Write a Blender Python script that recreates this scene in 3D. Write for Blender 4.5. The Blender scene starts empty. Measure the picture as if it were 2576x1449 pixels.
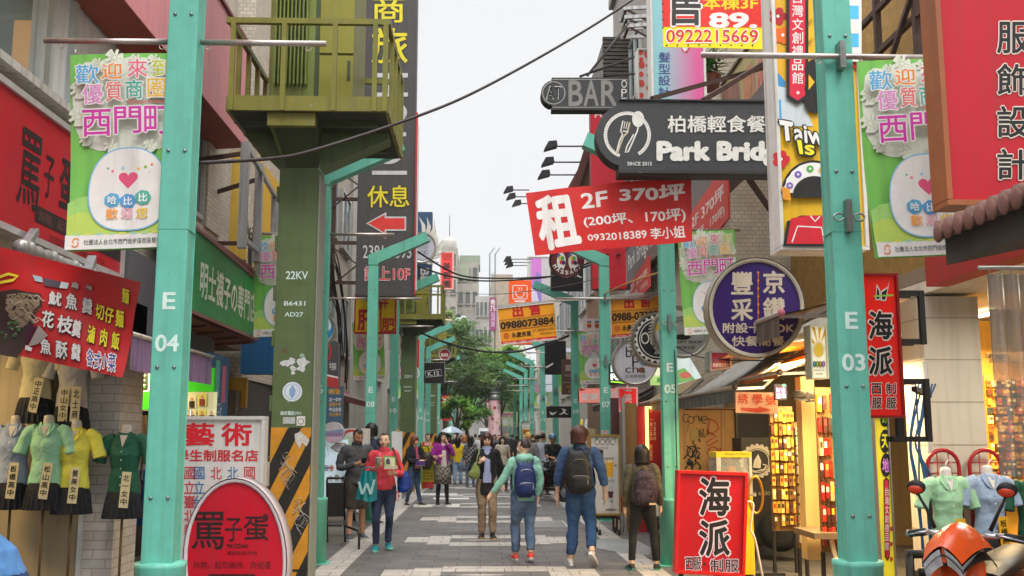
import bpy, bmesh, math, random
from math import sin, cos, pi, radians as R, sqrt, atan2
from mathutils import Vector as V, Matrix, noise
random.seed(11)
SC = bpy.context.scene
COL = SC.collection
# ------------------------------------------------------------------ camera
FPX, CZ = 2530.0, 1.65            # focal length in px of a 2576 px wide picture; eye height
PITCH, YAW = math.atan(370 / FPX), math.atan(78 / FPX)
fw = V((sin(YAW) * cos(PITCH), cos(YAW) * cos(PITCH), sin(PITCH)))
rt = V((cos(YAW), -sin(YAW), 0))
up = rt.cross(fw)
cam_d = bpy.data.cameras.new('camera')
cam = bpy.data.objects.new('camera', cam_d)
COL.objects.link(cam)
cam_d.sensor_width = 36
cam_d.lens = 36 * FPX / 2576
cam_d.clip_start, cam_d.clip_end = 0.05, 2000
cam.matrix_world = Matrix(((rt.x, up.x, -fw.x, 0), (rt.y, up.y, -fw.y, 0), (rt.z, up.z, -fw.z, CZ), (0, 0, 0, 1)))
SC.camera = cam
# ------------------------------------------------------------------ sky, sun, exposure
SUN_EL, SUN_AZ = R(52), R(168)
world = bpy.data.worlds.new('World')
SC.world = world
world.use_nodes = True
wn, wl = world.node_tree.nodes, world.node_tree.links
wn.clear()
w_out = wn.new('ShaderNodeOutputWorld')
w_bg = wn.new('ShaderNodeBackground')
w_sky = wn.new('ShaderNodeTexSky')
w_sky.sky_type = 'NISHITA'
w_sky.sun_disc = False
w_sky.sun_elevation = SUN_EL
w_sky.sun_rotation = SUN_AZ
w_hsv = wn.new('ShaderNodeHueSaturation')
w_hsv.inputs['Saturation'].default_value = 0.12
w_tc = wn.new('ShaderNodeTexCoord')
w_sep = wn.new('ShaderNodeSeparateXYZ')
w_ramp = wn.new('ShaderNodeValToRGB')       # overcast deck: brightest overhead
w_no = wn.new('ShaderNodeTexNoise')
w_no.inputs['Scale'].default_value = 2.2
w_no.inputs['Detail'].default_value = 5
w_mr = wn.new('ShaderNodeMapRange')
w_mr.inputs['To Min'].default_value, w_mr.inputs['To Max'].default_value = 0.90, 1.07
w_mul = wn.new('ShaderNodeMixRGB'); w_mul.blend_type = 'MULTIPLY'; w_mul.inputs[0].default_value = 1
w_mix = wn.new('ShaderNodeMixRGB'); w_mix.inputs[0].default_value = 0.9
wl.new(w_sky.outputs[0], w_hsv.inputs['Color'])
wl.new(w_tc.outputs['Generated'], w_sep.inputs[0])
wl.new(w_sep.outputs['Z'], w_ramp.inputs[0])
wl.new(w_tc.outputs['Generated'], w_no.inputs['Vector'])
wl.new(w_no.outputs[0], w_mr.inputs[0])
wl.new(w_ramp.outputs[0], w_mul.inputs[1])
wl.new(w_mr.outputs[0], w_mul.inputs[2])
wl.new(w_hsv.outputs[0], w_mix.inputs[1])
w_sc = wn.new('ShaderNodeVectorMath'); w_sc.operation = 'SCALE'; w_sc.inputs['Scale'].default_value = 44.0
wl.new(w_mul.outputs[0], w_sc.inputs[0])
wl.new(w_sc.outputs[0], w_mix.inputs[2])
wl.new(w_mix.outputs[0], w_bg.inputs['Color'])
wl.new(w_bg.outputs[0], w_out.inputs['Surface'])
w_bg.inputs['Strength'].default_value = 0.1
cr = w_ramp.color_ramp
cr.elements[0].position = 0.42; cr.elements[0].color = (0.207, 0.209, 0.212, 1)
cr.elements[1].position = 0.85; cr.elements[1].color = (1.0, 1.0, 1.0, 1)
sd = bpy.data.lights.new('sun', 'SUN')
sd.energy, sd.angle, sd.color = 1.4, R(20), (1, 0.97, 0.93)
sun = bpy.data.objects.new('sun', sd)
COL.objects.link(sun)
sdir = V((sin(SUN_AZ) * cos(SUN_EL), cos(SUN_AZ) * cos(SUN_EL), sin(SUN_EL)))
sun.rotation_euler = sdir.to_track_quat('Z', 'Y').to_euler()
sun.location = sdir * 60
SC.view_settings.view_transform = 'Standard'
SC.view_settings.look = 'None'
SC.view_settings.gamma = 1
SC.view_settings.use_curve_mapping = False
SC.view_settings.exposure = 0.1
try:
 SC.cycles.max_bounces = 6; SC.cycles.diffuse_bounces = 3; SC.cycles.glossy_bounces = 3
 SC.cycles.transmission_bounces = 4; SC.cycles.transparent_max_bounces = 8
 SC.cycles.use_denoising = True; SC.cycles.caustics_reflective = False; SC.cycles.caustics_refractive = False
except Exception:
 pass

# ------------------------------------------------------------------ pixel of the 2576 x 1449 picture -> ray -> real plane
def ray(u, v):
 return fw + rt * ((u - 1288) / FPX) + up * ((724.5 - v) / FPX)
CAM = V((0, 0, CZ))
def hy(u, v, Y):
 d = ray(u, v); return CAM + d * (Y / d.y)
def hx(u, v, X):
 d = ray(u, v); return CAM + d * (X / d.x)
def hz(u, v, Z=0.0):
 d = ray(u, v); return CAM + d * ((Z - CZ) / d.z)
class Plane:
 def __init__(s, p, n): s.p, s.n = V(p), V(n).normalized()
 def hit(s, u, v, off=0.0):
  d = ray(u, v); t = (s.p - CAM).dot(s.n) / d.dot(s.n)
  return CAM + d * t + s.n * off
def PY(y): return Plane((0, y, 0), (0, -1, 0))
def PX(x): return Plane((x, 0, 0), (1 if x < 0 else -1, 0, 0))

# ------------------------------------------------------------------ materials
def lin(h):
 if isinstance(h, tuple): return h
 c = [int(h[i:i + 2], 16) / 255 for i in (0, 2, 4)]
 return tuple(x / 12.92 if x <= .04045 else ((x + .055) / 1.055) ** 2.4 for x in c)
_mats = {}
def mat(h, rough=.55, var=.10, scale=5.0, metal=0.0, em=0.0, bump=0.0, kind='', h2=None, alpha=1.0, spec=.32):
 key = (h, rough, var, scale, metal, em, bump, kind, h2, alpha, spec)
 if key in _mats: return _mats[key]
 m = bpy.data.materials.new((kind or 'paint') + '_' + (h if isinstance(h, str) else 'c'))
 m.use_nodes = True
 nt = m.node_tree; N, L = nt.nodes, nt.links
 b = N['Principled BSDF']
 c = lin(h)
 b.inputs['Roughness'].default_value = rough
 b.inputs['Metallic'].default_value = metal
 b.inputs['Specular IOR Level'].default_value = spec
 tc = N.new('ShaderNodeTexCoord')
 n1 = N.new('ShaderNodeTexNoise'); n1.inputs['Scale'].default_value = scale; n1.inputs['Detail'].default_value = 6
 n1.inputs['Roughness'].default_value = .65
 L.new(tc.outputs['Object'], n1.inputs['Vector'])
 mp = N.new('ShaderNodeMapRange')
 mp.inputs['From Min'].default_value, mp.inputs['From Max'].default_value = .3, .7
 mp.inputs['To Min'].default_value, mp.inputs['To Max'].default_value = 1 - var, 1 + var * .5
 L.new(n1.outputs[0], mp.inputs[0])
 mul = N.new('ShaderNodeMixRGB'); mul.blend_type = 'MULTIPLY'; mul.inputs[0].default_value = 1
 mul.inputs[1].default_value = (*c, 1)
 L.new(mp.outputs[0], mul.inputs[2])
 col = mul.outputs[0]
 def mix2(fac, other):
  x = N.new('ShaderNodeMixRGB'); L.new(fac, x.inputs[0]); L.new(col, x.inputs[1]); x.inputs[2].default_value = (*lin(other), 1)
  return x.outputs[0]
 def ramp(src, a, b_):
  x = N.new('ShaderNodeMapRange'); x.inputs['From Min'].default_value, x.inputs['From Max'].default_value = a, b_
  L.new(src, x.inputs[0]); return x.outputs[0]
 hgt = n1.outputs[0]
 if kind == 'streak':            # rain streaks and dirt running down
  mpg = N.new('ShaderNodeMapping'); mpg.inputs['Scale'].default_value = (9, 9, .55)
  L.new(tc.outputs['Object'], mpg.inputs[0])
  n2 = N.new('ShaderNodeTexNoise'); n2.inputs['Scale'].default_value = 1.6; n2.inputs['Detail'].default_value = 5
  L.new(mpg.outputs[0], n2.inputs['Vector'])
  col = mix2(ramp(n2.outputs[0], .52, .82), h2 or '4a443c')
 elif kind == '' or kind == 'worn':
  mpg = N.new('ShaderNodeMapping'); mpg.inputs['Scale'].default_value = (11, 11, .7)
  L.new(tc.outputs['Object'], mpg.inputs[0])
  n2 = N.new('ShaderNodeTexNoise'); n2.inputs['Scale'].default_value = 1.3; n2.inputs['Detail'].default_value = 6
  L.new(mpg.outputs[0], n2.inputs['Vector'])
  col = mix2(ramp(n2.outputs[0], .50, 1.15 if kind == '' else .95), tuple(q * .45 + .03 for q in c))
  if kind == 'worn':
   n2 = N.new('ShaderNodeTexNoise'); n2.inputs['Scale'].default_value = 9; n2.inputs['Detail'].default_value = 9; n2.inputs['Roughness'].default_value = .75
   L.new(tc.outputs['Object'], n2.inputs['Vector']); col = mix2(ramp(n2.outputs[0], .655, .67), h2)
 elif kind == 'chip':            # paint worn off in spots
  n2 = N.new('ShaderNodeTexNoise'); n2.inputs['Scale'].default_value = scale * 1.3; n2.inputs['Detail'].default_value = 8
  n2.inputs['Roughness'].default_value = .7
  L.new(tc.outputs['Object'], n2.inputs['Vector'])
  col = mix2(ramp(n2.outputs[0], .66, .70), h2 or '8f9299')
 elif kind in ('brick', 'tile', 'paver'):
  br = N.new('ShaderNodeTexBrick')
  br.inputs['Color1'].default_value = (1, 1, 1, 1); br.inputs['Color2'].default_value = (.82, .82, .82, 1)
  br.inputs['Mortar'].default_value = (.35, .34, .33, 1)
  if kind == 'tile': br.inputs['Scale'].default_value, br.inputs['Brick Width'].default_value, br.inputs['Row Height'].default_value, br.inputs['Mortar Size'].default_value = 1, .11, .065, .006; br.inputs['Mortar'].default_value = (.6, .58, .55, 1)
  if kind == 'brick': br.inputs['Scale'].default_value, br.inputs['Brick Width'].default_value, br.inputs['Row Height'].default_value, br.inputs['Mortar Size'].default_value = 1, .24, .085, .006; br.inputs['Mortar'].default_value = (.62, .6, .58, 1)
  if kind == 'paver': br.inputs['Scale'].default_value, br.inputs['Brick Width'].default_value, br.inputs['Row Height'].default_value, br.inputs['Mortar Size'].default_value = 1, .6, .3, .008; br.inputs['Mortar'].default_value = (.3, .29, .28, 1)
  geo = N.new('ShaderNodeNewGeometry')
  if kind == 'paver':
   L.new(geo.outputs['Position'], br.inputs['Vector'])
  else:                       # bricks follow the wall: horizontal run + height
   s1 = N.new('ShaderNodeSeparateXYZ'); L.new(geo.outputs['Position'], s1.inputs[0])
   ad = N.new('ShaderNodeMath'); ad.operation = 'ADD'; L.new(s1.outputs[0], ad.inputs[0]); L.new(s1.outputs[1], ad.inputs[1])
   cb = N.new('ShaderNodeCombineXYZ'); L.new(ad.outputs[0], cb.inputs[0]); L.new(s1.outputs[2], cb.inputs[1])
   L.new(cb.outputs[0], br.inputs['Vector'])
  m2 = N.new('ShaderNodeMixRGB'); m2.blend_type = 'MULTIPLY'; m2.inputs[0].default_value = 1
  L.new(col, m2.inputs[1]); L.new(br.outputs['Color'], m2.inputs[2]); col = m2.outputs[0]
  n3 = N.new('ShaderNodeTexNoise'); n3.inputs['Scale'].default_value = .9; n3.inputs['Detail'].default_value = 7
  L.new(geo.outputs['Position'], n3.inputs['Vector'])
  col = mix2(ramp(n3.outputs[0], .55, .85), h2 or '5a5046')
  if kind == 'paver':         # damp patches and grime change the sheen
   n5 = N.new('ShaderNodeTexNoise'); n5.inputs['Scale'].default_value = 26; n5.inputs['Detail'].default_value = 2; L.new(geo.outputs['Position'], n5.inputs['Vector'])
   col = mix2(ramp(n5.outputs[0], .65, .7), '3c3835'); col = mix2(ramp(n5.outputs[0], .29, .25), '8f8983')
   rr = N.new('ShaderNodeMapRange'); rr.inputs['From Min'].default_value, rr.inputs['From Max'].default_value = .35, .65
   rr.inputs['To Min'].default_value, rr.inputs['To Max'].default_value = rough - .14, rough + .15
   L.new(n3.outputs[0], rr.inputs[0]); L.new(rr.outputs[0], b.inputs['Roughness'])
 elif kind == 'gradx' or kind == 'gradz':      # printed colour blend across a sign
  sp = N.new('ShaderNodeSeparateXYZ'); L.new(tc.outputs['Generated'], sp.inputs[0])
  col = mix2(ramp(sp.outputs[0 if kind == 'gradx' else 2], .2, .85), h2)
 elif kind == 'plaid':
  ck = N.new('ShaderNodeTexChecker'); ck.inputs['Scale'].default_value = scale * 3
  ck.inputs[1].default_value = (*c, 1); ck.inputs[2].default_value = (*lin(h2), 1)
  L.new(tc.outputs['Object'], ck.inputs['Vector']); col = ck.outputs[0]
 elif kind == 'denim':
  n2 = N.new('ShaderNodeTexNoise'); n2.inputs['Scale'].default_value = 4; L.new(tc.outputs['Object'], n2.inputs['Vector'])
  col = mix2(ramp(n2.outputs[0], .45, .8), h2 or '7d93ad')
 elif kind == 'dots':
  vo = N.new('ShaderNodeTexVoronoi'); vo.inputs['Scale'].default_value = scale * 6
  L.new(tc.outputs['Object'], vo.inputs['Vector'])
  col = mix2(ramp(vo.outputs['Distance'], .28, .16), h2)
 elif kind == 'hair':            # strands
  mpg = N.new('ShaderNodeMapping'); mpg.inputs['Scale'].default_value = (70, 70, 7); L.new(tc.outputs['Object'], mpg.inputs[0])
  n2 = N.new('ShaderNodeTexNoise'); n2.inputs['Scale'].default_value = 1; n2.inputs['Detail'].default_value = 3; L.new(mpg.outputs[0], n2.inputs['Vector'])
  x = N.new('ShaderNodeMixRGB'); L.new(ramp(n2.outputs[0], .35, .7), x.inputs[0]); L.new(col, x.inputs[1]); x.inputs[2].default_value = (*[q * 2.0 + .004 for q in c], 1); col = x.outputs[0]; hgt = n2.outputs[0]
 elif kind == 'corr':            # corrugated sheet
  wv = N.new('ShaderNodeTexWave'); wv.inputs['Scale'].default_value = scale; wv.bands_direction = 'X' if h2 != 'Z' else 'Z'
  L.new(tc.outputs['Object'], wv.inputs['Vector']); hgt = wv.outputs['Fac']
 L.new(col, b.inputs['Base Color'])
 if em:
  b.inputs['Emission Strength'].default_value = em
  L.new(col, b.inputs['Emission Color'])
 if bump:
  bp = N.new('ShaderNodeBump'); bp.inputs['Strength'].default_value = bump; bp.inputs['Distance'].default_value = .02
  L.new(hgt, bp.inputs['Height']); L.new(bp.outputs[0], b.inputs['Normal'])
 if kind == 'cloth' or kind == 'denim' or kind == 'plaid' or kind == 'dots':
  b.inputs['Sheen Weight'].default_value = .03
  n4 = N.new('ShaderNodeTexNoise'); n4.inputs['Scale'].default_value = 7; n4.inputs['Detail'].default_value = 3; n4.inputs['Distortion'].default_value = 1.2
  L.new(tc.outputs['Object'], n4.inputs['Vector'])
  bp = N.new('ShaderNodeBump'); bp.inputs['Strength'].default_value = .55; bp.inputs['Distance'].default_value = .03
  L.new(n4.outputs[0], bp.inputs['Height']); L.new(bp.outputs[0], b.inputs['Normal'])
 if kind == 'leaf':
  tr = N.new('ShaderNodeBsdfTranslucent'); L.new(col, tr.inputs[0]); ms = N.new('ShaderNodeMixShader'); ms.inputs[0].default_value = .45
  L.new(b.outputs[0], ms.inputs[1]); L.new(tr.outputs[0], ms.inputs[2]); L.new(ms.outputs[0], N['Material Output'].inputs[0])
 if alpha < 1:
  b.inputs['Alpha'].default_value = alpha
 _mats[key] = m
 return m
def glass(h='9fb0b4', rough=.05, alpha=.35):
 return mat(h, rough=rough, var=.05, alpha=alpha, kind='glass', spec=1.0)
def asmat(m): return mat(m) if isinstance(m, (str, tuple)) else m

# ------------------------------------------------------------------ text as flat meshes
_tc = {}
def glyph(s, off=0.0):
 """(verts (x, y, copy), faces) scaled to the unit square; heavy weights are shifted copies, each on its own thin layer"""
 k = (s, off)
 if k in _tc: return _tc[k]
 cu = bpy.data.curves.new('t', 'FONT'); cu.body = s; cu.size = 1; cu.offset = 0; cu.resolution_u = 3
 ob = bpy.data.objects.new('t', cu)
 me = ob.to_mesh()
 vs = [(v.co.x, v.co.y, 0) for v in me.vertices]
 fs = [tuple(p.vertices) for p in me.polygons]
 ob.to_mesh_clear(); bpy.data.objects.remove(ob); bpy.data.curves.remove(cu)
 if off > .004 and vs:
  d = off * .8; b0, f0, n0 = vs, fs, len(vs); vs, fs = [], []
  nq = 4 if off < .02 else 7
  for q in range(nq):
   dx, dy = d * cos(q * 2 * pi / nq + .5), d * sin(q * 2 * pi / nq + .5)
   fs += [tuple(i + len(vs) for i in f) for f in f0]; vs += [(x + dx, y + dy, q) for x, y, _ in b0]
 if vs:
  x0, x1 = min(p[0] for p in vs), max(p[0] for p in vs); y0, y1 = min(p[1] for p in vs), max(p[1] for p in vs)
  if s in '一' : y0, y1 = y0 - .35, y1 + .35
  w, h_ = max(x1 - x0, 1e-5), max(y1 - y0, 1e-5)
  vs = [((x - x0) / w, (y - y0) / h_, q * 1e-5) for x, y, q in vs]
 _tc[k] = (vs, fs)
 return _tc[k]

# ------------------------------------------------------------------ mesh builder
class MB:
 def __init__(s): s.v, s.f, s.m, s.mats, s.sm = [], [], [], [], []
 def mi(s, m):
  m = asmat(m)
  if m not in s.mats: s.mats.append(m)
  return s.mats.index(m)
 def add(s, vs, fs, m, smooth=False):
  o = len(s.v); i = s.mi(m)
  s.v += [V(p) for p in vs]
  for f in fs: s.f.append(tuple(o + k for k in f)); s.m.append(i); s.sm.append(smooth)
  return s
 def box(s, x0, x1, y0, y1, z0, z1, m):
  vs = [(x, y, z) for z in (z0, z1) for y in (y0, y1) for x in (x0, x1)]
  return s.add(vs, [(0, 2, 3, 1), (4, 5, 7, 6), (0, 1, 5, 4), (2, 6, 7, 3), (1, 3, 7, 5), (0, 4, 6, 2)], m)
 def prism(s, poly, ext, m, mside=None):
  poly = [V(p) for p in poly]; n = len(poly); ext = V(ext)
  s.add(poly, [tuple(range(n))], m)
  s.add([p + ext for p in poly], [tuple(reversed(range(n)))], mside or m)
  s.add(poly + [p + ext for p in poly], [(i, i + n, (i + 1) % n + n, (i + 1) % n) for i in range(n)], mside or m)
  return s
 def bar(s, p, q, w, h, m, upv=(0, 0, 1)):
  p, q = V(p), V(q); d = (q - p).normalized(); u_ = V(upv)
  if abs(d.dot(u_)) > .95: u_ = V((0, 1, 0))
  a = d.cross(u_).normalized(); b = a.cross(d)
  c = [a * w / 2 + b * h / 2, -a * w / 2 + b * h / 2, -a * w / 2 - b * h / 2, a * w / 2 - b * h / 2]
  return s.add([p + k for k in c] + [q + k for k in c], [(0, 1, 2, 3), (7, 6, 5, 4), (0, 4, 5, 1), (1, 5, 6, 2), (2, 6, 7, 3), (3, 7, 4, 0)], m)
 def tube(s, pts, r, m, n=8, caps=True):
  pts = [V(p) for p in pts]; k = len(pts)
  rs = r if isinstance(r, (list, tuple)) else [r] * k
  vs = []; ref = V((0, 0, 1))
  d0 = (pts[1] - pts[0]).normalized()
  if abs(d0.z) > .9: ref = V((0, 1, 0))
  for i, p in enumerate(pts):
   d = (pts[min(i + 1, k - 1)] - pts[max(i - 1, 0)]).normalized()
   a = d.cross(ref); a = a.normalized() if a.length > 1e-4 else V((1, 0, 0)); b = a.cross(d)
   ref = -(b) if b.dot(ref) < 0 else b
   for j in range(n):
    t = 2 * pi * j / n
    vs.append(p + a * cos(t) * rs[i] + ref * sin(t) * rs[i])
  fs = [(i * n + j, i * n + (j + 1) % n, (i + 1) * n + (j + 1) % n, (i + 1) * n + j) for i in range(k - 1) for j in range(n)]
  if caps: fs += [tuple(range(n - 1, -1, -1)), tuple((k - 1) * n + j for j in range(n))]
  return s.add(vs, fs, m, True)
 def lathe(s, prof, base, m, n=20, axis=(0, 0, 1), caps=True):
  ax = V(axis).normalized(); a = ax.orthogonal().normalized(); b = ax.cross(a); base = V(base)
  vs = [base + ax * h + (a * cos(2 * pi * j / n) + b * sin(2 * pi * j / n)) * r for r, h in prof for j in range(n)]
  k = len(prof)
  fs = [(i * n + j, i * n + (j + 1) % n, (i + 1) * n + (j + 1) % n, (i + 1) * n + j) for i in range(k - 1) for j in range(n)]
  if caps: fs += [tuple(range(n - 1, -1, -1)), tuple((k - 1) * n + j for j in range(n))]
  return s.add(vs, fs, m, True)
 def ball(s, c, r, m, n=12, k=8):
  c = V(c); r = V(r) if not isinstance(r, (int, float)) else V((r, r, r))
  vs = [c + V((r.x * sin(pi * i / k) * cos(2 * pi * j / n), r.y * sin(pi * i / k) * sin(2 * pi * j / n), r.z * cos(pi * i / k))) for i in range(k + 1) for j in range(n)]
  fs = [(i * n + j, (i + 1) * n + j, (i + 1) * n + (j + 1) % n, i * n + (j + 1) % n) for i in range(k) for j in range(n)]
  return s.add(vs, fs, m, True)
 def grid(s, fn, nu, nv, m, smooth=True):
  vs = [fn(i / nu, j / nv) for j in range(nv + 1) for i in range(nu + 1)]
  w = nu + 1
  return s.add(vs, [(j * w + i, j * w + i + 1, (j + 1) * w + i + 1, (j + 1) * w + i) for j in range(nv) for i in range(nu)], m, smooth)
 def text(s, st, fn, m, bold=.0):
  """glyphs of st laid out by fn(a, b) with a, b in 0..1"""
  vs, fs = glyph(st, bold)
  return s.add([fn(a, b) for a, b, _ in vs], fs, m)
 def build(s, name, parent=None, origin=None, bevel=0, subdiv=0, local=False):
  if parent is not None and not local: o = ORG[parent.name]
  elif local: o = V((0, 0, 0))
  else:
   if origin is None:
    xs = [p.x for p in s.v]; ys = [p.y for p in s.v]
    origin = V(((min(xs) + max(xs)) / 2, (min(ys) + max(ys)) / 2, min(p.z for p in s.v)))
   o = V(origin)
  me = bpy.data.meshes.new(name)
  me.from_pydata([p - o for p in s.v], [], s.f)
  for m in s.mats: me.materials.append(m)
  me.polygons.foreach_set('material_index', s.m)
  me.polygons.foreach_set('use_smooth', s.sm)
  me.update()
  ob = bpy.data.objects.new(name, me); COL.objects.link(ob)
  ORG[ob.name] = o
  if parent is not None: ob.parent = parent
  elif not local: ob.location = o
  if bevel:
   b = ob.modifiers.new('bevel', 'BEVEL'); b.width = bevel; b.segments = 2; b.limit_method = 'ANGLE'; b.angle_limit = R(40)
  if subdiv:
   b = ob.modifiers.new('sub', 'SUBSURF'); b.levels = b.render_levels = subdiv
  return ob
ORG = {}
def tag(o, label=None, cat=None, group=None, kind=None):
 for k, v_ in (('label', label), ('category', cat), ('group', group), ('kind', kind)):
  if v_: o[k] = v_
 return o
def thing(name, label, cat, loc=(0, 0, 0), rz=0, group=None):
 o = bpy.data.objects.new(name, None); COL.objects.link(o)
 o.location = loc; o.rotation_euler = (0, 0, rz); o.empty_display_size = .1
 ORG[o.name] = V(loc)
 return tag(o, label, cat, group)
def copy_tree(o, parent=None):
 c = o.copy(); COL.objects.link(c); ORG[c.name] = ORG.get(o.name, V((0, 0, 0)))
 if parent is not None: c.parent = parent
 for ch in list(o.children): copy_tree(ch, c)
 return c

# ------------------------------------------------------------------ signs
def lerp(a, b, t): return a + (b - a) * t
def sign(name, label, cat, pl, shape, base, items=(), t=.12, frame=None, side=None, group=None, warp=None, seg=0, back=None, parent=None):
 """A sign whose outline and lettering are measured on the photograph and put on one real plane pl."""
 n = pl.n
 W = (lambda p: p + n * warp(p)) if warp else (lambda p: p)
 if shape[0] == 'c':
  _, u, v, ru, rv = shape
  poly = [(u + ru * cos(2 * pi * k / 40), v - rv * sin(2 * pi * k / 40)) for k in range(40)]
  pw = [pl.hit(*p) for p in poly]
 elif shape[0] == 'w':
  pw = [V(p) for p in shape[1]]
 elif isinstance(shape[0], (int, float)):
  u0, v0, u1, v1 = shape
  if abs(n.y) > .7:       # upright rectangle facing the street's end
   um, vm = (u0 + u1) / 2, (v0 + v1) / 2
   xa, xb, zt, zb = pl.hit(u0, vm), pl.hit(u1, vm), pl.hit(um, v0).z, pl.hit(um, v1).z
   pw = [V((xa.x, xa.y, zt)), V((xb.x, xb.y, zt)), V((xb.x, xb.y, zb)), V((xa.x, xa.y, zb))]
  else:
   a, b = pl.hit(u0, v0), pl.hit(u1, v1)
   pw = [a, V((b.x, b.y, a.z)), b, V((a.x, a.y, b.z))]
 else:
  pw = [pl.hit(*p) for p in shape]
 cen = sum(pw, V()) / len(pw)
 th = parent or thing(name, label, cat, V((cen.x, cen.y, min(p.z for p in pw))), group=group)
 P = MB()
 if seg and len(pw) == 4:    # a cloth sheet
  P.grid(lambda a, b: W(lerp(lerp(pw[0], pw[1], a), lerp(pw[3], pw[2], a), b)), seg, seg, base)
  P.grid(lambda a, b: W(lerp(lerp(pw[0], pw[1], a), lerp(pw[3], pw[2], a), b)) - n * .006, seg, seg, back or base)
 else:
  P.prism(pw, -n * t, base, side or base)
 P.build('cloth' if seg else 'panel', th, bevel=0)
 if frame:
  fm, fwid = frame[0], frame[1]
  Fm = MB(); k = len(pw)
  if k > 10:
   ring = []
   for p in pw:
    d = (p - cen).normalized(); ring += [p + d * .002 + n * .02, p - d * fwid + n * .02, p - d * fwid - n * .004, p + d * .012 - n * (t + .003), p + d * .012 + n * .02]
   Fm.add(ring, [(i * 5 + j, i * 5 + j + 1, ((i + 1) % k) * 5 + j + 1, ((i + 1) % k) * 5 + j) for i in range(k) for j in range(4)], fm, True)
  else:
   for i in range(k):
    p, q = pw[i], pw[(i + 1) % k]; e = (q - p).normalized()
    inn = n.cross(e); inn = inn if inn.dot(cen - p) > 0 else -inn
    dd = fwid / 2
    ext = e * (fwid if i % 2 == 0 else -.0015)
    ext2 = ext if i % 2 == 0 else e * (-.0015)
    Fm.bar(p - (e * .004 if i % 2 == 0 else -e * fwid) + inn * (dd - .004) - n * (t / 2 - .012), q + (e * .004 if i % 2 == 0 else -e * fwid) + inn * (dd - .004) - n * (t / 2 - .012), fwid if abs(e.dot(V((0, 0, 1)))) > .5 else t + .03, t + .03 if abs(e.dot(V((0, 0, 1)))) > .5 else fwid, fm, upv=(0, 0, 1) if abs(e.z) < .5 else tuple(n))
  Fm.build('frame', th)
 if items:
  Lm = MB(); lay = [0]
  marks(Lm, pl, items, W, pw, lay)
  if Lm.v: Lm.build('lettering', th)
 return th
def fine(vs, fs, m, Lm, W, mx=.06):
 """split long faces so flat artwork follows a moving cloth"""
 bm = bmesh.new()
 bv = [bm.verts.new(p) for p in vs]
 for f in fs:
  try: bm.faces.new([bv[i] for i in f])
  except ValueError: pass
 bmesh.ops.triangulate(bm, faces=bm.faces[:])
 for _ in range(6):
  es = [e for e in bm.edges if e.calc_length() > mx]
  if not es: break
  bmesh.ops.subdivide_edges(bm, edges=es, cuts=1)
  bmesh.ops.triangulate(bm, faces=bm.faces[:])
 bm.verts.index_update()
 Lm.add([W(v.co.copy()) for v in bm.verts], [[v.index for v in f.verts] for f in bm.faces], m)
 bm.free()
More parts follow.
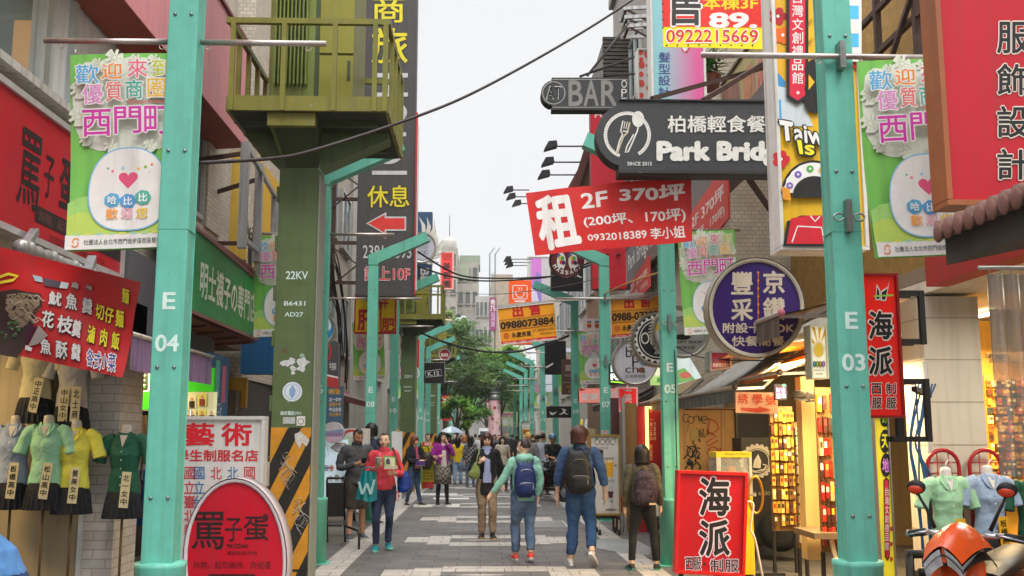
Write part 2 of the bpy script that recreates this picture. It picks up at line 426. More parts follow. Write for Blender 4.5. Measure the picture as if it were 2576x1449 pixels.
def marks(Lm, pl, items, W=lambda p: p, pw=None, lay=None, mx=.06, step=.0008):
 lay = lay or [0]; warped = W(V((1, 2, 3))) != V((1, 2, 3)) or W(V((.3, 7, 2))) != V((.3, 7, 2))
 up_ = abs(pl.n.y) > .7
 if warped: step = .00025
 def put(vs, fs, m):
  if warped: fine(vs, fs, asmat(m), Lm, W, mx)
  else: Lm.add(vs, fs, m)
 for it in items:
  k = it[0]
  bo_ = it[7] if k in 'tvtw' and len(it) > 7 else (it[4] if k == 'tq' and len(it) > 4 else .012)
  thin = k in ('t', 'v', 'tq', 'tw') and bo_ <= .04
  lay[0] += 0 if thin else 1
  off = .003 + step * (lay[0] + (.6 if thin else 0))
  if k in ('t', 'v'):
   st, u0, v0, u1, v1, hx_ = it[1:7]; bold = it[7] if len(it) > 7 else .012
   rep = it[8] if len(it) > 8 else 0       # extra slant: right end shifted by rep px
   if up_:
    fn = lambda a, b, o=off: pl.hit(lerp(u0, u1, a), lerp(v1, v0, b) + rep * a, o)
   else:
    A, B = pl.hit(u0, v0, off), pl.hit(u1, v1, off)
    fn = lambda a, b: V((lerp(A.x, B.x, a), lerp(A.y, B.y, a), lerp(B.z, A.z, b)))
   seq = [(st, 0, 1, 0, 1)]
   if k == 'v':
    c = len(st); seq = [(ch, 0, 1, 1 - (i + .94) / c, 1 - (i + .06) / c) for i, ch in enumerate(st)]
   for s_, a0, a1, b0, b1 in seq:
    vs, fs = glyph(s_, bold)
    if vs: put([fn(lerp(a0, a1, a), lerp(b0, b1, b)) + pl.n * q for a, b, q in vs], fs, hx_)
  elif k == 'tq':         # text on an arbitrary quad of pixels TL TR BR BL
   st, q, hx_ = it[1:4]; bold = it[4] if len(it) > 4 else .012
   qw = [pl.hit(*p, off) for p in q]
   vs, fs = glyph(st, bold)
   put([lerp(lerp(qw[3], qw[2], a), lerp(qw[0], qw[1], a), b) + pl.n * q for a, b, q in vs], fs, hx_)
  elif k == 'tw':         # text on a wall along the street: Y0 Y1 z0 z1
   st, y0, y1, z0, z1, hx_ = it[1:7]; bold = it[7] if len(it) > 7 else .012
   vs, fs = glyph(st, bold)
   put([V((pl.p.x + pl.n.x * (off + q), lerp(y0, y1, a), lerp(z0, z1, b))) for a, b, q in vs], fs, hx_)
  elif k == 'pw':
   put([V((pl.p.x + pl.n.x * off, y, z)) for y, z in it[1]], [tuple(range(len(it[1])))], it[2])
  else:
   if k == 'r':
    u0, v0, u1, v1 = it[1:5]; put([pl.hit(u0, v0, off), pl.hit(u1, v0, off), pl.hit(u1, v1, off), pl.hit(u0, v1, off)], [(0, 1, 2, 3)], it[5])
   elif k == 'q':
    put([pl.hit(u, v, off) for u, v in it[1]], [tuple(range(len(it[1])))], it[2])
   elif k == 'c':
    u, v, ru, rv = it[1:5]; put([pl.hit(u + ru * cos(2 * pi * j / 28), v + rv * sin(2 * pi * j / 28), off) for j in range(28)], [tuple(range(28))], it[5])
   elif k == 'o':
    u, v, ru, rv, w = it[1:6]; a0, a1 = (it[7], it[8]) if len(it) > 8 else (0, 360); c = 36
    vs = []
    for j in range(c + 1):
     t_ = R(lerp(a0, a1, j / c))
     vs += [pl.hit(u + ru * cos(t_), v - rv * sin(t_), off), pl.hit(u + (ru - w) * cos(t_), v - (rv - w) * sin(t_), off)]
    put(vs, [(2 * j, 2 * j + 1, 2 * j + 3, 2 * j + 2) for j in range(c)], it[6])
   elif k == 'l':
    pts, w, hx_ = it[1:4]; vs = []
    for j, (u, v) in enumerate(pts):
     a, b = pts[max(j - 1, 0)], pts[min(j + 1, len(pts) - 1)]
     dx, dy = b[0] - a[0], b[1] - a[1]; l_ = math.hypot(dx, dy) or 1
     px_, py_ = -dy / l_ * w / 2, dx / l_ * w / 2
     vs += [pl.hit(u + px_, v + py_, off), pl.hit(u - px_, v - py_, off)]
    put(vs, [(2 * j, 2 * j + 1, 2 * j + 3, 2 * j + 2) for j in range(len(pts) - 1)], hx_)

def OUT(st, u0, v0, u1, v1, c, oc, d=2, k='t'):
 """lettering with an outline: a heavier copy under it"""
 return [(k, st, u0 - d, v0 - d, u1 + d, v1 + d, oc, .05), (k, st, u0, v0, u1, v1, c, .015)]
# ================================================================== SETTING
def structure(name, mb, **k):
 o = mb.build(name, **k); o['kind'] = 'structure'; return o
g = MB(); g.add([(-400, -60, 0), (400, -60, 0), (400, 900, 0), (-400, 900, 0)], [(0, 1, 2, 3)], mat('57534f', .85, .25, .3))
structure('ground', g)
g = MB(); g.add([(-9, -8, .004), (10, -8, .004), (10, 190, .004), (-9, 190, .004)], [(0, 1, 2, 3)], mat('676462', .62, .22, 2.2, kind='paver', h2='504d4a', bump=.15))
structure('street', g, origin=(0, 0, .004))
LT = mat('b3ada6', .6, .16, 7, kind='paver', h2='94897e')
g = MB()
for x0, x1 in ((-2.02, -1.66), (1.93, 2.26)):
 for k in range(90):
  g.box(x0, x1, 2 + k * 1.0, 2.995 + k * 1.0, .0, .008, LT)
structure('kerb_strip', g)
g = MB()
for k in range(14):
 y = 8.1 + 4.0 * k
 for a, b, c, d in ((-1.18, -.82, -.05, .72), (-.82, -.47, -.38, .86), (-.47, .83, .52, 1.0), (-.47, .83, -.6, -.1), (.83, 1.08, -.38, .95), (1.08, 1.42, -.25, .7)):
  n = max(1, round((b - a) / .42)); w = (b - a) / n
  for i in range(n): g.box(a + i * w + .004, a + (i + 1) * w - .004, y + c, y + d, 0, .0082, LT)
 for sx in (-1, 1):
  g.add([(sx * .0, y + .12, .0084), (sx * .42, y + .2, .0084), (0, y + .3, .0084)][::sx], [(0, 1, 2)], LT)
structure('path_pattern', g)
g = MB()
for u0, u1, v0, v1 in ((1040, 1155, 1268, 1276), (1052, 1150, 1241, 1246), (1090, 1180, 1252, 1256)):
 a, b, c, d = hz(u0, v1, .009), hz(u1, v1, .009), hz(u1, v0, .009), hz(u0, v0, .009)
 g.add([a, b, c, d], [(0, 1, 2, 3)], mat('c9c6c0', .6, .1))
structure('path_marking', g)
g = MB(); r_ = random.Random(12)
for k in range(150):
 x, y, q = r_.uniform(-1.6, 1.9), 8 + 26 * r_.random() ** 1.5, r_.uniform(.012, .035)
 g.add([V((x + q * r_.uniform(.7, 1.2) * cos(j * pi / 4), y + q * r_.uniform(.7, 1.2) * sin(j * pi / 4), .0088 + k * 1e-5)) for j in range(8)], [tuple(range(8))], mat(r_.choice(('3a3634', '45403c', '8c8782', '2f2c2a')), .7, .2))
structure('ground_stain', g)
# oblique damp smear in front of the walkers
g = MB(); pts = [hz(u, v, .0087) for u, v in ((1480, 1362), (1530, 1352), (1600, 1358), (1650, 1385), (1630, 1396), (1560, 1390), (1500, 1378))]
g.add(pts, [tuple(range(7))], mat('8e9396', .35, .3, 8)); structure('path_stain', g)
for (u0, u1, v0, v1, lab) in ((1328, 1432, 1312, 1327, 'pale steel drain grate in the paving between the teal hoodie and denim walkers'), (1085, 1122, 1270, 1277, 'small steel drain grate in the paving under the feet of the woman in navy')):
 t = MB(); a, b, c, d = hz(u0, v1, .0), hz(u1, v1, .0), hz(u1, v0, .0), hz(u0, v0, .0)
 x0, x1, y0, y1 = a.x, b.x, a.y, d.y
 fm = mat('b9b8b2', .45, .3, 20, metal=.5)
 t.box(x0, x1, y0, y0 + .05, 0, .016, fm); t.box(x0, x1, y1 - .05, y1, 0, .016, fm); t.box(x0, x0 + .05, y0 + .05, y1 - .05, 0, .016, fm); t.box(x1 - .05, x1, y0 + .05, y1 - .05, 0, .016, fm)
 t.box(x0 + .05, x1 - .05, y0 + .05, y1 - .05, 0, .0095, mat('4a4a48', .8))
 n = int((x1 - x0) / .035)
 for i in range(n):
  xx = x0 + .06 + i * (x1 - x0 - .12) / n; t.box(xx, xx + .014, y0 + .05, y1 - .05, .01, .014, fm)
 tag(t.build('drain_grate'), lab, 'grate', 'drain grates in the paving')

# ------------------------------------------------------------------ buildings
TILEW = mat('c9bfae', .5, .14, 3, kind='tile', h2='8f8370')
CONC = mat('b4b0a8', .8, .2, 1.2, kind='streak', h2='6d675e')
CONC2 = mat('8d8a85', .85, .22, 1.0, kind='streak', h2='4e4a45')
CREAM = mat('cfc7b6', .6, .06, 2)
DARK = mat('2a2725', .8, .2); GREYP = mat('5e5f63', .55, .12, 3)
FRAME = mat('c7cbca', .35, .1, 6, metal=.3); GLS = mat('38444a', .06, .25, 1.5, spec=1.0)
RUST = mat('4a3730', .75, .3, 12, kind='chip', h2='6d4a35')
STEEL = mat('a9adaf', .4, .15, 8, metal=.6, kind='streak', h2='7d5a42')
def window_set(par, side_x, rows, yr, w, h, gap, wm=GLS, fm=FRAME, sx=1):
 """windows on a wall facing the street: opening frame, sill and panes, one part each"""
 for z in rows:
  y = yr[0] + gap
  while y + w < yr[1]:
   f = MB(); x = side_x
   e = .05
   f.box(min(x, x + sx * .07), max(x, x + sx * .07), y, y + w, z, z + e, fm); f.box(min(x, x + sx * .07), max(x, x + sx * .07), y, y + w, z + h - e, z + h, fm)
   for yy in (y, y + w / 2 - e / 2, y + w - e): f.box(min(x, x + sx * .068), max(x, x + sx * .068), yy, yy + e, z + e, z + h - e, fm)
   f.box(min(x, x + sx * .12), max(x, x + sx * .12), y - .06, y + w + .06, z - .07, z - .002, CONC)
   fo = f.build('window', par)
   p = MB(); p.box(min(x + sx * .004, x + sx * .03), max(x + sx * .004, x + sx * .03), y + e, y + w / 2 - e / 2, z + e, z + h - e, wm); p.box(min(x + sx * .004, x + sx * .03), max(x + sx * .004, x + sx * .03), y + w / 2 + e / 2, y + w - e, z + e, z + h - e, wm)
   p.build('pane', fo)
   y += w + gap
def block(label, x0, x1, y0, y1, z1, m, z0=0.0, win=None, sx=1, roof=None, name='shop_building', cat='building'):
 t = thing(name, label, cat, ((x0 + x1) / 2, y0, 0))
 b = MB(); b.box(x0, x1, y0, y1, z0, z1, m); b.build('wall', t)
 r = MB(); r.box(x0 - .12, x1 + .12, y0 - .05, y1 + .05, z1 + .002, z1 + .25, roof or CONC2); r.build('roof', t)
 if win:
  rows, w, h, gap = win
  window_set(t, x1 if sx > 0 else x0, rows, (y0, y1), w, h, gap, sx=sx)
 return t
XL, XR = -3.6, 3.6
# --- left, nearest: restaurant upstairs window band over the red sign
t = thing('restaurant_building', 'near building with upstairs restaurant windows over the red fried food sign', 'building', (XL, 8, 0))
b = MB()
b.box(XL - .25, XL, 3.0, 9.72, 2.95, 4.33, CREAM)                # spandrel
b.box(XL - 5, XL - .25, 3.0, 9.72, 2.95, 3.1, mat('6a6058', .8))   # floor slab
b.box(XL - 5, XL - 4.8, 3.0, 13.6, 0, 8.5, mat('8a6a3c', .7))     # back wall
b.box(XL - 5, XL - .25, 13.5, 13.6, 3.1, 8.5, mat('6d6257', .7))
b.box(XL - .3, XL, 3.0, 13.6, 6.6, 9.2, TILEW)
b.box(XL - 5, XL - .3, 3, 13.6, 6.6, 6.7, mat('5a4a3a', .8))
b.box(XL - .26, XL, 9.72, 13.6, 2.95, 4.33, TILEW)
b.box(XL - .3, XL + .03, 12.9, 13.6, 4.33, 6.6, TILEW)
b.box(XL - 4.7, XL - .3, 9.72, 9.84, 3.0, 4.2, mat('6a6058', .8))
b.build('wall', t)
s = MB(); s.box(XL - .1, XL + .14, 3.0, 9.73, 4.335, 4.40, mat('bdbab2', .5, .2, 6, kind='streak')); s.build('sill', t)
y = 4.1; ks = [4.1, 5.6, 7.08, 8.02, 8.16, 8.62, 9.95, 11.2, 12.9]
for a, c in zip(ks[:-1], ks[1:]):
 f = MB(); w = .05 if c - a > .3 else .02
 f.box(XL - .1, XL - .002, a, a + w, 4.402, 6.6, FRAME); f.box(XL - .1, XL - .002, c - w, c - .001, 4.402, 6.6, FRAME)
 f.box(XL - .1, XL - .004, a + w, c - w, 4.402, 4.46, FRAME); f.box(XL - .1, XL - .004, a + w, c - w, 6.54, 6.598, FRAME)
 fo = f.build('window', t)
 p = MB(); p.box(XL - .06, XL - .05, a + w, c - w, 4.46, 6.54, mat('97a3a5', .03, .1, 1, alpha=.42, kind='glass', spec=1.0) if c < 8.5 else (mat('dadcda', .2, .06) if c < 10 else mat('55605f', .04, .2, 1, alpha=.75, kind='glass', spec=1.0)))
 p.build('pane', fo)
l = MB(); l.box(XL - 1.9, XL - 1.6, 5.6, 8.9, 6.3, 6.36, mat('ffb54a', .5, em=5.0)); l.build('ceiling_lamp', t)
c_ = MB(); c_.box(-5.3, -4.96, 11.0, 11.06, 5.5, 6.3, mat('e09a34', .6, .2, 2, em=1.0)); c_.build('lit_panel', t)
# --- left ground floor: uniform shop
t = thing('uniform_shop', 'open uniform shop under the red banner with beige display panel and white brick pier', 'shop', (XL - 1, 9.8, 0))
b = MB()
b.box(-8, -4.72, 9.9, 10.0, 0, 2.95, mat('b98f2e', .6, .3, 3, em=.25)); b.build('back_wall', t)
b = MB(); b.box(-4.62, -3.74, 9.74, 9.82, .05, 2.9, mat('a8987a', .6, .12, 1.5)); b.box(-3.742, -3.70, 9.70, 9.84, 0, 2.9, FRAME); b.box(-4.66, -4.62, 9.70, 9.84, 0, 2.9, mat('8c8474')); b.build('display_panel', t)
b = MB(); b.box(-3.70, -3.42, 9.72, 10.35, 0, 2.95, mat('c9c3bc', .7, .1, 6, kind='brick', h2='a79f96', bump=.6)); b.build('brick_pier', t)
b = MB(); b.box(-3.80, -3.72, 9.66, 9.70, 1.72, 1.92, mat('d9d3c4', .5)); b.box(-3.775, -3.745, 9.655, 9.66, 1.84, 1.88, DARK); b.box(-3.775, -3.745, 9.655, 9.66, 1.76, 1.80, DARK); b.build('socket', t)
# --- left: next shops (sock shop, grey fascia)
t = thing('sock_shop_building', 'tiled shop building behind the green sock shop sign with dark open front', 'building', (XL, 13, 0))
b = MB(); b.box(XL - 5, XL - .8, 10.36, 10.46, 0, 2.9, mat('51473c', .8)); b.box(XL - 1.2, XL - 1.1, 10.46, 15, 0, 2.9, mat('3b342d', .9, .4, 2)); b.box(XL - 1.1, XL, 10.46, 15.2, 2.9, 3.0, mat('6a5a4a', .8))
b.box(XL - 5, XL - .25, 13.62, 13.8, 2.95, 9, TILEW); b.box(XL - .3, XL, 13.62, 14.2, 3.0, 9.2, TILEW); b.build('wall', t)
b = MB(); b.box(XL - .5, XL + .02, 14.9, 15.3, 0, 2.3, mat('5c5148', .8, .35, 3, kind='streak')); b.build('pier', t)
b = MB(); b.box(XL - .55, XL - .2, 14.25, 14.95, 4.7, 5.4, mat('b9b7b0', .5, .2)); b.box(XL - .2, XL - .19, 14.35, 14.85, 4.78, 5.32, DARK); b.build('air_conditioner', t)
b = MB(); b.box(XL - 1.0, XL - .6, 14.2, 15.3, 3.0, 9, mat('4a443e', .9, .3)); b.build('recess_wall', t)
t = thing('stone_front_building', 'building with yellow upstairs panels and a dark stone wall beside the green pillar', 'building', (XL, 17, 0))
b = MB(); b.box(XL - 5, XL, 15.3, 19.3, 2.5, 12, TILEW); b.box(XL - 5, XL - .02, 15.3, 19.3, 0, 2.5, mat('47413b', .6, .35, 2.5)); b.build('wall', t)
b = MB(); b.box(XL + .0, XL + .06, 15.75, 19.2, 4.2, 6.0, mat('d7a92e', .5, .1)); b.box(XL - .9, XL, 15.24, 15.296, 4.3, 6.0, mat('d7b04a', .5, .1)); b.build('yellow_panel', t)
b = MB(); b.box(XL - .6, XL + .1, 15.2, 15.29, 2.05, 2.5, mat('b58a24', .6, .2)); b.build('fascia', t)
# --- left row, further down
block('white rendered building behind the dark hotel sign with brown scaffold', -10, XL, 19.3, 27, 13, mat('bdb2a3', .7, .2, 1, kind='tile', h2='7d7060'), win=((3.7, 6.4, 9.1), 1.6, 1.5, .9))
block('grey concrete building beyond the hotel sign with rows of small windows', -10, XL + .1, 27, 38, 11.5, CONC, win=((3.5, 6.2, 8.9), 1.7, 1.4, 1.1))
block('brown tiled building beside the blue shop sign column', -10, XL, 38, 52, 10.5, mat('9a8674', .7, .2, 2, kind='tile', h2='6a5a4a'), win=((3.5, 6.1), 1.7, 1.4, 1.1))
block('pale building low behind the street trees', -16, -5.5, 52, 70, 9, CONC, win=((3.5, 6.1), 1.7, 1.4, 1.1))
# --- right row
block('white tiled building with pink hair salon sign above the tan shutters', XR + .15, 12, 15.6, 21.5, 15, TILEW, win=((5.6, 8.6, 11.6), 1.5, 1.5, .8), sx=-1)
block('dark steel faced building behind the black cafe sign', XR + .1, 12, 21.5, 27, 13.6, mat('8b8278', .6, .2, 2, kind='streak'), win=((3.6, 6.6, 9.6), 1.6, 1.6, .7), sx=-1)
block('wood clad building beside the red sportswear sign', XR + .2, 12, 27, 36, 10.4, mat('7c5c40', .6, .2, 3, kind='streak'), win=((3.5, 6.4), 1.9, 1.6, .9), sx=-1)
block('pale glazed building beyond the massage sign', XR + .3, 12, 36, 50, 10, mat('b8b1aa', .6, .12, 2), win=((3.4, 6.3), 2.4, 1.7, .8), sx=-1)
block('cream building behind the orange noodle sign', XR + .5, 12, 50, 72, 11.5, mat('c2b9a6', .7, .15, 2), win=((3.4, 6.3), 2.0, 1.6, 1.2), sx=-1)
block('low grey building where the right side of the street ends', 5.5, 16, 72, 100, 10, CONC, win=((3.4, 6.3), 2.0, 1.6, 1.2), sx=-1)
# --- right near: gift shop house with rusty upstairs
t = thing('gift_shop_building', 'near gift shop building with rusty corrugated upstairs wall and concrete beam', 'building', (4.6, 9, 0))
b = MB(); b.box(4.9, 11, 9.5, 15.55, 3.2, 12, mat('b08a4a', .6, .3, 9, kind='corr', bump=1.0)); b.build('corrugated_wall', t)
b = MB(); b.box(4.05, 4.9, 3.0, 15.55, 3.05, 3.18, mat('8a7a68', .8)); b.build('canopy_slab', t)
b = MB()
b.prism([V((4.3, 6.6, 5.0)), V((4.3, 11.2, 4.75)), V((4.3, 11.2, 5.05)), V((4.3, 6.6, 5.42))], (.3, 0, 0), mat('787268', .85, .35, 4, kind='chip', h2='c7b24a')); b.build('concrete_beam', t)
b = MB()
for yy in (9.0, 9.9, 10.9): b.bar((4.55, yy, 4.6), (4.55, yy, 9), .07, .07, RUST)
for zz in (5.5, 6.0, 6.5, 7.1): b.bar((4.55, 8.6, zz), (4.55, 11.4, zz), .06, .06, RUST)
b.bar((4.5, 10.9, 5.4), (4.5, 9.4, 6.6), .05, .05, RUST); b.build('steel_frame', t)
b = MB(); b.box(3.85, 4.04, 2.5, 8.5, 2.92, 3.2, mat('a8332c', .6, .15, 3)); b.build('red_fascia', t)
b = MB(); b.box(4.0, 4.52, 8.95, 9.42, 0.42, 2.9, CREAM); b.box(3.99, 4.53, 8.94, 9.43, 0, .42, DARK)
b.build('cream_pier', t)
for z in (.8, 1.18, 1.56, 1.94, 2.32, 2.7): jb = MB(); jb.box(3.997, 4.523, 8.947, 9.423, z, z + .008, mat('9b9484')); jb.build('panel_joint', t)
b = MB(); b.box(4.04, 9, 3, 15.5, 2.93, 3.04, mat('d9d2c0', .7)); b.build('ceiling', t)
b = MB(); b.box(8.0, 8.1, 3, 15.5, 0, 2.93, mat('c9a24a', .7, .2, 1)); b.box(3.75, 8, 15.4, 15.5, 0, 2.93, mat('7a6a4a', .8)); b.build('inner_wall', t)
for (x, y) in ((4.95, 7.0), (5.2, 10.6), (5.2, 12.4), (4.4, 14)):
 l = MB(); l.tube([(x, y - .6, 2.88), (x, y + .6, 2.88)], .02, mat('fff2d0', em=9)); l.build('tube_lamp', t)
# ================================================================== POSTS, BANNERS, TRANSFORMERS
TEAL = mat('66b6a2', .42, .14, 6, kind='worn', h2='4f8f80'); TEALD = mat('5aae95', .5, .1, 5)
WPAINT = mat('cfe5dd', .6, .12, 20)
ROD = mat('b7aca6', .3, .2, 20, metal=.7)
BOLT = mat('8d9390', .35, .2, 30, metal=.8)
class Flat:
 """artwork plane in its own centimetre-like units, hung from its top left corner"""
 def __init__(s, sc, ox=0.0, oy=0.0, oz=0.0): s.sc, s.n, s.o = sc, V((0, -1, 0)), V((ox, oy, oz)); s.p = s.o
 def hit(s, u, v, off=0.0): return s.o + V((u * s.sc, -off, -v * s.sc))
def banner_art():
 B = Flat(.00265)
 warp = lambda p: .012 * sin(p.x * 5 + p.z * 2.2) + .02 * sin(p.z * 3.1 + 1)
 W = lambda p: p + V((0, -1, 0)) * warp(p)
 root = thing('street_banner', 'welcome banner', 'banner', group='green welcome banners hung from the teal posts')
 m = MB(); GR = mat('7cc45c', .5, .06, 3)
 m.grid(lambda a, b: W(V((a * 283 * B.sc, 0, -b * 518 * B.sc))), 14, 26, GR)
 m.grid(lambda a, b: W(V((a * 283 * B.sc, .004, -b * 518 * B.sc))), 14, 26, mat('b9cfa5', .6))
 m.build('cloth', root, local=True)
 L = MB(); it = []
 wh = 'e0e4d4'
 rr = random.Random(4)
 blob = [(18, 40), (40, 20), (70, 24), (100, 10), (130, 16), (160, 8), (200, 14), (238, 22), (266, 46), (277, 90), (271, 130), (278, 170), (270, 215), (250, 246), (225, 256), (165, 262), (120, 258), (70, 254), (50, 246), (30, 232), (10, 190), (18, 150), (5, 110), (12, 76)]
 it.append(('q', blob, wh))
 for u, v, r in ((40, 45, 20), (115, 12, 24), (170, 22, 20), (215, 20, 17), (24, 95, 24), (22, 165, 26), (40, 225, 18), (105, 245, 18), (205, 248, 18), (265, 110, 18), (262, 190, 18), (75, 30, 16)):
  pts = []
  for j in range(24):
   q = r * (1 if j % 3 else .45); pts.append((u + q * cos(2 * pi * j / 24), v + q * sin(2 * pi * j / 24)))
  it.append(('q', pts, wh)); it.append(('o', u, v, r * .3, r * .3, 1.4, 'b9c39c'))
  for j in range(8): it.append(('l', [(u + r * .3 * cos(j * pi / 4 + .2), v + r * .3 * sin(j * pi / 4 + .2)), (u + r * .85 * cos(j * pi / 4 + .2), v + r * .85 * sin(j * pi / 4 + .2))], .9, 'b9c39c'))
 # lower meadow
 it.append(('q', [(0, 395), (25, 380), (50, 376), (80, 392), (283, 396), (283, 482), (0, 482)], '9ccc6e'))
 it.append(('q', [(0, 430), (30, 418), (60, 420), (100, 436), (180, 440), (230, 425), (283, 420), (283, 482), (0, 482)], 'b8d060'))
 for _ in range(26): it.append(('c', rr.uniform(5, 278), rr.uniform(385, 470), 1.2, 1.2, 'd8e6a0'))
 # round white panel
 def egg(k, dv=0): return [(152 + k * (98 + 8 * sin(2 * pi * j / 40)) * math.copysign(abs(cos(2 * pi * j / 40)) ** .8, cos(2 * pi * j / 40)), 362 + dv + k * 106 * math.copysign(abs(sin(2 * pi * j / 40)) ** .85, sin(2 * pi * j / 40))) for j in range(40)]
 it.append(('q', egg(1.035), '86badb')); it.append(('q', egg(1), 'e6e3de'))
 heart = [(152 + 1.55 * 16 * sin(t_) ** 3, 336 - 1.5 * (13 * cos(t_) - 5 * cos(2 * t_) - 2 * cos(3 * t_) - cos(4 * t_))) for t_ in [2 * pi * j / 30 for j in range(30)]]
 it.append(('q', heart, 'e0557c'))
 for u, v, r, c in ((112, 314, 4, 'e88a98'), (100, 306, 3, '6fb6a0'), (196, 306, 4, '7fb24a'), (212, 300, 3.4, 'e8873c'), (178, 310, 4, 'efc64a'), (138, 306, 4, '9ccbe4'), (206, 320, 2.5, 'd8c4d8')): it.append(('c', u, v, r, r, c))
 for u, v, c in ((112, 390, '63aad2'), (152, 394, '5a9bd0'), (190, 386, '5fb0a0')):
  for j in range(7): it.append(('c', u + 11 * cos(j * .9), v + 10 * sin(j * .9), 10, 9.5, c))
  it.append(('c', u, v, 16, 15, c))
 for ch, u, v in (('哈', 112, 390), ('比', 152, 394), ('比', 190, 386)): it.append(('t', ch, u - 11, v - 11, u + 11, v + 11, 'f2f2ee', .02))
 for ch, u, c in (('歡', 112, 'efa04a'), ('迎', 150, 'eba6b4'), ('您', 188, 'e8c23c')): it.append(('t', ch, u - 15, 412, u + 15, 440, c, .02))
 for ch, u0, v0, u1, v1, c in (('歡', 20, 34, 80, 84, '5fb0dc'), ('迎', 87, 32, 140, 74, 'f08a24'), ('來', 153, 22, 203, 72, 'df6a84'), ('到', 213, 24, 264, 70, 'b8c42c'),
        ('優', 37, 86, 90, 137, 'd98cc4'), ('質', 97, 81, 139, 132, 'e0706c'), ('商', 147, 77, 191, 128, '3fa596'), ('圈', 203, 75, 249, 125, 'e6b73a'),
        ('西', 36, 152, 110, 222, 'cf3ea6'), ('門', 118, 147, 187, 218, 'cf3ea6'), ('町', 194, 147, 264, 222, 'cf3ea6')):
  it.append(('t', ch, u0 - 3, v0 - 3, u1 + 3, v1 + 3, 'e8e8e2', .06)); it.append(('t', ch, u0, v0, u1, v1, c, .014))
 it.append(('t', 'Welcome to Ximending', 150, 131, 272, 143, 'd9564e', .01))
 it.append(('r', 0, 480, 283, 517.5, 'dedbd6'))
 for j in range(9): it.append(('r', 20 + j * 28, 475, 36 + j * 28, 481, ('a8cf86', 'cfd66a', '9ecbb0')[j % 3]))
 it += [('o', 27, 496, 9, 9, 3, 'e8912a', 20, 220), ('o', 25, 503, 9, 9, 3, 'e06f3a', 200, 400), ('t', '社團法人台北市西門徒步區街區發展促進會', 46, 492, 274, 506, '4a4644', .006)]
 marks(L, B, it, W, None, [0], .04)
 L.build('lettering', root, local=True)
 r = MB()
 for x in (.03, .72): r.tube([(x, 0, .0), (x, 0, .05)], .006, ROD, 6)
 r.build('cord', root, local=True)
 return root
BAN = banner_art(); ban_used = [False]
def hang_banner(x, y, z, label, rz=0):
 o = BAN if not ban_used[0] else copy_tree(BAN)
 ban_used[0] = True
 o.location = (x, y, z); o.rotation_euler.z = rz; o['label'] = label
 return o
def post(x, y, num, label, detail=True, rod=True, arm=True, dz=0.0):
 s = 1 if x < 0 else -1
 t = thing('steel_post', label, 'post', (x, y, 0), group='teal banner posts along the street')
 b = MB(); b.box(x - .093, x + .093, y - .084, y + .069, .84, 5.02, TEAL)
 for yy in (y - .1, y + .07): b.box(x - .1, x + .1, yy, yy + .015, .84, 5.0, TEAL)
 if not detail: b = MB(); b.box(x - .1, x + .1, y - .1, y + .1, .84, 5.02, TEAL)
 b.build('shaft', t, bevel=.006 if detail else 0)
 b = MB(); b.lathe([(.158, 0.012), (.158, .80), (.162, .81), (.162, .84), (.1, .845)], (x, y, 0), TEAL, 28); b.box(x - .2, x + .2, y - .2, y + .2, 0, .014, TEAL)
 b.build('base_sleeve', t)
 if arm:
  b = MB(); b.prism([(x - .1 * s, y - .1, 5.022), (x - .1 * s, y - .1, 5.22), (x + 1.04 * s, y - .1, 5.70), (x + 1.11 * s, y - .1, 5.52), (x + .1 * s, y - .1, 5.06), (x + .1 * s, y - .1, 5.022)], (0, .2, 0), TEAL)
  b.build('arm', t)
 if rod:
  z = 4.35 - dz; yo = y - .02 if x < 0 else y - .15
  b = MB(); L_, Rr = x - .97, x + .97
  b.tube([(L_, yo, z), (x - .105, yo, z)] if x < 0 else [(L_, yo, z), (Rr, yo, z)], .02, ROD, 10)
  if x < 0: b.tube([(x + .105, yo, z), (Rr, yo, z)], .02, ROD, 10)
  for xx in (L_ + .12, x - .16, x + .16, Rr - .12): b.tube([(xx + .02 * cos(k * pi / 4), yo, z - .035 + .02 * sin(k * pi / 4)) for k in range(9)], .004, ROD, 5)
  b.build('banner_rod', t)
  if x > 0:
   b = MB(); b.box(x - .02, x + .02, y - .19, y - .1, z - .09, z + .1, BOLT); b.build('bracket', t); b = MB(); b.box(x - .018, x + .018, y - .17, y - .1, 3.0, 3.22, BOLT)
   [b.tube([(x + sx * .07 + .035 * cos(k * pi / 6), y - .15, 3.1 + .026 * sin(k * pi / 6)) for k in range(13)], .007, BOLT, 6) for sx in (-1, 1)]
   b.build('bracket', t)
 L = MB(); pl = Plane((x, y - .1002, 0), (0, -1, 0))
 def wt(st, w, z0, z1):
  vs, fs = glyph(st, .03); L.add([V((x - w / 2 + a * w, y - .1025 - q, lerp(z0, z1, c) - dz)) for a, c, q in vs], fs, WPAINT)
 wt('E', .085, 2.47, 2.585); wt(num, .155, 2.19, 2.305)
 L.build('lettering', t)
 if detail:
  for z in (1.25, 2.09, 3.55, 4.52):
   for dx in (-.055, .055): b = MB(); b.lathe([(.012, 0), (.012, .008), (.006, .012)], (x + dx, y - .1, z - dz), BOLT, 8, (0, -1, 0)); b.build('bolt', t)
  for z in (3.01,):
   b = MB(); b.box(x - .101, x + .101, y - .102, y + .102, z, z + .006, TEALD); b.build('joint', t)
 return t
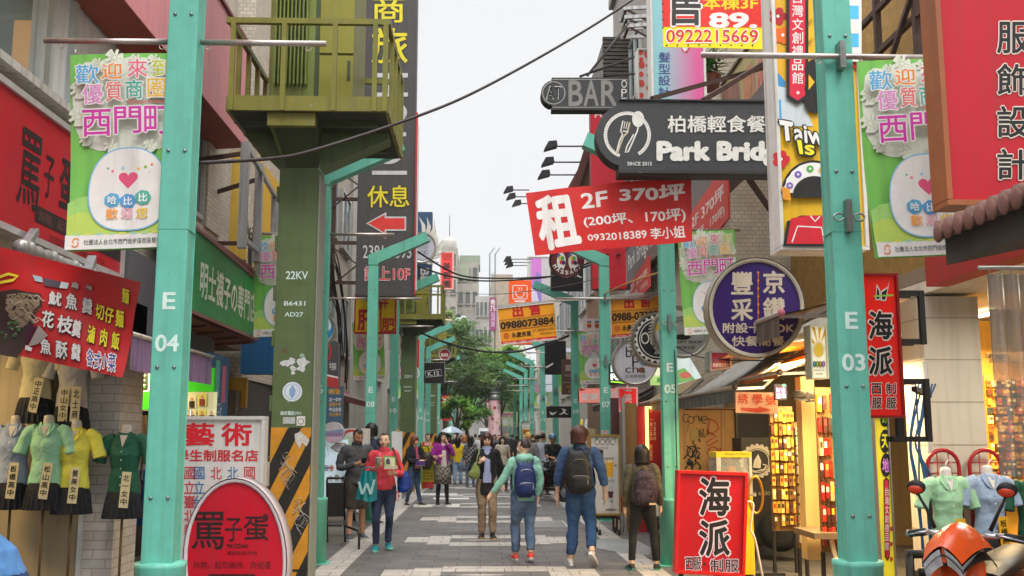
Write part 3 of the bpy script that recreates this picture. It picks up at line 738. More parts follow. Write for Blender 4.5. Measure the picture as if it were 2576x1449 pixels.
posts_l = [(6.75, '04', 'nearest teal post in front of the red fried food sign, marked E 04'), (13.5, '06', 'teal post half hidden behind the green transformer pillar, marked E 06'), (20.0, '08', 'teal post behind the man in grey, marked E 08'), (25.2, '10', 'slim teal post just right of the one marked E 08, marked E 10'), (36.5, '14', 'teal post right of the second transformer pillar, marked E 14'), (41.5, '16', 'teal post beside the black bulb edged sign, marked E 16'), (51.5, '20', 'far teal post before the street trees, marked E 20')]
posts_r = [(6.7, '03', 'nearest teal post beside the red tailor sign, marked E 03'), (13.2, '05', 'teal post beside the woman in olive jacket, marked E 05'), (20.0, '07', 'teal post behind the drinks menu board, marked E 07'), (26.4, '09', 'teal post behind the man in denim, marked E 09'), (33.4, '11', 'teal post right of the helmeted rider, marked E 11'), (40.2, '13', 'teal post left of the helmeted rider, marked E 13'), (49.0, '15', 'teal post by the yellow pedestrian sign, marked E 15'), (55.5, '17', 'far teal post behind the pedestrian sign, marked E 17'), (62.0, '19', 'farthest right teal post before the tree trunk, marked E 19')]
for y, n, l in posts_l: post(-2.16 if y > 10 else -2.06, y, n, l, y < 30)
for y, n, l in posts_r: post(2.47, y, n, l, y < 30, dz=.12 if y < 10 else 0)
for i, (x, y) in enumerate(((-2.1, 64), (-2.1, 72), (-2.1, 81), (2.4, 72), (2.4, 84))):
 post(x, y, str(22 + i), ['distant teal post under the low branches left of the pink column', 'second distant teal post along the left tree line', 'last teal post along the left tree line', 'distant teal post right of the pink column', 'last distant teal post right of the pink column'][i], False, False)
hang_banner(-2.84, 6.73, 4.24, 'green welcome banner on the nearest left post, partly behind it', .03).rotation_euler.y = -.045
hang_banner(2.47 + .10, 6.55, 4.19, 'green welcome banner under the big red sign on the nearest right post')
hang_banner(-2.16 - .93, 13.48, 4.31, 'green welcome banner half hidden behind the green transformer pillar')
hang_banner(-2.16 - .92, 24.0, 4.3, 'green welcome banner between the posts marked E 08 and E 10')
hang_banner(2.47 + .13, 13.05, 4.31, 'green welcome banner overlapped by the round purple sign', -.1)
hang_banner(2.47 + .05, 26.2, 4.32, 'green welcome banner between the posts marked E 09 and E 07')
hang_banner(2.47 + .05, 33.2, 4.3, 'green welcome banner behind the brown signboard')
hang_banner(2.47 + .05, 49, 4.3, 'green welcome banner far off beside the post marked E 15')
hang_banner(-2.16 - .9, 36.3, 4.3, 'green welcome banner behind the second transformer pillar')
# --- pad of transformer on a pillar
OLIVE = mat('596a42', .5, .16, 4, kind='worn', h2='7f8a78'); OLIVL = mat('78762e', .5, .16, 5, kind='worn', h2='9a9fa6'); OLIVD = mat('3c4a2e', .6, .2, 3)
def transformer(x, y, label, detail):
 t = thing('transformer_pillar', label, 'transformer', (x, y, 0), group='green transformers on pillars')
 b = MB(); b.box(x - .215, x + .215, y - .2, y + .2, 0, 4.58, OLIVE)
 b.box(x + .218, x + .235, y - .21, y + .21, .1, 4.5, mat('8d9184', .5, .2, 5))
 for z in (1.9, 2.6, 3.1, 3.65, 4.2): b.box(x - .245, x - .217, y - .19, y - .1, z, z + .17, OLIVE)
 b.build('pillar', t, bevel=.006)
 # stripes
 L = MB(); pl = Plane((x, y - .2, 0), (0, -1, 0)); X0, X1 = x - .213, x + .213
 L.box(X0, X1, y - .207, y - .201, .0, 1.73, mat('c98a26', .55, .2, 8, kind='chip', h2='a8aab0'))
 bk = mat('26241f', .6, .2, 8)
 def stripe(za):
  # black band running up to the right, clipped to the plate
  w = .30; sl = 2.1; pts = []
  for n_ in range(21):
   xx = lerp(X0, X1, n_ / 20); zz = za + (xx - X0) * sl
   pts.append((xx, min(max(zz, 0), 1.73), min(max(zz + w, 0), 1.73)))
  vs = [V((p[0], y - .2095, p[1])) for p in pts] + [V((p[0], y - .2095, p[2])) for p in pts]
  L.add(vs, [(i, i + 1, i + 22, i + 21) for i in range(20) if pts[i][1] < pts[i][2] or pts[i + 1][1] < pts[i + 1][2]], bk)
 for za in (-.75, -.15, .45, 1.05): stripe(za)
 L.box(X0, X1, y - .2125, y - .2115, .24, .262, '15140f')
 L.build('warning_plate', t)
 T = MB(); P = Plane((x, y - .2025, 0), (0, -1, 0))
 def wt(st, x0, x1, z0, z1, m=WPAINT, bo=.02, yo=.2035):
  vs, fs = glyph(st, bo); T.add([V((lerp(x0, x1, a) + x, y - yo - q, lerp(z0, z1, c))) for a, c, q in vs], fs, m)
 wt('22KV', -.11, .13, 3.33, 3.42); wt('B6431', -.12, .11, 3.04, 3.09); wt('AD27', -.11, .09, 2.92, 2.97)
 if detail:
  wt('電氣設備', -.13, -.06, 2.52, 2.58, mat('7d5a48'), .0); wt('維修電話1911', -.12, .1, 1.86, 1.905)
  for k, (a, c, r_) in enumerate(((-.08, 2.42, .05), (-.02, 2.44, .05), (.1, 2.43, .07), (.09, 2.36, .05), (.0, 2.36, .04), (-.1, 2.41, .04), (.0, 2.31, .025), (.09, 2.5, .035))):
   rr = random.Random(k); T.add([V((x + a + r_ * rr.uniform(.6, 1.2) * cos(q * pi / 5), y - .2036 - .0004 * k, c + r_ * rr.uniform(.4, .95) * sin(q * pi / 5))) for q in range(10)], [tuple(range(10))], mat('c9cccb', .7, .3, 30) if k < 7 else mat('8ea69a'))
  def disc(cx, cz, r_, m, yo, n=28): T.add([V((x + cx + r_ * cos(2 * pi * q / n), y - yo, cz + r_ * sin(2 * pi * q / n))) for q in range(n)], [tuple(range(n))], m)
  disc(.0, 2.11, .105, mat('d3dae0', .5, .1), .204); disc(.0, 2.11, .088, mat('9fb8d0', .5, .2), .2044); disc(0, 2.11, .078, mat('ccd6de', .5, .2), .2048)
  T.add([V((x + a, y - .2052, 2.11 + c)) for a, c in ((0, .075), (.035, .02), (.03, -.03), (0, -.075), (-.03, -.03), (-.035, .02))], [tuple(range(6))], mat('7f9dc0'))
  T.box(x - .09, x + .04, y - .2045, y - .2042, 1.77, 1.84, mat('b9bcb8', .6, .4, 60)); T.box(x + .055, x + .145, y - .2045, y - .2042, 1.75, 1.85, mat('d6d4cd'))
  T.tube([(x + .1 + .03 * cos(q * .6), y - .205, 1.795 + .03 * sin(q * .6)) for q in range(12)], .003, DARK, 4)
  for (px_, pz, sc) in ((-.1, 1.3, 1), (.05, .83, .9)):     # sprayed tag scrawl
   for w_ in range(3):
    pts = [(x + px_ + .03 * w_ + .04 * sc * sin(q * 1.9 + w_) + .006 * q, y - .214, pz - .09 * w_ + .055 * sc * cos(q * 1.3 + w_ * 2) + .012 * q) for q in range(14)]
    T.tube(pts, .003, mat('c4c2bb', .6), 4)
  T.add([V((x + a, y - .2135, c)) for a, c in ((.04, 1.66), (.1, 1.69), (.2, 1.6), (.17, 1.53), (.12, 1.57), (.1, 1.5), (.05, 1.58))], [tuple(range(7))], mat('c5c1b8', .7, .3, 30))
 T.build('lettering', t)
 # brackets under the deck
 yb0, yb1, zf = y - .88, y + .9, 5.0
 xl, xr = x - .62, x + 1.0
 b = MB()
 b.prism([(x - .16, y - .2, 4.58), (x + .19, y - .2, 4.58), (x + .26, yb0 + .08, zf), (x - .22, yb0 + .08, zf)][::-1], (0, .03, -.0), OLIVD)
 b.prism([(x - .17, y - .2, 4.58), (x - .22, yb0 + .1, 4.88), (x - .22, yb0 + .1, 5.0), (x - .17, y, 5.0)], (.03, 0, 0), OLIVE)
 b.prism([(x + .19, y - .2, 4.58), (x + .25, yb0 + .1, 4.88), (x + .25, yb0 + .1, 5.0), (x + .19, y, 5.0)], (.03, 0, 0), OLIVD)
 b.prism([(x + .22, y - .16, 4.58), (xr - .03, y - .16, 4.93), (xr - .03, y - .16, 5.0), (x + .22, y - .16, 5.0)], (0, .3, 0), OLIVE)
 b.prism([(x - .22, y - .16, 4.58), (xl + .03, y - .16, 4.93), (xl + .03, y - .16, 5.0), (x - .22, y - .16, 5.0)], (0, .3, 0), OLIVE)
 b.box(x - .23, x + .27, yb0 + .02, yb0 + .1, 4.86, 4.998, OLIVL)
 b.build('bracket', t)
 b = MB(); b.box(xl, xr, yb0, yb1, 5.0, 5.012, mat('2f352a', .8));
 b.box(xl - .0, xr + .0, yb0 - .04, yb0 - .001, 5.002, 5.16, OLIVL); b.box(xl - .04, xl - .001, yb0, yb1, 5.0, 5.16, OLIVL); b.box(xr + .001, xr + .04, yb0, yb1, 5.0, 5.16, OLIVL)
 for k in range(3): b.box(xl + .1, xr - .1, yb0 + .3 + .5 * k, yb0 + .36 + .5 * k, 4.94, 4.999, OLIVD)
 b.build('deck', t)
 b = MB(); zt = 5.98
 b.bar((xl - .06, yb0 - .03, zt), (xr + .05, yb0 - .03, zt), .06, .06, OLIVL)
 b.bar((xl - .02, yb0, zt), (xl - .02, yb1, zt), .05, .06, OLIVL); b.bar((xr + .02, yb0, zt), (xr + .02, yb1, zt), .05, .06, OLIVL); b.bar((xl, yb1, zt), (xr, yb1, zt), .05, .06, OLIVL)
 n = 3
 for k in range(n + 1):
  xx = lerp(xl + .02, xr - .0, k / n); b.bar((xx, yb0 - .045, 5.0), (xx, yb0 - .045, zt - .03), .052, .04, OLIVL, upv=(0, 1, 0))
 for k in range(1, 5):
  yy = lerp(yb0, yb1, k / 4.); b.bar((xr + .025, yy - .03, 5.0), (xr + .025, yy - .03, zt - .03), .05, .05, OLIVL, upv=(0, 1, 0)); b.bar((xl - .025, yy - .03, 5.0), (xl - .025, yy - .03, zt - .03), .05, .05, OLIVL, upv=(0, 1, 0))
 for xx in (xr - .11,): b.bar((xx, yb0 - .045, 5.0), (xx, yb0 - .045, zt - .03), .05, .04, OLIVL, upv=(0, 1, 0))
 b.build('railing', t)
 b = MB(); b.box(xl + .24, xr - .38, y - .5, y - .42, 5.02, 5.19, mat('3d2c26', .7, .3, 10, kind='chip', h2='c9c5bc')); b.box(xl + .34, xl + .62, y - .504, y - .5, 5.03, 5.16, mat('d5d0c4', .6, .2)); b.build('base_beam', t)
 c = MB(); c0, c1 = xl + .3, xr - .4
 zt = 7.9 if detail else 6.25; c.box(c0, c1, y - .45, y + .62, 5.2, zt, mat('706e2c', .5, .16, 3, kind='streak', h2='4f5a30')); c.build('cabinet', t)
 d = MB(); fl = mat('74803c', .45, .1, 4); d.box(c0 + .04, c0 + .5, y - .47, y - .451, 5.24, zt - .05, fl)
 for k in range(9): d.box(c0 + .08 + k * .042, c0 + .093 + k * .042, y - .57, y - .471, 5.42, min(6.95, zt - .1), fl)
 d.build('cooling_fin', t)
 e = MB(); e.box(c0 + .55, c1 - .0, y - .468, y - .451, 5.22, 5.78, mat('85822d', .5, .1)); e.box(c0 + .55, c1, y - .468, y - .451, 5.81, min(7.0, zt - .02), mat('85822d', .5, .1)); e.box(c1 - .06, c1 - .03, y - .48, y - .469, 5.5, 5.72, OLIVD); e.box(c0 + .5, c0 + .545, y - .462, y - .451, 5.2, zt, OLIVD); e.build('door', t)
 return t
transformer(-2.02, 11.1, 'nearest tall olive green transformer on a striped pillar with railed platform', True)
transformer(-2.16, 30.2, 'second olive green transformer pillar behind the post marked E 10', False)
transformer(-2.16, 45, 'distant green transformer behind the black bulb edged sign', False)
# ================================================================== SIGNS
WH, BK, RD = 'e6e4e0', '1d1b1b', 'd3202c'
WF = mat('d8d6d0', .4, .12, 8, kind='streak', h2='8d857a'); SILV = mat('b9b6ad', .35, .15, 10, metal=.5)
BROWNF = mat('9a5a36', .5, .15, 5); DKF = mat('37322f', .5, .2, 6)
def wavy(a, k1, k2, ph=0): return lambda p: a * sin(p.x * k1 + p.z * k2 + ph)
# ---- right hand side, near to far
sign('tailor_sign', 'huge red tailor sign with black characters and brown metal frame, upper right corner', 'sign', PY(5.5), (2358, -220, 2800, 517), mat('b41c2a', .35, .06, 2),
 sum([[('t', ch, 2504, v0, 2592, v1, 'd7d0c2', .05), ('t', ch, 2507, v0 + 3, 2589, v1 - 3, BK, .02)] for ch, v0, v1 in (('服', 52, 138), ('飾', 158, 243), ('設', 264, 350), ('計', 372, 456))], []),
 t=.17, frame=(BROWNF, .03), side=mat('7c3f30', .5, .15, 5))
def gradmat(a, b, k='gradx'): return mat(a, .4, .05, 3, kind=k, h2=b)
yb = mat('e8b72a', .35, .06, 3)
sc_ = [(2040 + 62 * cos(R(a)), 482 - 62 * sin(R(a))) for a in range(95, 200, 8)]
items = [('q', [(1950, 0), (1978, 0), (1985, 240), (1965, 320), (1950, 320)], 'e3ab2b'), ('q', [(1950, 175), (1975, 205), (1975, 218), (1950, 226)], '3f8fc8'), ('q', [(1950, 215), (1990, 225), (2022, 262), (2045, 318), (1951, 318)], 'c9d2d6'), ('q', [(1951, 250), (1964, 252), (1966, 307), (1952, 307)], '39a0d6')]
for u, v, c in ((1956, 42, 'b8232e'), (1968, 90, 'e2691f'), (1963, 402, 'c8262f'), (2148, 152, 'd12a3a')):
 items += [('c', u + 13 * cos(k * 1.257), v + 13 * sin(k * 1.257), 10, 10, c) for k in range(5)] + [('c', u, v, 4, 4, WH)]
items += [('q', [(1976, -60), (2031, -60), (2031, 248), (2004, 266), (1976, 248)], BK), ('q', [(1984, -60), (2023, -60), (2023, 242), (2004, 256), (1984, 242)], 'd6203c'), ('v', '台灣文創禮品館', 1990, -20, 2018, 216, WH, .01), ('c', 2005, 236, 4, 4, WH)]
items += [('c', 2047, 226 + 30 * k, 26, 26, BK) for k in (0, -1.6, 1.2)] + [('q', [(2031, 70 + 50 * k), (2031, 110 + 50 * k), (2046, 90 + 50 * k)], yb) for k in (-1, 0, 1, 2.4)]
items += [('tq', 'Taiwan', ((1952, 300), (2120, 330), (2120, 380), (1960, 360)), BK, .12), ('tq', 'Taiwan', ((1957, 304), (2118, 334), (2116, 376), (1964, 355)), WH, .03), ('tq', 'Is', ((1996, 350), (2052, 352), (2050, 400), (2004, 396)), BK, .14), ('tq', 'Is', ((2001, 355), (2047, 357), (2045, 394), (2008, 391)), 'f1e02f', .03), ('tq', 'T', ((1957, 308), (1990, 314), (1988, 360), (1964, 356)), WH, .03)]
items += [('q', [(1958, 490)] + [(2042 + 80 * cos(R(a)), 490 - 84 * sin(R(a))) for a in range(180, 0, -9)] + [(2122, 490)], BK), ('q', [(1966, 488)] + [(2042 + (72 + 3 * (a // 9 % 2)) * cos(R(a)), 488 - 76 * sin(R(a))) for a in range(180, 0, -9)] + [(2118, 488)], 'e9e6e4')]
items += [('c', u, v, 9, 9, c) for u, v, c in ((1983, 470, '8a6cc0'), (2004, 442, '7a62b8'), (2034, 428, '4fae46'), (2064, 432, 'eab02c'))] + [('c', u, v, 3, 3, WH) for u, v in ((1983, 470), (2004, 442), (2034, 428))]
items += [('q', [(1990, 500)] + [(2044 + 54 * cos(R(a)), 496 - 50 * sin(R(a))) for a in range(180, 0, -9)] + [(2098, 500)], '23211f'), ('q', [(1962, 472), (1982, 478), (1986, 508), (1966, 504)], 'eb9a26'), ('q', [(1966, 622), (1975, 560), (2010, 545), (2110, 545), (2110, 622)], BK), ('q', [(1974, 616), (1986, 552), (2030, 545), (2120, 548), (2120, 616)], 'd02233'), ('l', [(1988, 612), (2002, 572), (2062, 575), (2070, 616)], 3.5, WH), ('l', [(2034, 546), (2046, 560), (2058, 547)], 3.5, WH)]
items += [('r', 2124, -60, 2162, 160, WH), ('r', 2124, 20, 2155, 54, '53b8e4'), ('r', 2124, 90, 2155, 124, '53b8e4'), ('r', 2124, -50, 2155, -16, '53b8e4')]
sign('souvenir_sign', 'tall yellow souvenir sign lettered Taiwan Is behind the nearest right post', 'sign', PY(8.0), (1950, -90, 2165, 628), yb, items, t=.28, frame=(WF, .028), side=mat('8f8782', .4, .12, 4, kind='streak'))
its = [('q', [(2202, 755), (2205, 714), (2213, 728), (2214, 755)], WH), ('q', [(2204, 752), (2206, 722), (2211, 732), (2212, 752)], BK), ('q', [(2215, 757), (2214, 733), (2232, 722), (2237, 707), (2228, 757)], WH), ('q', [(2218, 754), (2217, 736), (2232, 726), (2235, 714), (2226, 754)], BK), ('l', [(2197, 746), (2220, 744), (2247, 743)], 4, '9fd24a')]
for ch, v0, v1 in (('海', 778, 858), ('派', 868, 948)): its += [('t', ch, 2180, v0, 2248, v1, 'e8ddd4', .075), ('t', ch, 2184, v0 + 4, 2244, v1 - 4, BK, .035)]
for ch, u, v in (('西', 2191, 964), ('服', 2192, 1000), ('制', 2227, 964), ('服', 2228, 1000)): its += [('t', ch, u - 2, v - 2, u + 27, v + 30, 'eadfd6', .05), ('t', ch, u, v, u + 25, v + 28, BK, .02)]
sign('tailor_lightbox', 'upright red lit tailor sign with black characters fixed beside the post marked E 03', 'sign', PY(7.4), (2163, 690, 2264, 1050), mat('e42016', .3, .04, 3, em=.2), its, t=.18, frame=(mat('8e1b1c', .4, .1), .018), side=mat('8e1b1c', .4, .1))
b = MB()
for z0, z1 in ((2.35, 2.72), (1.62, 2.05)):
 for yy in (7.5, 7.62): b.bar((3.08, yy, z0), (3.32, yy, z0), .04, .04, DARK); b.bar((3.08, yy, z1), (3.32, yy, z1), .04, .04, DARK)
 b.bar((3.35, 7.5, z0 - .02), (3.35, 7.5, z1 + .02), .04, .04, DARK)
b.bar((3.14, 7.52, 1.6), (3.14, 7.52, 2.8), .05, .05, DARK); b.bar((3.3, 7.6, 2.0), (4.0, 8.9, 2.0), .04, .04, DARK)
tag(b.build('sign_bracket'), 'black steel bracket holding the upright red tailor sign to the wall', 'bracket')
its = [('q', [(1662, -70), (1935, -70), (1935, 69), (1667, 67)], 'e03226'), ('t', '售', 1671, -52, 1768, 70, WH, .05), ('t', '售', 1676, -47, 1763, 65, '3a3634', .024), ('tq', '本棟3F', ((1768, -10), (1906, -8), (1906, 25), (1768, 23)), 'f5d51e', .03), ('t', '89.1', 1783, 31, 1940, 71, 'efece8', .05)]
its += OUT('0922215669', 1676, 75, 1907, 107, 'd8262c', 'f4ede4', 3) + [('c', 1677 + 27 * k, 114, 2, 2, DARK) for k in range(9)] + [('c', 1667, 20 * k + 10, 2, 2, DARK) for k in range(4)]
sign('sale_banner', 'red and yellow for sale banner with a phone number, above the black cafe sign', 'banner', PY(10.8), ((1660, -110), (1940, -110), (1940, 124), (1669, 118)), mat('f0dd1f', .4, .05, 3), its, seg=16, warp=wavy(.006, 6, 5), back=mat('c9c3b4'))
its = [('v', '髮型設計師', 1656, 130, 1686, 275, '454a8e', .01), ('q', [(1720, 115), (1730, 100), (1740, 60), (1702, 60), (1702, 115)], 'd0406a'), ('q', [(1708, 100), (1716, 128), (1728, 134), (1736, 120), (1740, 90)], 'd43a56'), ('q', [(1714, 118), (1722, 131), (1730, 124), (1726, 110)], 'dfe4ea')]
sign('salon_sign', 'tall hair salon sign fading from teal to pink with purple writing', 'sign', PY(12.4), (1636, -120, 1772, 300), gradmat('8cc4cc', 'd8629c'), its, t=.25, frame=(WF, .03))
its = [('c', u, v, r, r * 1.15, 'd8574c') for u, v, r in ((1612, 132, 6), (1627, 138, 7), (1614, 163, 8), (1613, 187, 6), (1613, 210, 8), (1630, 190, 4), (1613, 240, 6), (1630, 222, 5), (1613, 150, 5), (1630, 165, 5))]
sign('dotted_light_box', 'narrow white column box with red polka dots beside the hair salon sign', 'sign', PY(13.2), (1604, 124, 1637, 262), mat('ddd6d0', .4, .08), its, t=.2, frame=(WF, .02))
# Park bridge sign with its round end
DKS = mat('393a3c', .45, .12, 8)
pl = PY(10.0)
outl = [(1556, 250), (2000, 250), (2000, 440), (1556, 440), (1556, 416)] + [(1580 + 80 * cos(R(a)), 340 - 80 * sin(R(a))) for a in range(248, 110, -8)] + [(1556, 266)]
LB = mat('d5d3cc', .5, .15, 20, kind='chip', h2='a8a49a')
ring = []
for j in range(49):
 a = R(250 - j * 330 / 48); ring.append((1578 + 55 * cos(a), 340 - 55 * sin(a)))
its = [('l', ring[:46], 8.5, LB), ('l', [(1612, 292), (1603, 330), (1590, 360), (1580, 382), (1573, 384), (1577, 368), (1594, 338)], 3.6, LB), ('c', 1605, 300, 15, 20, LB), ('l', [(1567, 304), (1561, 330), (1566, 338), (1558, 355), (1551, 382)], 3.2, LB), ('l', [(1584, 308), (1578, 334), (1568, 344), (1560, 364), (1552, 388)], 4.5, 'bdae94'), ('l', [(1572, 306), (1569, 324)], 2, LB), ('l', [(1578, 307), (1574, 325)], 2, LB), ('l', [(1566, 330), (1578, 332)], 3, LB)]
its += [('t', '柏橋輕食餐廳', 1679, 291, 1975, 334, LB, .022), ('t', 'Park Bridge', 1651, 355, 1990, 420, LB, .075), ('t', 'SINCE 2015', 1578, 408, 1639, 417, WH, .01)]
rr = random.Random(3)
its += [('c', 1578 + 55 * cos(R(a)), 340 - 55 * sin(R(a)), 1.1, 1.1, '5b574f') for a in range(-60, 250, 7)]
for st, u0, v0, u1, v1 in (('柏橋輕食餐廳', 1679, 291, 1975, 334), ('Park Bridge', 1651, 355, 1990, 420)):   # bulbs along the strokes
 vs, _ = glyph(st, .0); last = (9, 9)
 for a, c, _q in vs:
  if math.hypot((a - last[0]) * (u1 - u0), (c - last[1]) * (v1 - v0)) > 4.2:
   its.append(('c', lerp(u0, u1, a), lerp(v1, v0, c), .9, .9, '5b574f')); last = (a, c)
cafe = sign('cafe_sign', 'large black cafe sign with round end, fork and spoon emblem and bulb letters', 'sign', pl, outl, DKS, its, t=.22, side=mat('2b2623', .6, .2, 6, kind='chip', h2='c9bda6'))
b = MB()
for u0, v0, u1, v1 in ((1556, 250, 2000, 258), (1556, 430, 2000, 440)):
 a_, c_ = pl.hit(u0, v0, .0), pl.hit(u1, v1, .0); b.box(a_.x, c_.x, 9.975, 9.999, c_.z, a_.z, mat('2e2c2b', .5, .2, 7, kind='chip', h2='bdb2a0'))
b.build('frame', cafe)
b = MB()
for p, q in (((1640, 248, 10.2), (1960, 160, 11.6)), ((1770, 252, 10.2), (1985, 120, 11.4)), ((1880, 445, 10.2), (1960, 560, 11.2))):
 b.bar(hy(*p), hy(*q), .05, .05, RUST)
b.build('brace', cafe)
# bar sign
its = [('l', [(1390, 200), (1578, 200), (1578, 270), (1390, 270)], 1.6, 'a8a6a2'), ('o', 1393, 234, 29, 29, 2, 'a8a6a2'), ('t', 'AT', 1374, 217, 1412, 250, WH, -.0), ('t', 'AT', 1375.5, 218.5, 1410.5, 248.5, DKS, -.012)]
def outline_text(st, u0, v0, u1, v1, c, base): return [('t', st, u0, v0, u1, v1, c, .02), ('t', st, u0 + 1.4, v0 + 1.6, u1 - 1.4, v1 - 1.6, base, -.004)]
for ch, a_, c_ in (('B', 1430, 1466), ('A', 1468, 1506), ('R', 1512, 1552)): its += outline_text(ch, a_, 202, c_, 267, '85837f', DKS)
its += [('v', 'OPEN', 1563, 200, 1577, 290, WH, .0)]
sign('bar_sign', 'small black bar sign with white outline letters and round left end against the sky', 'sign', PY(13.2), [(1388, 195), (1582, 195), (1582, 276), (1388, 276), (1388, 262)] + [(1393 + 32 * cos(R(a)), 234 - 32 * sin(R(a))) for a in range(255, 104, -10)] + [(1388, 205)], DKS, its, t=.2, side=DARK)
sign('sportswear_sign', 'tall plain red sportswear sign behind the cafe sign, white letters along its top edge', 'sign', PY(21.2), (1488, 278, 1572, 726), mat('c01f30', .4, .06, 2), [('t', 'PUMA', 1496, 281, 1562, 296, 'd9cfcf', .05)], t=.3, side=mat('8d1a26'))
# rent banner
RB = mat('cc2622', .45, .06, 3); W2 = 'ece6e2'
its = [('tq', '租', ((1341, 494), (1438, 484), (1465, 618), (1362, 634)), W2, .05), ('tq', '2F', ((1459, 488), (1526, 480), (1529, 519), (1463, 527)), W2, .03), ('tq', '370坪', ((1556, 473), (1723, 459), (1725, 502), (1558, 510)), W2, .04), ('tq', '(200坪、170坪)', ((1465, 545), (1724, 520), (1727, 558), (1470, 575)), W2, .025), ('tq', '0932018389 李小姐', ((1476, 588), (1723, 565), (1726, 597), (1479, 608)), W2, .02)]
sign('rent_banner', 'slanting red for rent banner with white writing hung across the street', 'banner', PY(10.3), ((1323, 484), (1739, 442), (1742, 606), (1346, 643)), RB, its, seg=28, warp=lambda p: .025 * sin(p.x * 9 + p.z * 1.5) * .6 + .02 * sin(p.x * 3 - p.z * 2) + .022 * math.exp(-((p.x - 1.3) / .07) ** 2), back=mat('b3231f'))
# facade band of the cafe and rent posters on the wall side
pl = PX(3.42)
sign('cafe_fascia', 'long grey cafe fascia with white lettering running along the right wall', 'sign', pl, ('w', [(3.42, 24, 5.9), (3.42, 11, 5.9), (3.42, 11, 5.12), (3.42, 24, 5.12)]), mat('6b6563', .5, .12, 2, kind='streak'), [('tw', 'Park Bridge', 23.0, 20.2, 5.3, 5.78, WH, .02), ('tw', '柏橋輕食餐廳', 20.0, 17.2, 5.4, 5.75, WH, .02), ('pw', [(23.9, 5.15), (23.3, 5.15), (23.3, 5.88), (23.9, 5.88)], 'c7bdb2')], t=.18)
for (u0, u1, v0, v1, lab, x) in ((1738, 1832, 470, 606, 'faded red rent poster flat on the upper right wall beside the rent banner', 3.38), (1586, 1634, 676, 752, 'small red rent poster under the grey cafe fascia', 3.34)):
 pl = PX(x); a_, c_ = pl.hit(u0, (v0 + v1) / 2), pl.hit(u1, (v0 + v1) / 2); z1, z0 = pl.hit((u0 + u1) / 2, v0).z, pl.hit((u0 + u1) / 2, v1).z
 h_ = z1 - z0
 sign('rent_poster', lab, 'poster', pl, ('w', [(x, a_.y, z1 - .12 * h_), (x, c_.y, z1 + .12 * h_), (x, c_.y, z0 + .12 * h_), (x, a_.y, z0 - .12 * h_)]), mat('c9473f', .6, .1, 3), [('tw', '2F 370坪', a_.y, lerp(a_.y, c_.y, .92), z0 + .52 * h_, z0 + .8 * h_, 'e3cdc6', .03), ('tw', '(200坪、170坪)', a_.y, lerp(a_.y, c_.y, .92), z0 + .2 * h_, z0 + .42 * h_, 'e3cdc6', .02)], t=.03, group='red rent posters on the right wall')
# purple round
PU = mat('33195f', .35, .05, 2); BG = 'cbbba4'
its = [('t', ch, u0, v0, u0 + 55, v1, BG, .032) for ch, u0, v0, v1 in (('豐', 1839, 683, 741), ('采', 1839, 751, 807), ('京', 1919, 681, 739), ('鑽', 1919, 748, 806))]
its += [('t', '附設卡拉OK', 1818, 812, 1998, 838, BG, .025), ('t', '快餐簡餐', 1841, 845, 1973, 871, BG, .025), ('l', [(1907, 683), (1907, 806)], 1.6, 'd8801f')] + [('c', 1907, 686 + 20 * k, 2.6, 3.4, 'd8801f') for k in range(7)]
sign('round_lounge_sign', 'big round purple sign with beige characters overlapping a green banner', 'sign', PY(9.8), ('c', 1902, 775, 119, 124), PU, its, t=.2, frame=(mat('bfb6a4', .4, .1, 6, metal=.3), .035), side=mat('bfb6a4', .45))
sign('round_gift_sign', 'grey white round gift shop sign peeping out under the right green banner', 'sign', PY(13.9), ('c', 1722, 848, 58, 50), mat('a9a9ab', .5, .08), [('t', 'GIFT SHOP', 1700, 857, 1766, 864, BK, .03), ('t', '文創禮品館', 1696, 870, 1748, 878, BK, .01), ('c', 1716, 848, 22, 7, BK)], t=.15, frame=(SILV, .03))
its = [('o', 1655, 853, 55, 55, 3, WH), ('o', 1655, 853, 47, 47, 2, WH), ('c', 1655, 853, 44, 44, '1e1d1e'), ('t', 'Oraoo', 1612, 836, 1690, 866, 'd0cdc6', .0), ('t', '源', 1645, 868, 1672, 892, 'c9c6bf', .0)]
its += [('c', 1655 + 57 * cos(R(a)), 853 - 57 * sin(R(a)), 4, 4, WH) for a in range(0, 360, 15)]
capf = mat('9d968b', .4, .2, 10, metal=.4)
def crimp(t, pl, u, v, ru, m):
 b = MB()
 for k in range(48):
  a = 2 * pi * k / 48; p = pl.hit(u + ru * cos(a), v - ru * sin(a), -.02); q = pl.hit(u + ru * 1.05 * cos(a), v - ru * 1.05 * sin(a), -.2); b.bar(p, q, .03, .018, m)
 b.build('crimped_edge', t)
t_ = sign('cap_sign', 'black bottle cap shaped sign left of the post marked E 05', 'sign', PY(14.6), ('c', 1655, 853, 64, 67), mat('232122', .4, .1), its, t=.16, frame=(capf, .03), side=capf, group='bottle cap shaped signs')
crimp(t_, PY(14.6), 1655, 853, 66, mat('b9b0a2', .4, .2))
t_ = sign('cap_sign', 'pale bottle cap shaped sign with yellow rays mostly behind the post marked E 05', 'sign', PY(14.0), ('c', 1702, 833, 58, 61), mat('c9c6c2', .45, .08), [('q', [(1650, 800), (1672, 778), (1702, 833)], 'd9aa2e'), ('q', [(1643, 830), (1646, 812), (1702, 833)], 'd9aa2e'), ('c', 1690, 830, 24, 30, '7c2422')], t=.16, frame=(capf, .025), side=capf, group='bottle cap shaped signs')
crimp(t_, PY(14.0), 1702, 833, 60, mat('b9b0a2', .4, .2))
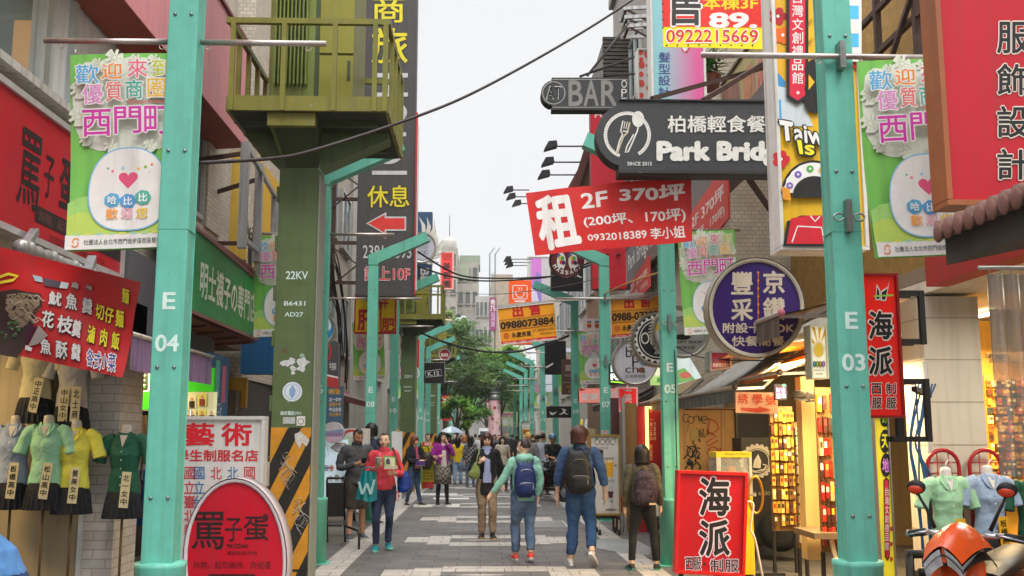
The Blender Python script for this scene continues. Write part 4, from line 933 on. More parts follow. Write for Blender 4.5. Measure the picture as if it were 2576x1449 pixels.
its = [('t', 'bo', 1574, 872, 1611, 899, BK, .0), ('t', 'po', 1590, 893, 1640, 922, BK, .0), ('t', 'cha', 1573, 918, 1624, 938, BK, .0), ('c', 1601, 892, 7, 7, 'c8242c'), ('c', 1616, 912, 7, 7, '3a9ac4'), ('c', 1612, 931, 6.5, 6.5, '7c5038'), ('t', '台灣棒棒茶', 1573, 942, 1624, 951, '4c4a4e', .0), ('q', [(1585, 880), (1593, 876), (1601, 884), (1592, 886)], BK)]
sign('round_tea_sign', 'round pale tea shop sign with thin black letters and coloured dots', 'sign', PY(15.6), ('c', 1598, 910, 55, 57), mat('c2c1cb', .4, .05), its, t=.18, frame=(SILV, .02), side=SILV)
# two yellow sale boards
YL, YD = mat('f0a01c', .4, .06, 3), 'cf8a1a'
for Y_, q, ph, lab in ((20.6, ((1250, 776), (1394, 760), (1403, 853), (1259, 869)), '0988073884', 'tilted yellow sale board hanging left of the right posts, phone number 0988073884'), (20.5, ((1534, 750), (1668, 742), (1676, 842), (1537, 852)), '0988-073884', 'yellow sale board hung right of the post marked E 07 under a slotted rail')):
 def Q(a0, a1, b0, b1, q=q):
  f = lambda a, b: (lerp(lerp(q[0][0], q[1][0], a), lerp(q[3][0], q[2][0], a), b), lerp(lerp(q[0][1], q[1][1], a), lerp(q[3][1], q[2][1], a), b))
  return (f(a0, b0), f(a1, b0), f(a1, b1), f(a0, b1))
 its = [('q', Q(.0, 1, .33, .62), YD), ('q', Q(0, 1, .32, .335), '8a5a14'), ('q', Q(0, 1, .615, .63), '8a5a14'), ('q', Q(0, 1, .91, 1), 'cf1f30'), ('tq', '出', Q(.26, .45, -.02, .29), 'c9241f', .05), ('tq', '售', Q(.55, .75, -.02, .29), 'c9241f', .05), ('tq', ph, Q(.03, .97, .38, .58), '2a1c0c', .05), ('tq', '永慶房屋', Q(.21, .55, .69, .83), '3a260c', .03), ('tq', '士林二領廣場產務中心專營店', Q(.58, .96, .66, .74), '5a3a12', .0), ('tq', '永慶房屋(股)公司', Q(.7, .96, .78, .85), '6a4a18', .0), ('tq', '永慶房仲連鎖・不僅最久・也要最好 yungching.com.tw', Q(.05, .95, .93, .985), 'f0d5c8', .0)]
 cu = Q(.12, .12, .76, .76)[0]
 its += [('o', cu[0], cu[1], 7, 7, 2, 'c9501f'), ('o', cu[0], cu[1], 3.4, 3.4, 1.6, 'c9501f')]
 sign('sale_board', lab, 'sign', PY(Y_), q, YL, its, t=.02, frame=(WF, .02), group='yellow sale boards')
b = MB()
b.bar(hy(1250, 771, 20.65), hy(1395, 757, 20.65), .06, .05, SILV); b.bar(hy(1395, 757, 20.4), hy(1676, 735, 20.4), .07, .05, SILV)
for k in range(22):
 p = lerp(hy(1400, 757, 20.4), hy(1672, 736, 20.4), k / 22); b.box(p.x, p.x + .045, p.y - .032, p.y - .026, p.z - .01, p.z + .01, DARK)
tag(b.build('slotted_rail'), 'slotted grey steel rail across the right posts carrying both sale boards', 'rail')
# massage, shoe shop and others beyond
its = [('c', 1412, 657, 11, 22, WH), ('c', 1441, 657, 11, 22, WH)]
for u in (1412, 1441):
 for k, c in enumerate(('3a5aa8', 'e6c632', 'c8342c', '4a9a4a', '2a2a6a')): its.append(('c', u - 6 + 3 * k, 644 + 5 * (k % 3) + 6 * (k // 2), 4.5, 5.5, c))
 its.append(('c', u, 676, 3, 3, '4a2a20'))
for k, ch in enumerate('MASSAGE'):
 a = R(214 + k * 18.6); u, v = 1426 + 36 * cos(a), 650 - 36 * sin(a); ca, sa = sin(a), cos(a)
 d = (-sin(a), -cos(a)); w_, h_ = 4.2, 5.2
 rad = (cos(a), -sin(a)); tan = (-rad[1], rad[0]) if (-rad[1]) > 0 else (rad[1], -rad[0])
 P = lambda x, y: (u + tan[0] * x - rad[0] * y, v + tan[1] * x - rad[1] * y)
 its.append(('tq', ch, (P(-w_, h_), P(w_, h_), P(w_, -h_), P(-w_, -h_)), WH, .04))
sign('massage_sign', 'round dark red massage sign with two painted feet over the black shoe shop sign', 'sign', PY(23.5), ('c', 1426, 653, 43, 46), mat('5e1a1c', .4, .08), its, t=.2, frame=(mat('3f1416'), .03), side=mat('3f1416'))
sw = [(1395, 668), (1400, 678), (1412, 678), (1434, 664), (1412, 670), (1404, 668), (1402, 660)]
def jump(u, v, s): return [(u + a * s, v + c * s) for a, c in ((0, -10), (2, -8), (1, -5), (5, -7), (9, -5), (5, -4), (3, 0), (8, 5), (14, 6), (8, 8), (2, 4), (-4, 7), (-11, 8), (-13, 6), (-6, 4), (-2, 0), (-1, -4), (-4, -6), (-7, -10), (-3, -8), (-1, -7))]
sign('shoe_shop_sign', 'large black shoe shop sign with white swoosh and jumping figure emblems', 'sign', PY(25.5), (1386, 640, 1467, 730), mat('1d1b1c', .4, .1), [('q', sw, WH), ('q', jump(1450, 690, 1.15), WH)], t=.25)
its = [('q', [(a * .55 + 1378 - 768 * .0 + (0 if 0 else 0) - 0, 0) for a in ()], WH)] if 0 else []
its = [('q', [(1382, 1036), (1385, 1043), (1392, 1044), (1402, 1035), (1390, 1039), (1386, 1036)], WH), ('q', jump(1418, 1036, .9), WH)]
sign('shoe_shop_display', 'low black shoe shop panel behind the post marked E 11 with white emblems', 'sign', PY(27.5), (1375, 1022, 1437, 1051), mat('1d1b1c', .4, .1), its, t=.15)
sign('shoe_shop_column', 'black vertical shoe shop panel with a white swoosh beyond the sale board', 'sign', PY(30.0), (1371, 858, 1424, 942), mat('1d1b1c', .4, .1), [('q', [(1372, 923), (1392, 912), (1391, 917), (1374, 927)], WH)], t=.2)
sign('feet_poster', 'white poster with coloured feet below the massage sign', 'poster', PY(23.0), (1467, 801, 1510, 834), mat('cdc2bc', .5, .08), [('c', u, 812 + 4 * k, 6, 5, c) for u in (1482, 1502) for k, c in enumerate(('3a4a98', 'c8a032', 'a8342c'))], t=.1)
its = [('l', [(1292, 718), (1324, 718), (1326, 720), (1326, 750), (1324, 752), (1292, 752), (1290, 750), (1290, 720), (1292, 718)], 2, WH), ('l', [(1294, 735), (1322, 735)], 2.2, WH), ('l', [(1296, 735), (1299, 743), (1304, 748), (1312, 748), (1317, 743), (1320, 735)], 2.4, WH), ('l', [(1305, 731), (1307, 727), (1304, 723)], 1.8, WH), ('l', [(1311, 731), (1313, 727), (1310, 723)], 1.8, WH), ('r', 1295, 756, 1321, 760, WH), ('r', 1290, 857, 1330, 862, 'e8b8a0')]
sign('noodle_sign', 'bright orange vertical noodle sign with a white bowl emblem', 'sign', PY(40), (1280, 705, 1337, 866), mat('e8581c', .4, .04, em=.15), its, t=.35)
sign('beauty_sign', 'tall pale sign with purple and pink flowing picture behind the orange noodle sign', 'sign', PY(43), (1327, 645, 1385, 785), mat('c9c5c9', .4, .06), [('q', [(1336, 650), (1362, 650), (1362, 690), (1336, 720)], 'cf7fd0'), ('q', [(1336, 720), (1350, 684), (1362, 690), (1362, 770), (1350, 742)], '9a80cf'), ('q', [(1336, 725), (1350, 735), (1358, 775), (1340, 770)], 'dcd8ee')], t=.4, frame=(WF, .05))
sign('white_shop_sign', 'white sign with a small purple picture below the orange noodle sign', 'sign', PY(42), (1367, 876, 1440, 985), mat('d6d8e2', .4, .05, em=.3), [('t', 'わ', 1387, 882, 1402, 897, BK, 0), ('q', [(1412, 880), (1424, 880), (1420, 960), (1410, 985)], '8f9cd8'), ('q', [(1367, 876), (1372, 876), (1372, 985), (1367, 985)], 'b02a3a')], t=.3)
sign('brown_signboard', 'brown signboard with a pale character in front of a green banner', 'sign', PY(28.5), (1414, 904, 1440, 992), mat('5b3f38', .5, .1), [('t', '皇', 1421, 917, 1437, 933, 'b9a79e', .02), ('t', 'ROYAL', 1421, 941, 1450, 947, 'b9a79e', .0), ('r', 1416, 962, 1438, 963, 'b9a79e'), ('t', '•', 1425, 971, 1428, 974, 'c9a23a'), ('t', '舒', 1430, 970, 1436, 977, 'c9a23a', 0), ('t', '健', 1430, 981, 1436, 988, 'c9a23a', 0)], t=.2)
sign('lit_food_sign', 'glowing pinkish red sign with white characters for fresh food beside the post marked E 07', 'sign', PY(21.2), (1457, 977, 1560, 1013), mat('e8887c', .4, .05, em=.35), [('t', '新鮮', 1463, 988, 1505, 1008, WH, .04), ('t', '故吃', 1533, 980, 1556, 1008, WH, .03), ('q', [(1457, 977), (1462, 977), (1475, 980), (1460, 984)], 'b32a2a')], t=.3, side=mat('8a1f20'))
sign('lit_tailor_sign', 'small bright red lit tailor sign with white characters left of the old tan awning', 'sign', PY(19.3), (1554, 974, 1604, 1035), mat('e32422', .4, .05, em=.5), [('t', '工', 1566, 960, 1590, 984, WH, .03), ('t', '美', 1566, 990, 1590, 1013, WH, .03), ('t', '西服', 1562, 1016, 1601, 1031, WH, .02)], t=.25, frame=(mat('dcb0ae', em=.3), .03))
sign('arrow_banner', 'white hanging banner with rust red characters and an arrow in the shop alley', 'banner', PY(11.6), ((1851, 986), (1956, 988), (1956, 1042), (1851, 1038)), mat('b98f78', .6, .1, 3), [('t', '綉', 1856, 990, 1882, 1016, 'a8381c', .02), ('t', '學', 1892, 991, 1918, 1018, 'a8381c', .02), ('t', '號', 1926, 993, 1953, 1019, 'a8381c', .02), ('q', [(1863, 1025), (1908, 1027), (1908, 1022), (1940, 1031), (1908, 1038), (1908, 1034), (1863, 1032)], 'a8381c')], seg=8, warp=wavy(.006, 8, 3))
its = [('q', [(2058, 880), (2058 + 60 * cos(R(a)), 880 - 60 * sin(R(a))), (2058 + 60 * cos(R(a + 11)), 880 - 60 * sin(R(a + 11)))], 'e8b52a') for a in range(-60, 200, 22)]
its = [('q', [(2042, 822), (2050, 824), (2058, 870)], 'e8b52a'), ('q', [(2058, 824), (2066, 824), (2060, 865)], 'e8b52a'), ('q', [(2074, 826), (2077, 840), (2062, 868)], 'e8b52a'), ('q', [(2042, 850), (2042, 862), (2056, 872)], 'e8b52a'), ('c', 2059, 878, 15, 22, 'f0ddc4'), ('c', 2059, 880, 12, 18, 'e6c23a')]
its += [('c', 2048 + 7.5 * k, 916, 4.6, 8, BK) for k in range(4)] + [('t', ch, 2045 + 7.5 * k, 909, 2051 + 7.5 * k, 923, c, .03) for k, (ch, c) in enumerate((('好', '5ab8d8'), ('客', '9ac83a'), ('天', 'e8c82a'), ('地', 'd88ad8')))] + [('t', 'TAIWAN GIFT SHOP', 2046, 929, 2072, 934, BK, 0), ('t', '文創禮品館', 2050, 938, 2068, 943, BK, 0)]
sign('gift_lightbox', 'small glowing white and yellow gift shop light box left of the post marked E 03', 'sign', PY(9.2), (2039, 819, 2080, 952), mat('e6dfc0', .4, .04, em=.35), its, t=.16, frame=(mat('cfd3b4', .4), .012), side=mat('cfd3b4', .4))
yel = mat('e6cf2c', .4, .06, 5, em=.25)
its = [('c', 2225, 1058, 11, 16, BK), ('c', 2226, 1110, 13, 30, BK), ('c', 2228, 1170, 13, 30, BK), ('t', '好', 2218, 1046, 2233, 1064, 'a8d83a', .03), ('t', '天', 2217, 1092, 2235, 1128, 'f0e02a', .04), ('t', '地', 2219, 1152, 2237, 1188, 'e08ad8', .04), ('q', [(2222, 1208), (2229, 1200), (2236, 1208), (2238, 1400), (2232, 1412), (2225, 1400)], BK), ('q', [(2224, 1211), (2229, 1205), (2234, 1211), (2236, 1398), (2232, 1406), (2227, 1398)], 'd8203c'), ('v', '台灣文創禮品館', 2225, 1225, 2236, 1385, WH, .0)]
its += [('c', 2213, 1240 + 40 * k, 2, 4, 'f0e48a') for k in range(5)] + [('c', 2241, 1330 + 38 * k, 3.5, 6, 'c8262f') for k in range(3)]
sign('gift_shop_column', 'narrow yellow vertical gift shop sign right of the post marked E 03', 'sign', PY(9.0), (2210, 1050, 2247, 1620), yel, its, t=.14, frame=(mat('8f8c88', .4, metal=.4), .01), side=mat('77726c'))
sign('alley_sign', 'small framed reddish sign on a bracket under the right green banner', 'sign', PY(11.9), ((1786, 884), (1838, 884), (1838, 926), (1786, 934)), mat('8d5058', .4, .1, 6), [('t', '新鮮現泡茶飲', 1793, 913, 1835, 924, 'd8d4d4', .03), ('q', [(1790, 888), (1834, 886), (1834, 898), (1790, 902)], 'a8303a')], t=.25, frame=(mat('a29c94', .4, metal=.4), .02), side=mat('6a625c'))
sign('led_board', 'glowing white screen with pale green and red picture under the round gift sign', 'screen', PY(15.0), ((1690, 894), (1735, 900), (1765, 950), (1690, 972)), mat('d8e6e6', .3, .1, em=.6), [('q', [(1694, 935), (1722, 925), (1750, 955), (1694, 968)], mat('8ec87a', em=.4)), ('c', 1724, 944, 14, 8, mat('e0786a', em=.4))], t=.2)
sign('neon_board', 'green and white neon board behind the round tea sign', 'screen', PY(16.6), (1640, 922, 1676, 968), mat('bfe08a', .3, .3, 8, em=.5), [('r', 1644, 926, 1660, 945, mat('e8eac8', em=.6)), ('r', 1652, 950, 1668, 962, mat('5aa84a', em=.4))], t=.2)
sign('neon_logo', 'white and green neon letters glowing left of the round tea sign', 'screen', PY(19.0), (1534, 915, 1580, 968), mat('2a2422', .5, .2), [('t', 'RA', 1536, 940, 1576, 956, mat('e8f4ea', em=1.2), .05), ('l', [(1536, 960), (1560, 962), (1578, 966)], 3, mat('9ae03a', em=1.2)), ('q', [(1536, 918), (1548, 920), (1550, 934), (1536, 936)], mat('c8eee8', em=.6))], t=.2)
sign('neon_window_sign', 'small purple and white lit sign hanging in the gift shop doorway', 'sign', PY(11.0), (1949, 966, 1980, 1006), mat('2c1c3a', .4, .1), [('t', '財進', 1952, 975, 1976, 988, mat('d89af0', em=1.5), .03), ('t', '宝來', 1952, 989, 1978, 1002, mat('f0e6f8', em=1.5), .03), ('c', 1972, 970, 5, 4, mat('5ae0a0', em=1))], t=.05)
# oblique menu on the upper right wall
sign('steak_menu_sign', 'faded slanting picture menu with a price of 188 on the upper right wall', 'sign', PX(3.9), ('w', [(3.9, 16.2, 7.3), (3.9, 12.2, 7.3), (3.9, 12.2, 6.05), (3.9, 16.2, 6.05)]), mat('a89a5c', .5, .3, 2), [('pw', [(15.8, 6.2), (14.4, 6.2), (14.6, 7.1), (15.8, 7.2)], mat('8a5a4c', var=.4)), ('pw', [(14.3, 6.3), (13.9, 6.3), (13.8, 7.0), (14.3, 7.0)], mat('b8764a', var=.4)), ('tw', '188', 13.8, 13.0, 6.4, 6.9, 'c07068', .04), ('tw', '95', 12.9, 12.4, 6.7, 7.1, 'c07068', .04)], t=.1, frame=(mat('4a3a2a', .7), .05))
# a-board of the tailor
its = []
for ch, v0, v1 in (('海', 1196, 1302), ('派', 1303, 1404)): its += [('t', ch, 1754, v0, 1840, v1, 'd9c8d8', .075), ('t', ch, 1758, v0 + 4, 1836, v1 - 4, BK, .035)]
its += OUT('西服', 1724, 1401, 1764, 1434, BK, 'd9c8d8', 2) + [('c', 1772, 1419, 3, 3, BK)] + OUT('制服', 1786, 1406, 1858, 1439, BK, 'd9c8d8', 2)
t_ = sign('tailor_board', 'red standing tailor board with black brush characters on the pavement', 'sign', PY(10.3), ((1705, 1184), (1880, 1190), (1872, 1449), (1698, 1441)), mat('b8121c', .35, .05, 3), its, t=.12, frame=(mat('c8201c', .35, .08), .03), side=mat('5e1218', .4))
b = MB()
for u in (1712, 1862):
 p = hy(u, 1440, 10.36); b.box(p.x - .02, p.x + .02, 10.32, 10.37, 0, p.z, DARK); b.box(p.x - .02, p.x + .02, 10.32, 10.72, 0, .03, DARK); b.lathe([(.03, 0), (.03, .02)], (p.x - .01, 10.62, .03), DARK, 10, (1, 0, 0))
b.build('stand', t_)
# ---- left hand side
pl = PX(-3.46)
RS = mat('b41d2a', .4, .06, 2)
its = [('tw', '罵', 7.41, 7.78, 3.36, 3.96, '2a1d1e', .012), ('tw', '子', 7.85, 8.03, 3.52, 3.86, '2a1d1e', .015), ('tw', '蛋', 8.14, 8.5, 3.48, 3.92, '2a1d1e', .03), ('pw', [(7.74, 3.29), (9.6, 3.29), (9.6, 3.42), (7.74, 3.42)], '2a2022'), ('tw', '炸物、起司雞排、炸皮蛋', 7.8, 9.1, 3.31, 3.4, '7c4038', .0), ('tw', '加盟專線>0985021178', 8.0, 9.2, 3.17, 3.25, '7a2024', .0), ('tw', '獨家', 8.56, 8.7, 3.5, 3.6, '5a1a1c', .0)]
sign('fried_food_fascia', 'long red fascia with black brush characters under the restaurant windows', 'sign', pl, ('w', [(-3.46, 3.5, 4.2), (-3.46, 9.66, 4.2), (-3.46, 9.66, 3.12), (-3.46, 3.5, 3.12)]), RS, its, t=.13, frame=(mat('c9c6c4', .35, .1, 6, metal=.4), .05), side=mat('b03a3a'))
b = MB(); b.tube([(-3.3, 7.16 + .05 * k, 2.98 + .015 * sin(k * 2.4)) for k in range(38)], [.05 + .012 * (k % 2) for k in range(38)], mat('b4b2ae', .3, .15, 8, metal=.5), 10)
tag(b.build('duct_hose'), 'silver ribbed duct hose lying behind the torn red food banner', 'duct')
sign('dark_fascia', 'dark grey fascia with white letters between the red fascia and the post marked E 04', 'sign', PX(-3.42), ('w', [(-3.42, 9.75, 3.45), (-3.42, 13, 3.45), (-3.42, 13, 2.62), (-3.42, 9.75, 2.62)]), GREYP, [('pw', [(10.55, 3.2), (10.75, 3.2), (10.75, 3.42), (10.55, 3.42)], BK), ('tw', 'PIG', 10.8, 11.2, 3.14, 3.36, WH, .05)], t=.2)
b = MB(); pk = mat('d0868c', .5, .06, 2)
b.prism([(-3.2, 4.2, 5.5), (-3.2, 13.25, 5.5), (-3.2, 13.25, 6.9), (-3.2, 4.2, 6.9)], (-.02, 0, 0), pk)
b.box(-3.6, -3.22, 4.2, 13.25, 6.75, 6.82, mat('7d2f34', .5)); b.add([(-3.2, 4.2, 5.49), (-3.2, 13.27, 5.49), (-3.62, 13.27, 5.46), (-3.62, 4.2, 5.46)], [(0, 1, 2, 3)], mat('8a3c28', .6, .2, 4)); b.box(-3.6, -3.2, 13.255, 13.28, 5.5, 6.9, mat('9a4a4c')); b.box(-3.6, -3.2, 4.17, 4.195, 5.5, 6.9, mat('9a4a4c')); b.box(-3.23, -3.17, 4.2, 13.3, 6.905, 6.95, mat('7d2f34', .5))
tag(b.build('pink_sign_box'), 'long blank pink box sign above the left windows with rusty red underside', 'sign')
gr = mat('2f8e4a', .4, .3, 1.2, kind='streak', h2='247a54')
t_ = sign('sock_shop_sign', 'green sock shop sign with pale Chinese lettering beside the post marked E 04', 'sign', PX(-3.08), ('w', [(-3.08, 10.6, 3.87), (-3.08, 13.85, 3.77), (-3.08, 13.85, 2.93), (-3.08, 10.6, 2.93)]), gr, [('tw', '明士襪子の専門店', 10.98, 13.72, 3.14, 3.56, 'cfd8c4', .03)], t=.06, frame=(mat('8a5a58', .5, .1), .035))
b = MB(); b.add([(-3.08, 10.6, 2.9), (-3.08, 13.85, 2.9), (-3.6, 13.85, 2.86), (-3.6, 10.6, 2.86)], [(0, 1, 2, 3)], mat('7a4632', .7, .25, 4));
for k in range(5): b.bar((-3.1, 10.8 + k * .7, 2.88), (-3.58, 10.8 + k * .7, 2.85), .05, .03, mat('5e3426', .7))
b.box(-3.6, -3.1, 10.6, 13.85, 3.86, 3.9, mat('8a5a58')); b.build('soffit', t_)
sign('blue_fascia', 'plain blue fascia board beside the green transformer pillar', 'sign', PY(14.75), (606, 836, 712, 940), mat('2f6ea8', .4, .1, 3, kind='streak', h2='255a8a'), [], t=.3, side=mat('24527c'))
sign('blank_sign', 'blank white sign panel above the blue fascia', 'sign', PY(15.1), (640, 700, 712, 835), mat('cfccc6', .5, .08), [], t=.08)
sign('lower_sock_sign', 'bright green sock shop panel with black characters under the purple awning', 'sign', PY(11.6), (326, 925, 538, 1030), mat('2fb41e', .4, .08, 3), [('t', '明', 330, 938, 376, 986, WH, .06), ('t', '明', 327, 935, 373, 983, BK, .05), ('t', '士', 384, 940, 424, 986, BK, .05), ('t', '子', 490, 985, 530, 1024, BK, .05)], t=.06)
its = []
for k, (u, v) in enumerate(((472, 995), (498, 990), (472, 1030), (498, 1030), (522, 1030))): its += [('r', u, v, u + 22, v + 32, ('dfe2c0', 'd6de6a')[k % 2]), ('c', u + 11, v + 9, 4, 5, 'c9a082'), ('r', u + 4, v + 14, u + 18, v + 31, ('2a2626', '8a3a3a')[k % 2])]
sign('poster_sheet', 'cluster of yellowish product posters on the green sock shop panel', 'poster', PY(11.45), (470, 986, 545, 1066), mat('cfd8b8', .5), its, t=.02)
sign('blue_board', 'narrow blue board with faded coloured letters next to the dark stone wall', 'sign', PX(-3.2), ('w', [(-3.2, 11.9, 2.62), (-3.2, 12.9, 2.62), (-3.2, 12.9, 1.75), (-3.2, 11.9, 1.75)]), mat('33628c', .5, .1), [('pw', [(12.25, 2.1), (12.45, 2.1), (12.45, 2.55), (12.25, 2.55)], '5aa8a0'), ('pw', [(12.55, 2.05), (12.75, 2.05), (12.75, 2.5), (12.55, 2.5)], 'b8607c'), ('tw', '石休', 12.4, 12.6, 1.8, 2.05, 'c9d8e0', .0)], t=.06)
# folded plastic price banner torn at the left edge
FB = mat('bd2426', .35, .06, 3)
S_ = 'd6d2ce'
its = [('q', [(-40, 738), (40, 728), (70, 735), (108, 740), (112, 770), (96, 788), (84, 830), (68, 862), (42, 900), (-40, 886)], '3b2a26'), ('q', [(20, 742), (60, 738), (104, 745), (106, 768), (86, 785), (76, 812), (52, 826), (34, 800), (14, 778)], '8f7a64')]
rr = random.Random(8)
for k in range(26):
 u, v = rr.uniform(12, 92), rr.uniform(742, 812); its.append(('l', [(u + q * 4, v + 5 * sin(q * .9 + k) + q * 1.2) for q in range(8)], 2.2, rr.choice(['b8a488', '6a5442', 'a08a70', '4f4236', 'c4b49c'])))
for k in range(16): u, v = rr.uniform(2, 60), rr.uniform(806, 852); its.append(('c', u, v, rr.uniform(2, 6), rr.uniform(2, 5), rr.choice(['3f6a3a', '2f5430', '4f7f48', '8a8470'])))
its += [('q', [(68, 838), (78, 822), (104, 822), (96, 850), (66, 866)], '4a0f2e'), ('q', [(104, 820), (128, 845), (100, 866), (72, 872)], '9a918a'), ('q', [(66, 868), (84, 876), (80, 884), (64, 880)], 'd8d6d2')]
its += [('l', [(-40, 705), (-5, 700), (25, 690), (48, 696), (36, 706), (0, 712)], 7, 'e0c832'), ('q', [(84, 692), (108, 698), (112, 712), (92, 708)], '9fb4bf'), ('q', [(112, 700), (158, 710), (154, 726), (116, 720)], '4a4450'), ('q', [(158, 710), (178, 714), (174, 728), (154, 726)], 'c9d0d4')]
def ws(ch, a, c): return [('tq', ch, ((a[0], a[1]), (a[2], a[1] + 6), (a[2] - 3, a[3] + 5), (a[0] - 3, a[3] - 1)), BK, .07), ('tq', ch, ((a[0] + 1, a[1] + 1), (a[2] - 1, a[1] + 7), (a[2] - 4, a[3] + 3), (a[0] - 2, a[3] - 3)), c, .035)]
for ch, bx, c in (('魷', (130, 732, 163, 770), S_), ('魚', (171, 736, 201, 780), S_), ('羹', (211, 746, 238, 790), S_), ('花', (113, 780, 146, 826), S_), ('枝', (152, 792, 192, 840), S_), ('羹', (190, 802, 213, 850), S_), ('魚', (107, 850, 138, 892), S_), ('酥', (148, 856, 181, 904), S_), ('羹', (189, 862, 214, 908), S_),
    ('麵', (314, 724, 334, 766), 'e0d02a'), ('切', (244, 763, 268, 805), 'e0d02a'), ('仔', (268, 770, 293, 814), 'e0d02a'), ('麵', (296, 777, 319, 825), 'e0d02a'), ('滷', (227, 816, 247, 864), 'e0d02a'), ('肉', (258, 824, 277, 872), 'e0d02a'), ('飯', (286, 832, 307, 880), 'e0d02a'), ('麻', (186, 708, 206, 728), 'b9a8a4'), ('油', (222, 716, 240, 730), 'b9a8a4')): its += ws(ch, bx, c)
for ch, bx in (('各', (228, 878, 244, 924)), ('式', (246, 884, 262, 932)), ('小', (264, 890, 278, 930)), ('菜', (280, 888, 298, 938))): its += [('tq', ch, ((bx[0] - 2, bx[1] - 2), (bx[2] + 2, bx[1] + 2), (bx[2], bx[3] + 3), (bx[0] - 3, bx[3] - 1)), 'e4dcd8', .08), ('tq', ch, ((bx[0], bx[1]), (bx[2], bx[1] + 4), (bx[2] - 2, bx[3]), (bx[0] - 1, bx[3] - 4)), '2c3f86', .02)]
t_ = sign('food_banner', 'torn red noodle shop banner with white and yellow dish names hung at the left', 'banner', PY(7.1), ((-60, 606), (358, 712), (313, 951), (-60, 872)), FB, its, seg=26, warp=lambda p: .03 * sin(p.x * 2.2 + 1) + .018 * sin((p.x + p.z) * 8) + .016 * sin(p.z * 14 - p.x * 5) * max(0, min(1, (p.z - 2.3) / .6)), back=mat('8a1d20'))
b = MB()
for p, q in (((88, 582), (40, 650)), ((232, 650), (205, 730))): b.bar(hy(p[0], p[1], 7.6), hy(q[0], q[1], 7.14), .06, .05, STEEL)
b.build('support_arm', t_)
# white uniform shop board
its = [('t', '藝', 462, 1064, 540, 1122, RD, .03), ('t', '術', 556, 1064, 634, 1122, RD, .03), ('t', '學生制服名店', 442, 1131, 650, 1161, 'c8303a', .035)]
for st, u0, c, n in (('國立臺北教育', 463, 'c8303a', 6), ('國立台灣師大', 487, '3a70a8', 6), ('北一女中', 530, 'c8303a', 4), ('北士商高', 572, '3a70a8', 4), ('國三重', 614, 'c8303a', 3)): its.append(('v', st, u0, 1172, u0 + 28, 1172 + 36 * n, c, .01))
sign('uniform_board', 'white standing board with red and blue characters for a school uniform shop', 'sign', PY(9.0), (430, 1048, 659, 1535), mat('d3d0cb', .35, .06, 2, kind='streak', h2='b0aaa2'), its, t=.12, frame=(mat('c7c5c0', .3, .08), .03), side=mat('b8b5b0'))
its = [('t', '罵', 482, 1287, 564, 1382, '2b1416', .012), ('t', '子', 566, 1303, 609, 1362, '2b1416', .01), ('t', '蛋', 613, 1299, 676, 1360, '2b1416', .016), ('t', 'MATZDAN', 571, 1368, 624, 1379, '2b1416', .04), ('t', '獨家創意炸物', 571, 1386, 647, 1397, '4c1218', .0), ('t', '炸物、起司雞排、炸皮蛋', 487, 1412, 682, 1431, '4c1218', .0), ('c', 668, 1302, 8, 10, '4c1218'), ('r', 525, 1444, 642, 1470, '3a1014')]
its += [('l', [(u, v), (u + 6, v + 2)], 1, '5a1016') for u, v in ((567, 1255), (568, 1282), (622, 1262), (625, 1275))]
t_ = sign('fried_food_lightbox', 'tall oval red lightbox with black brush characters at the bottom left', 'sign', PY(8.2), ('c', 592, 1412, 128, 206), mat('bc1228', .3, .04, 2, em=.06), its, t=.22, frame=(mat('dcd0d4', .3, .1, 6), .022), side=mat('d3c8d0', .35, .1))
# hotel
HG = mat('4a4748', .5, .1, 1.5, kind='streak', h2='3c393a')
its = OUT('商', 937, -14, 1018, 57, 'e3d42a', '2c2a2a', 2) + OUT('旅', 934, 70, 1026, 160, 'e3d42a', '2c2a2a', 2)
its += [('r', 938, 184, 1026, 195, 'c9c9cc'), ('r', 938, 233, 1026, 243, 'c9c9cc'), ('r', 976, 195, 986, 233, 'c9c9cc'), ('o', 980, 283, 44, 30, 10, 'c9c9cc'), ('r', 938, 333, 1022, 343, 'c9c9cc'), ('o', 976, 377, 42, 36, 10, 'c9c9cc', 180, 360), ('r', 972, 377, 984, 412, 'c9c9cc'), ('r', 936, 430, 1024, 440, 'c9c9cc')]
its += OUT('休息', 924, 466, 1030, 522, 'e3d42a', '2c2a2a', 2) + [('q', [(921, 562), (972, 534), (972, 545), (1022, 545), (1022, 581), (972, 581), (972, 592)], 'c9c9cc'), ('q', [(926, 562), (968, 540), (968, 549), (1018, 549), (1018, 577), (968, 577), (968, 586)], 'dc3a34'), ('t', '2381-9393', 913, 617, 1035, 650, 'c9c9cc', .01)] + OUT('請上10F', 918, 671, 1030, 706, 'd02a34', 'd0c4c4', 2)
t_ = sign('hotel_sign', 'very tall dark grey hotel sign with yellow characters and a red arrow', 'sign', PY(22), (904, -160, 1046, 744), HG, its, t=.35, side=mat('5e5c5c'))
b = MB(); p, q = hy(1047, 282, 21.9), hy(1052, 560, 21.9); b.box(p.x, p.x + .035, 21.9, 22.1, 4.7, p.z, mat('c03038')); b.box(p.x + .035, p.x + .06, 21.95, 22.1, 4.8, p.z - .3, mat('d8d4d4')); b.build('edge_strip', t_)
b = MB()
for zz in (5.0, 5.9, 6.9, 7.9, 8.6): b.bar((-3.6, 22.2, zz), (-2.7, 22.2, zz), .07, .07, RUST)
for xx in (-3.35, -3.3): b.bar((xx, 22.2, 4.6), (xx, 22.2, 12), .06, .06, RUST)
for k in range(7): b.bar((-3.34, 22.15, 4.9 + k * .9), (-2.75, 22.15, 4.5 + k * .9 if k % 2 else 5.4 + k * .9), .03, .03, RUST)
b.build('scaffold', t_)
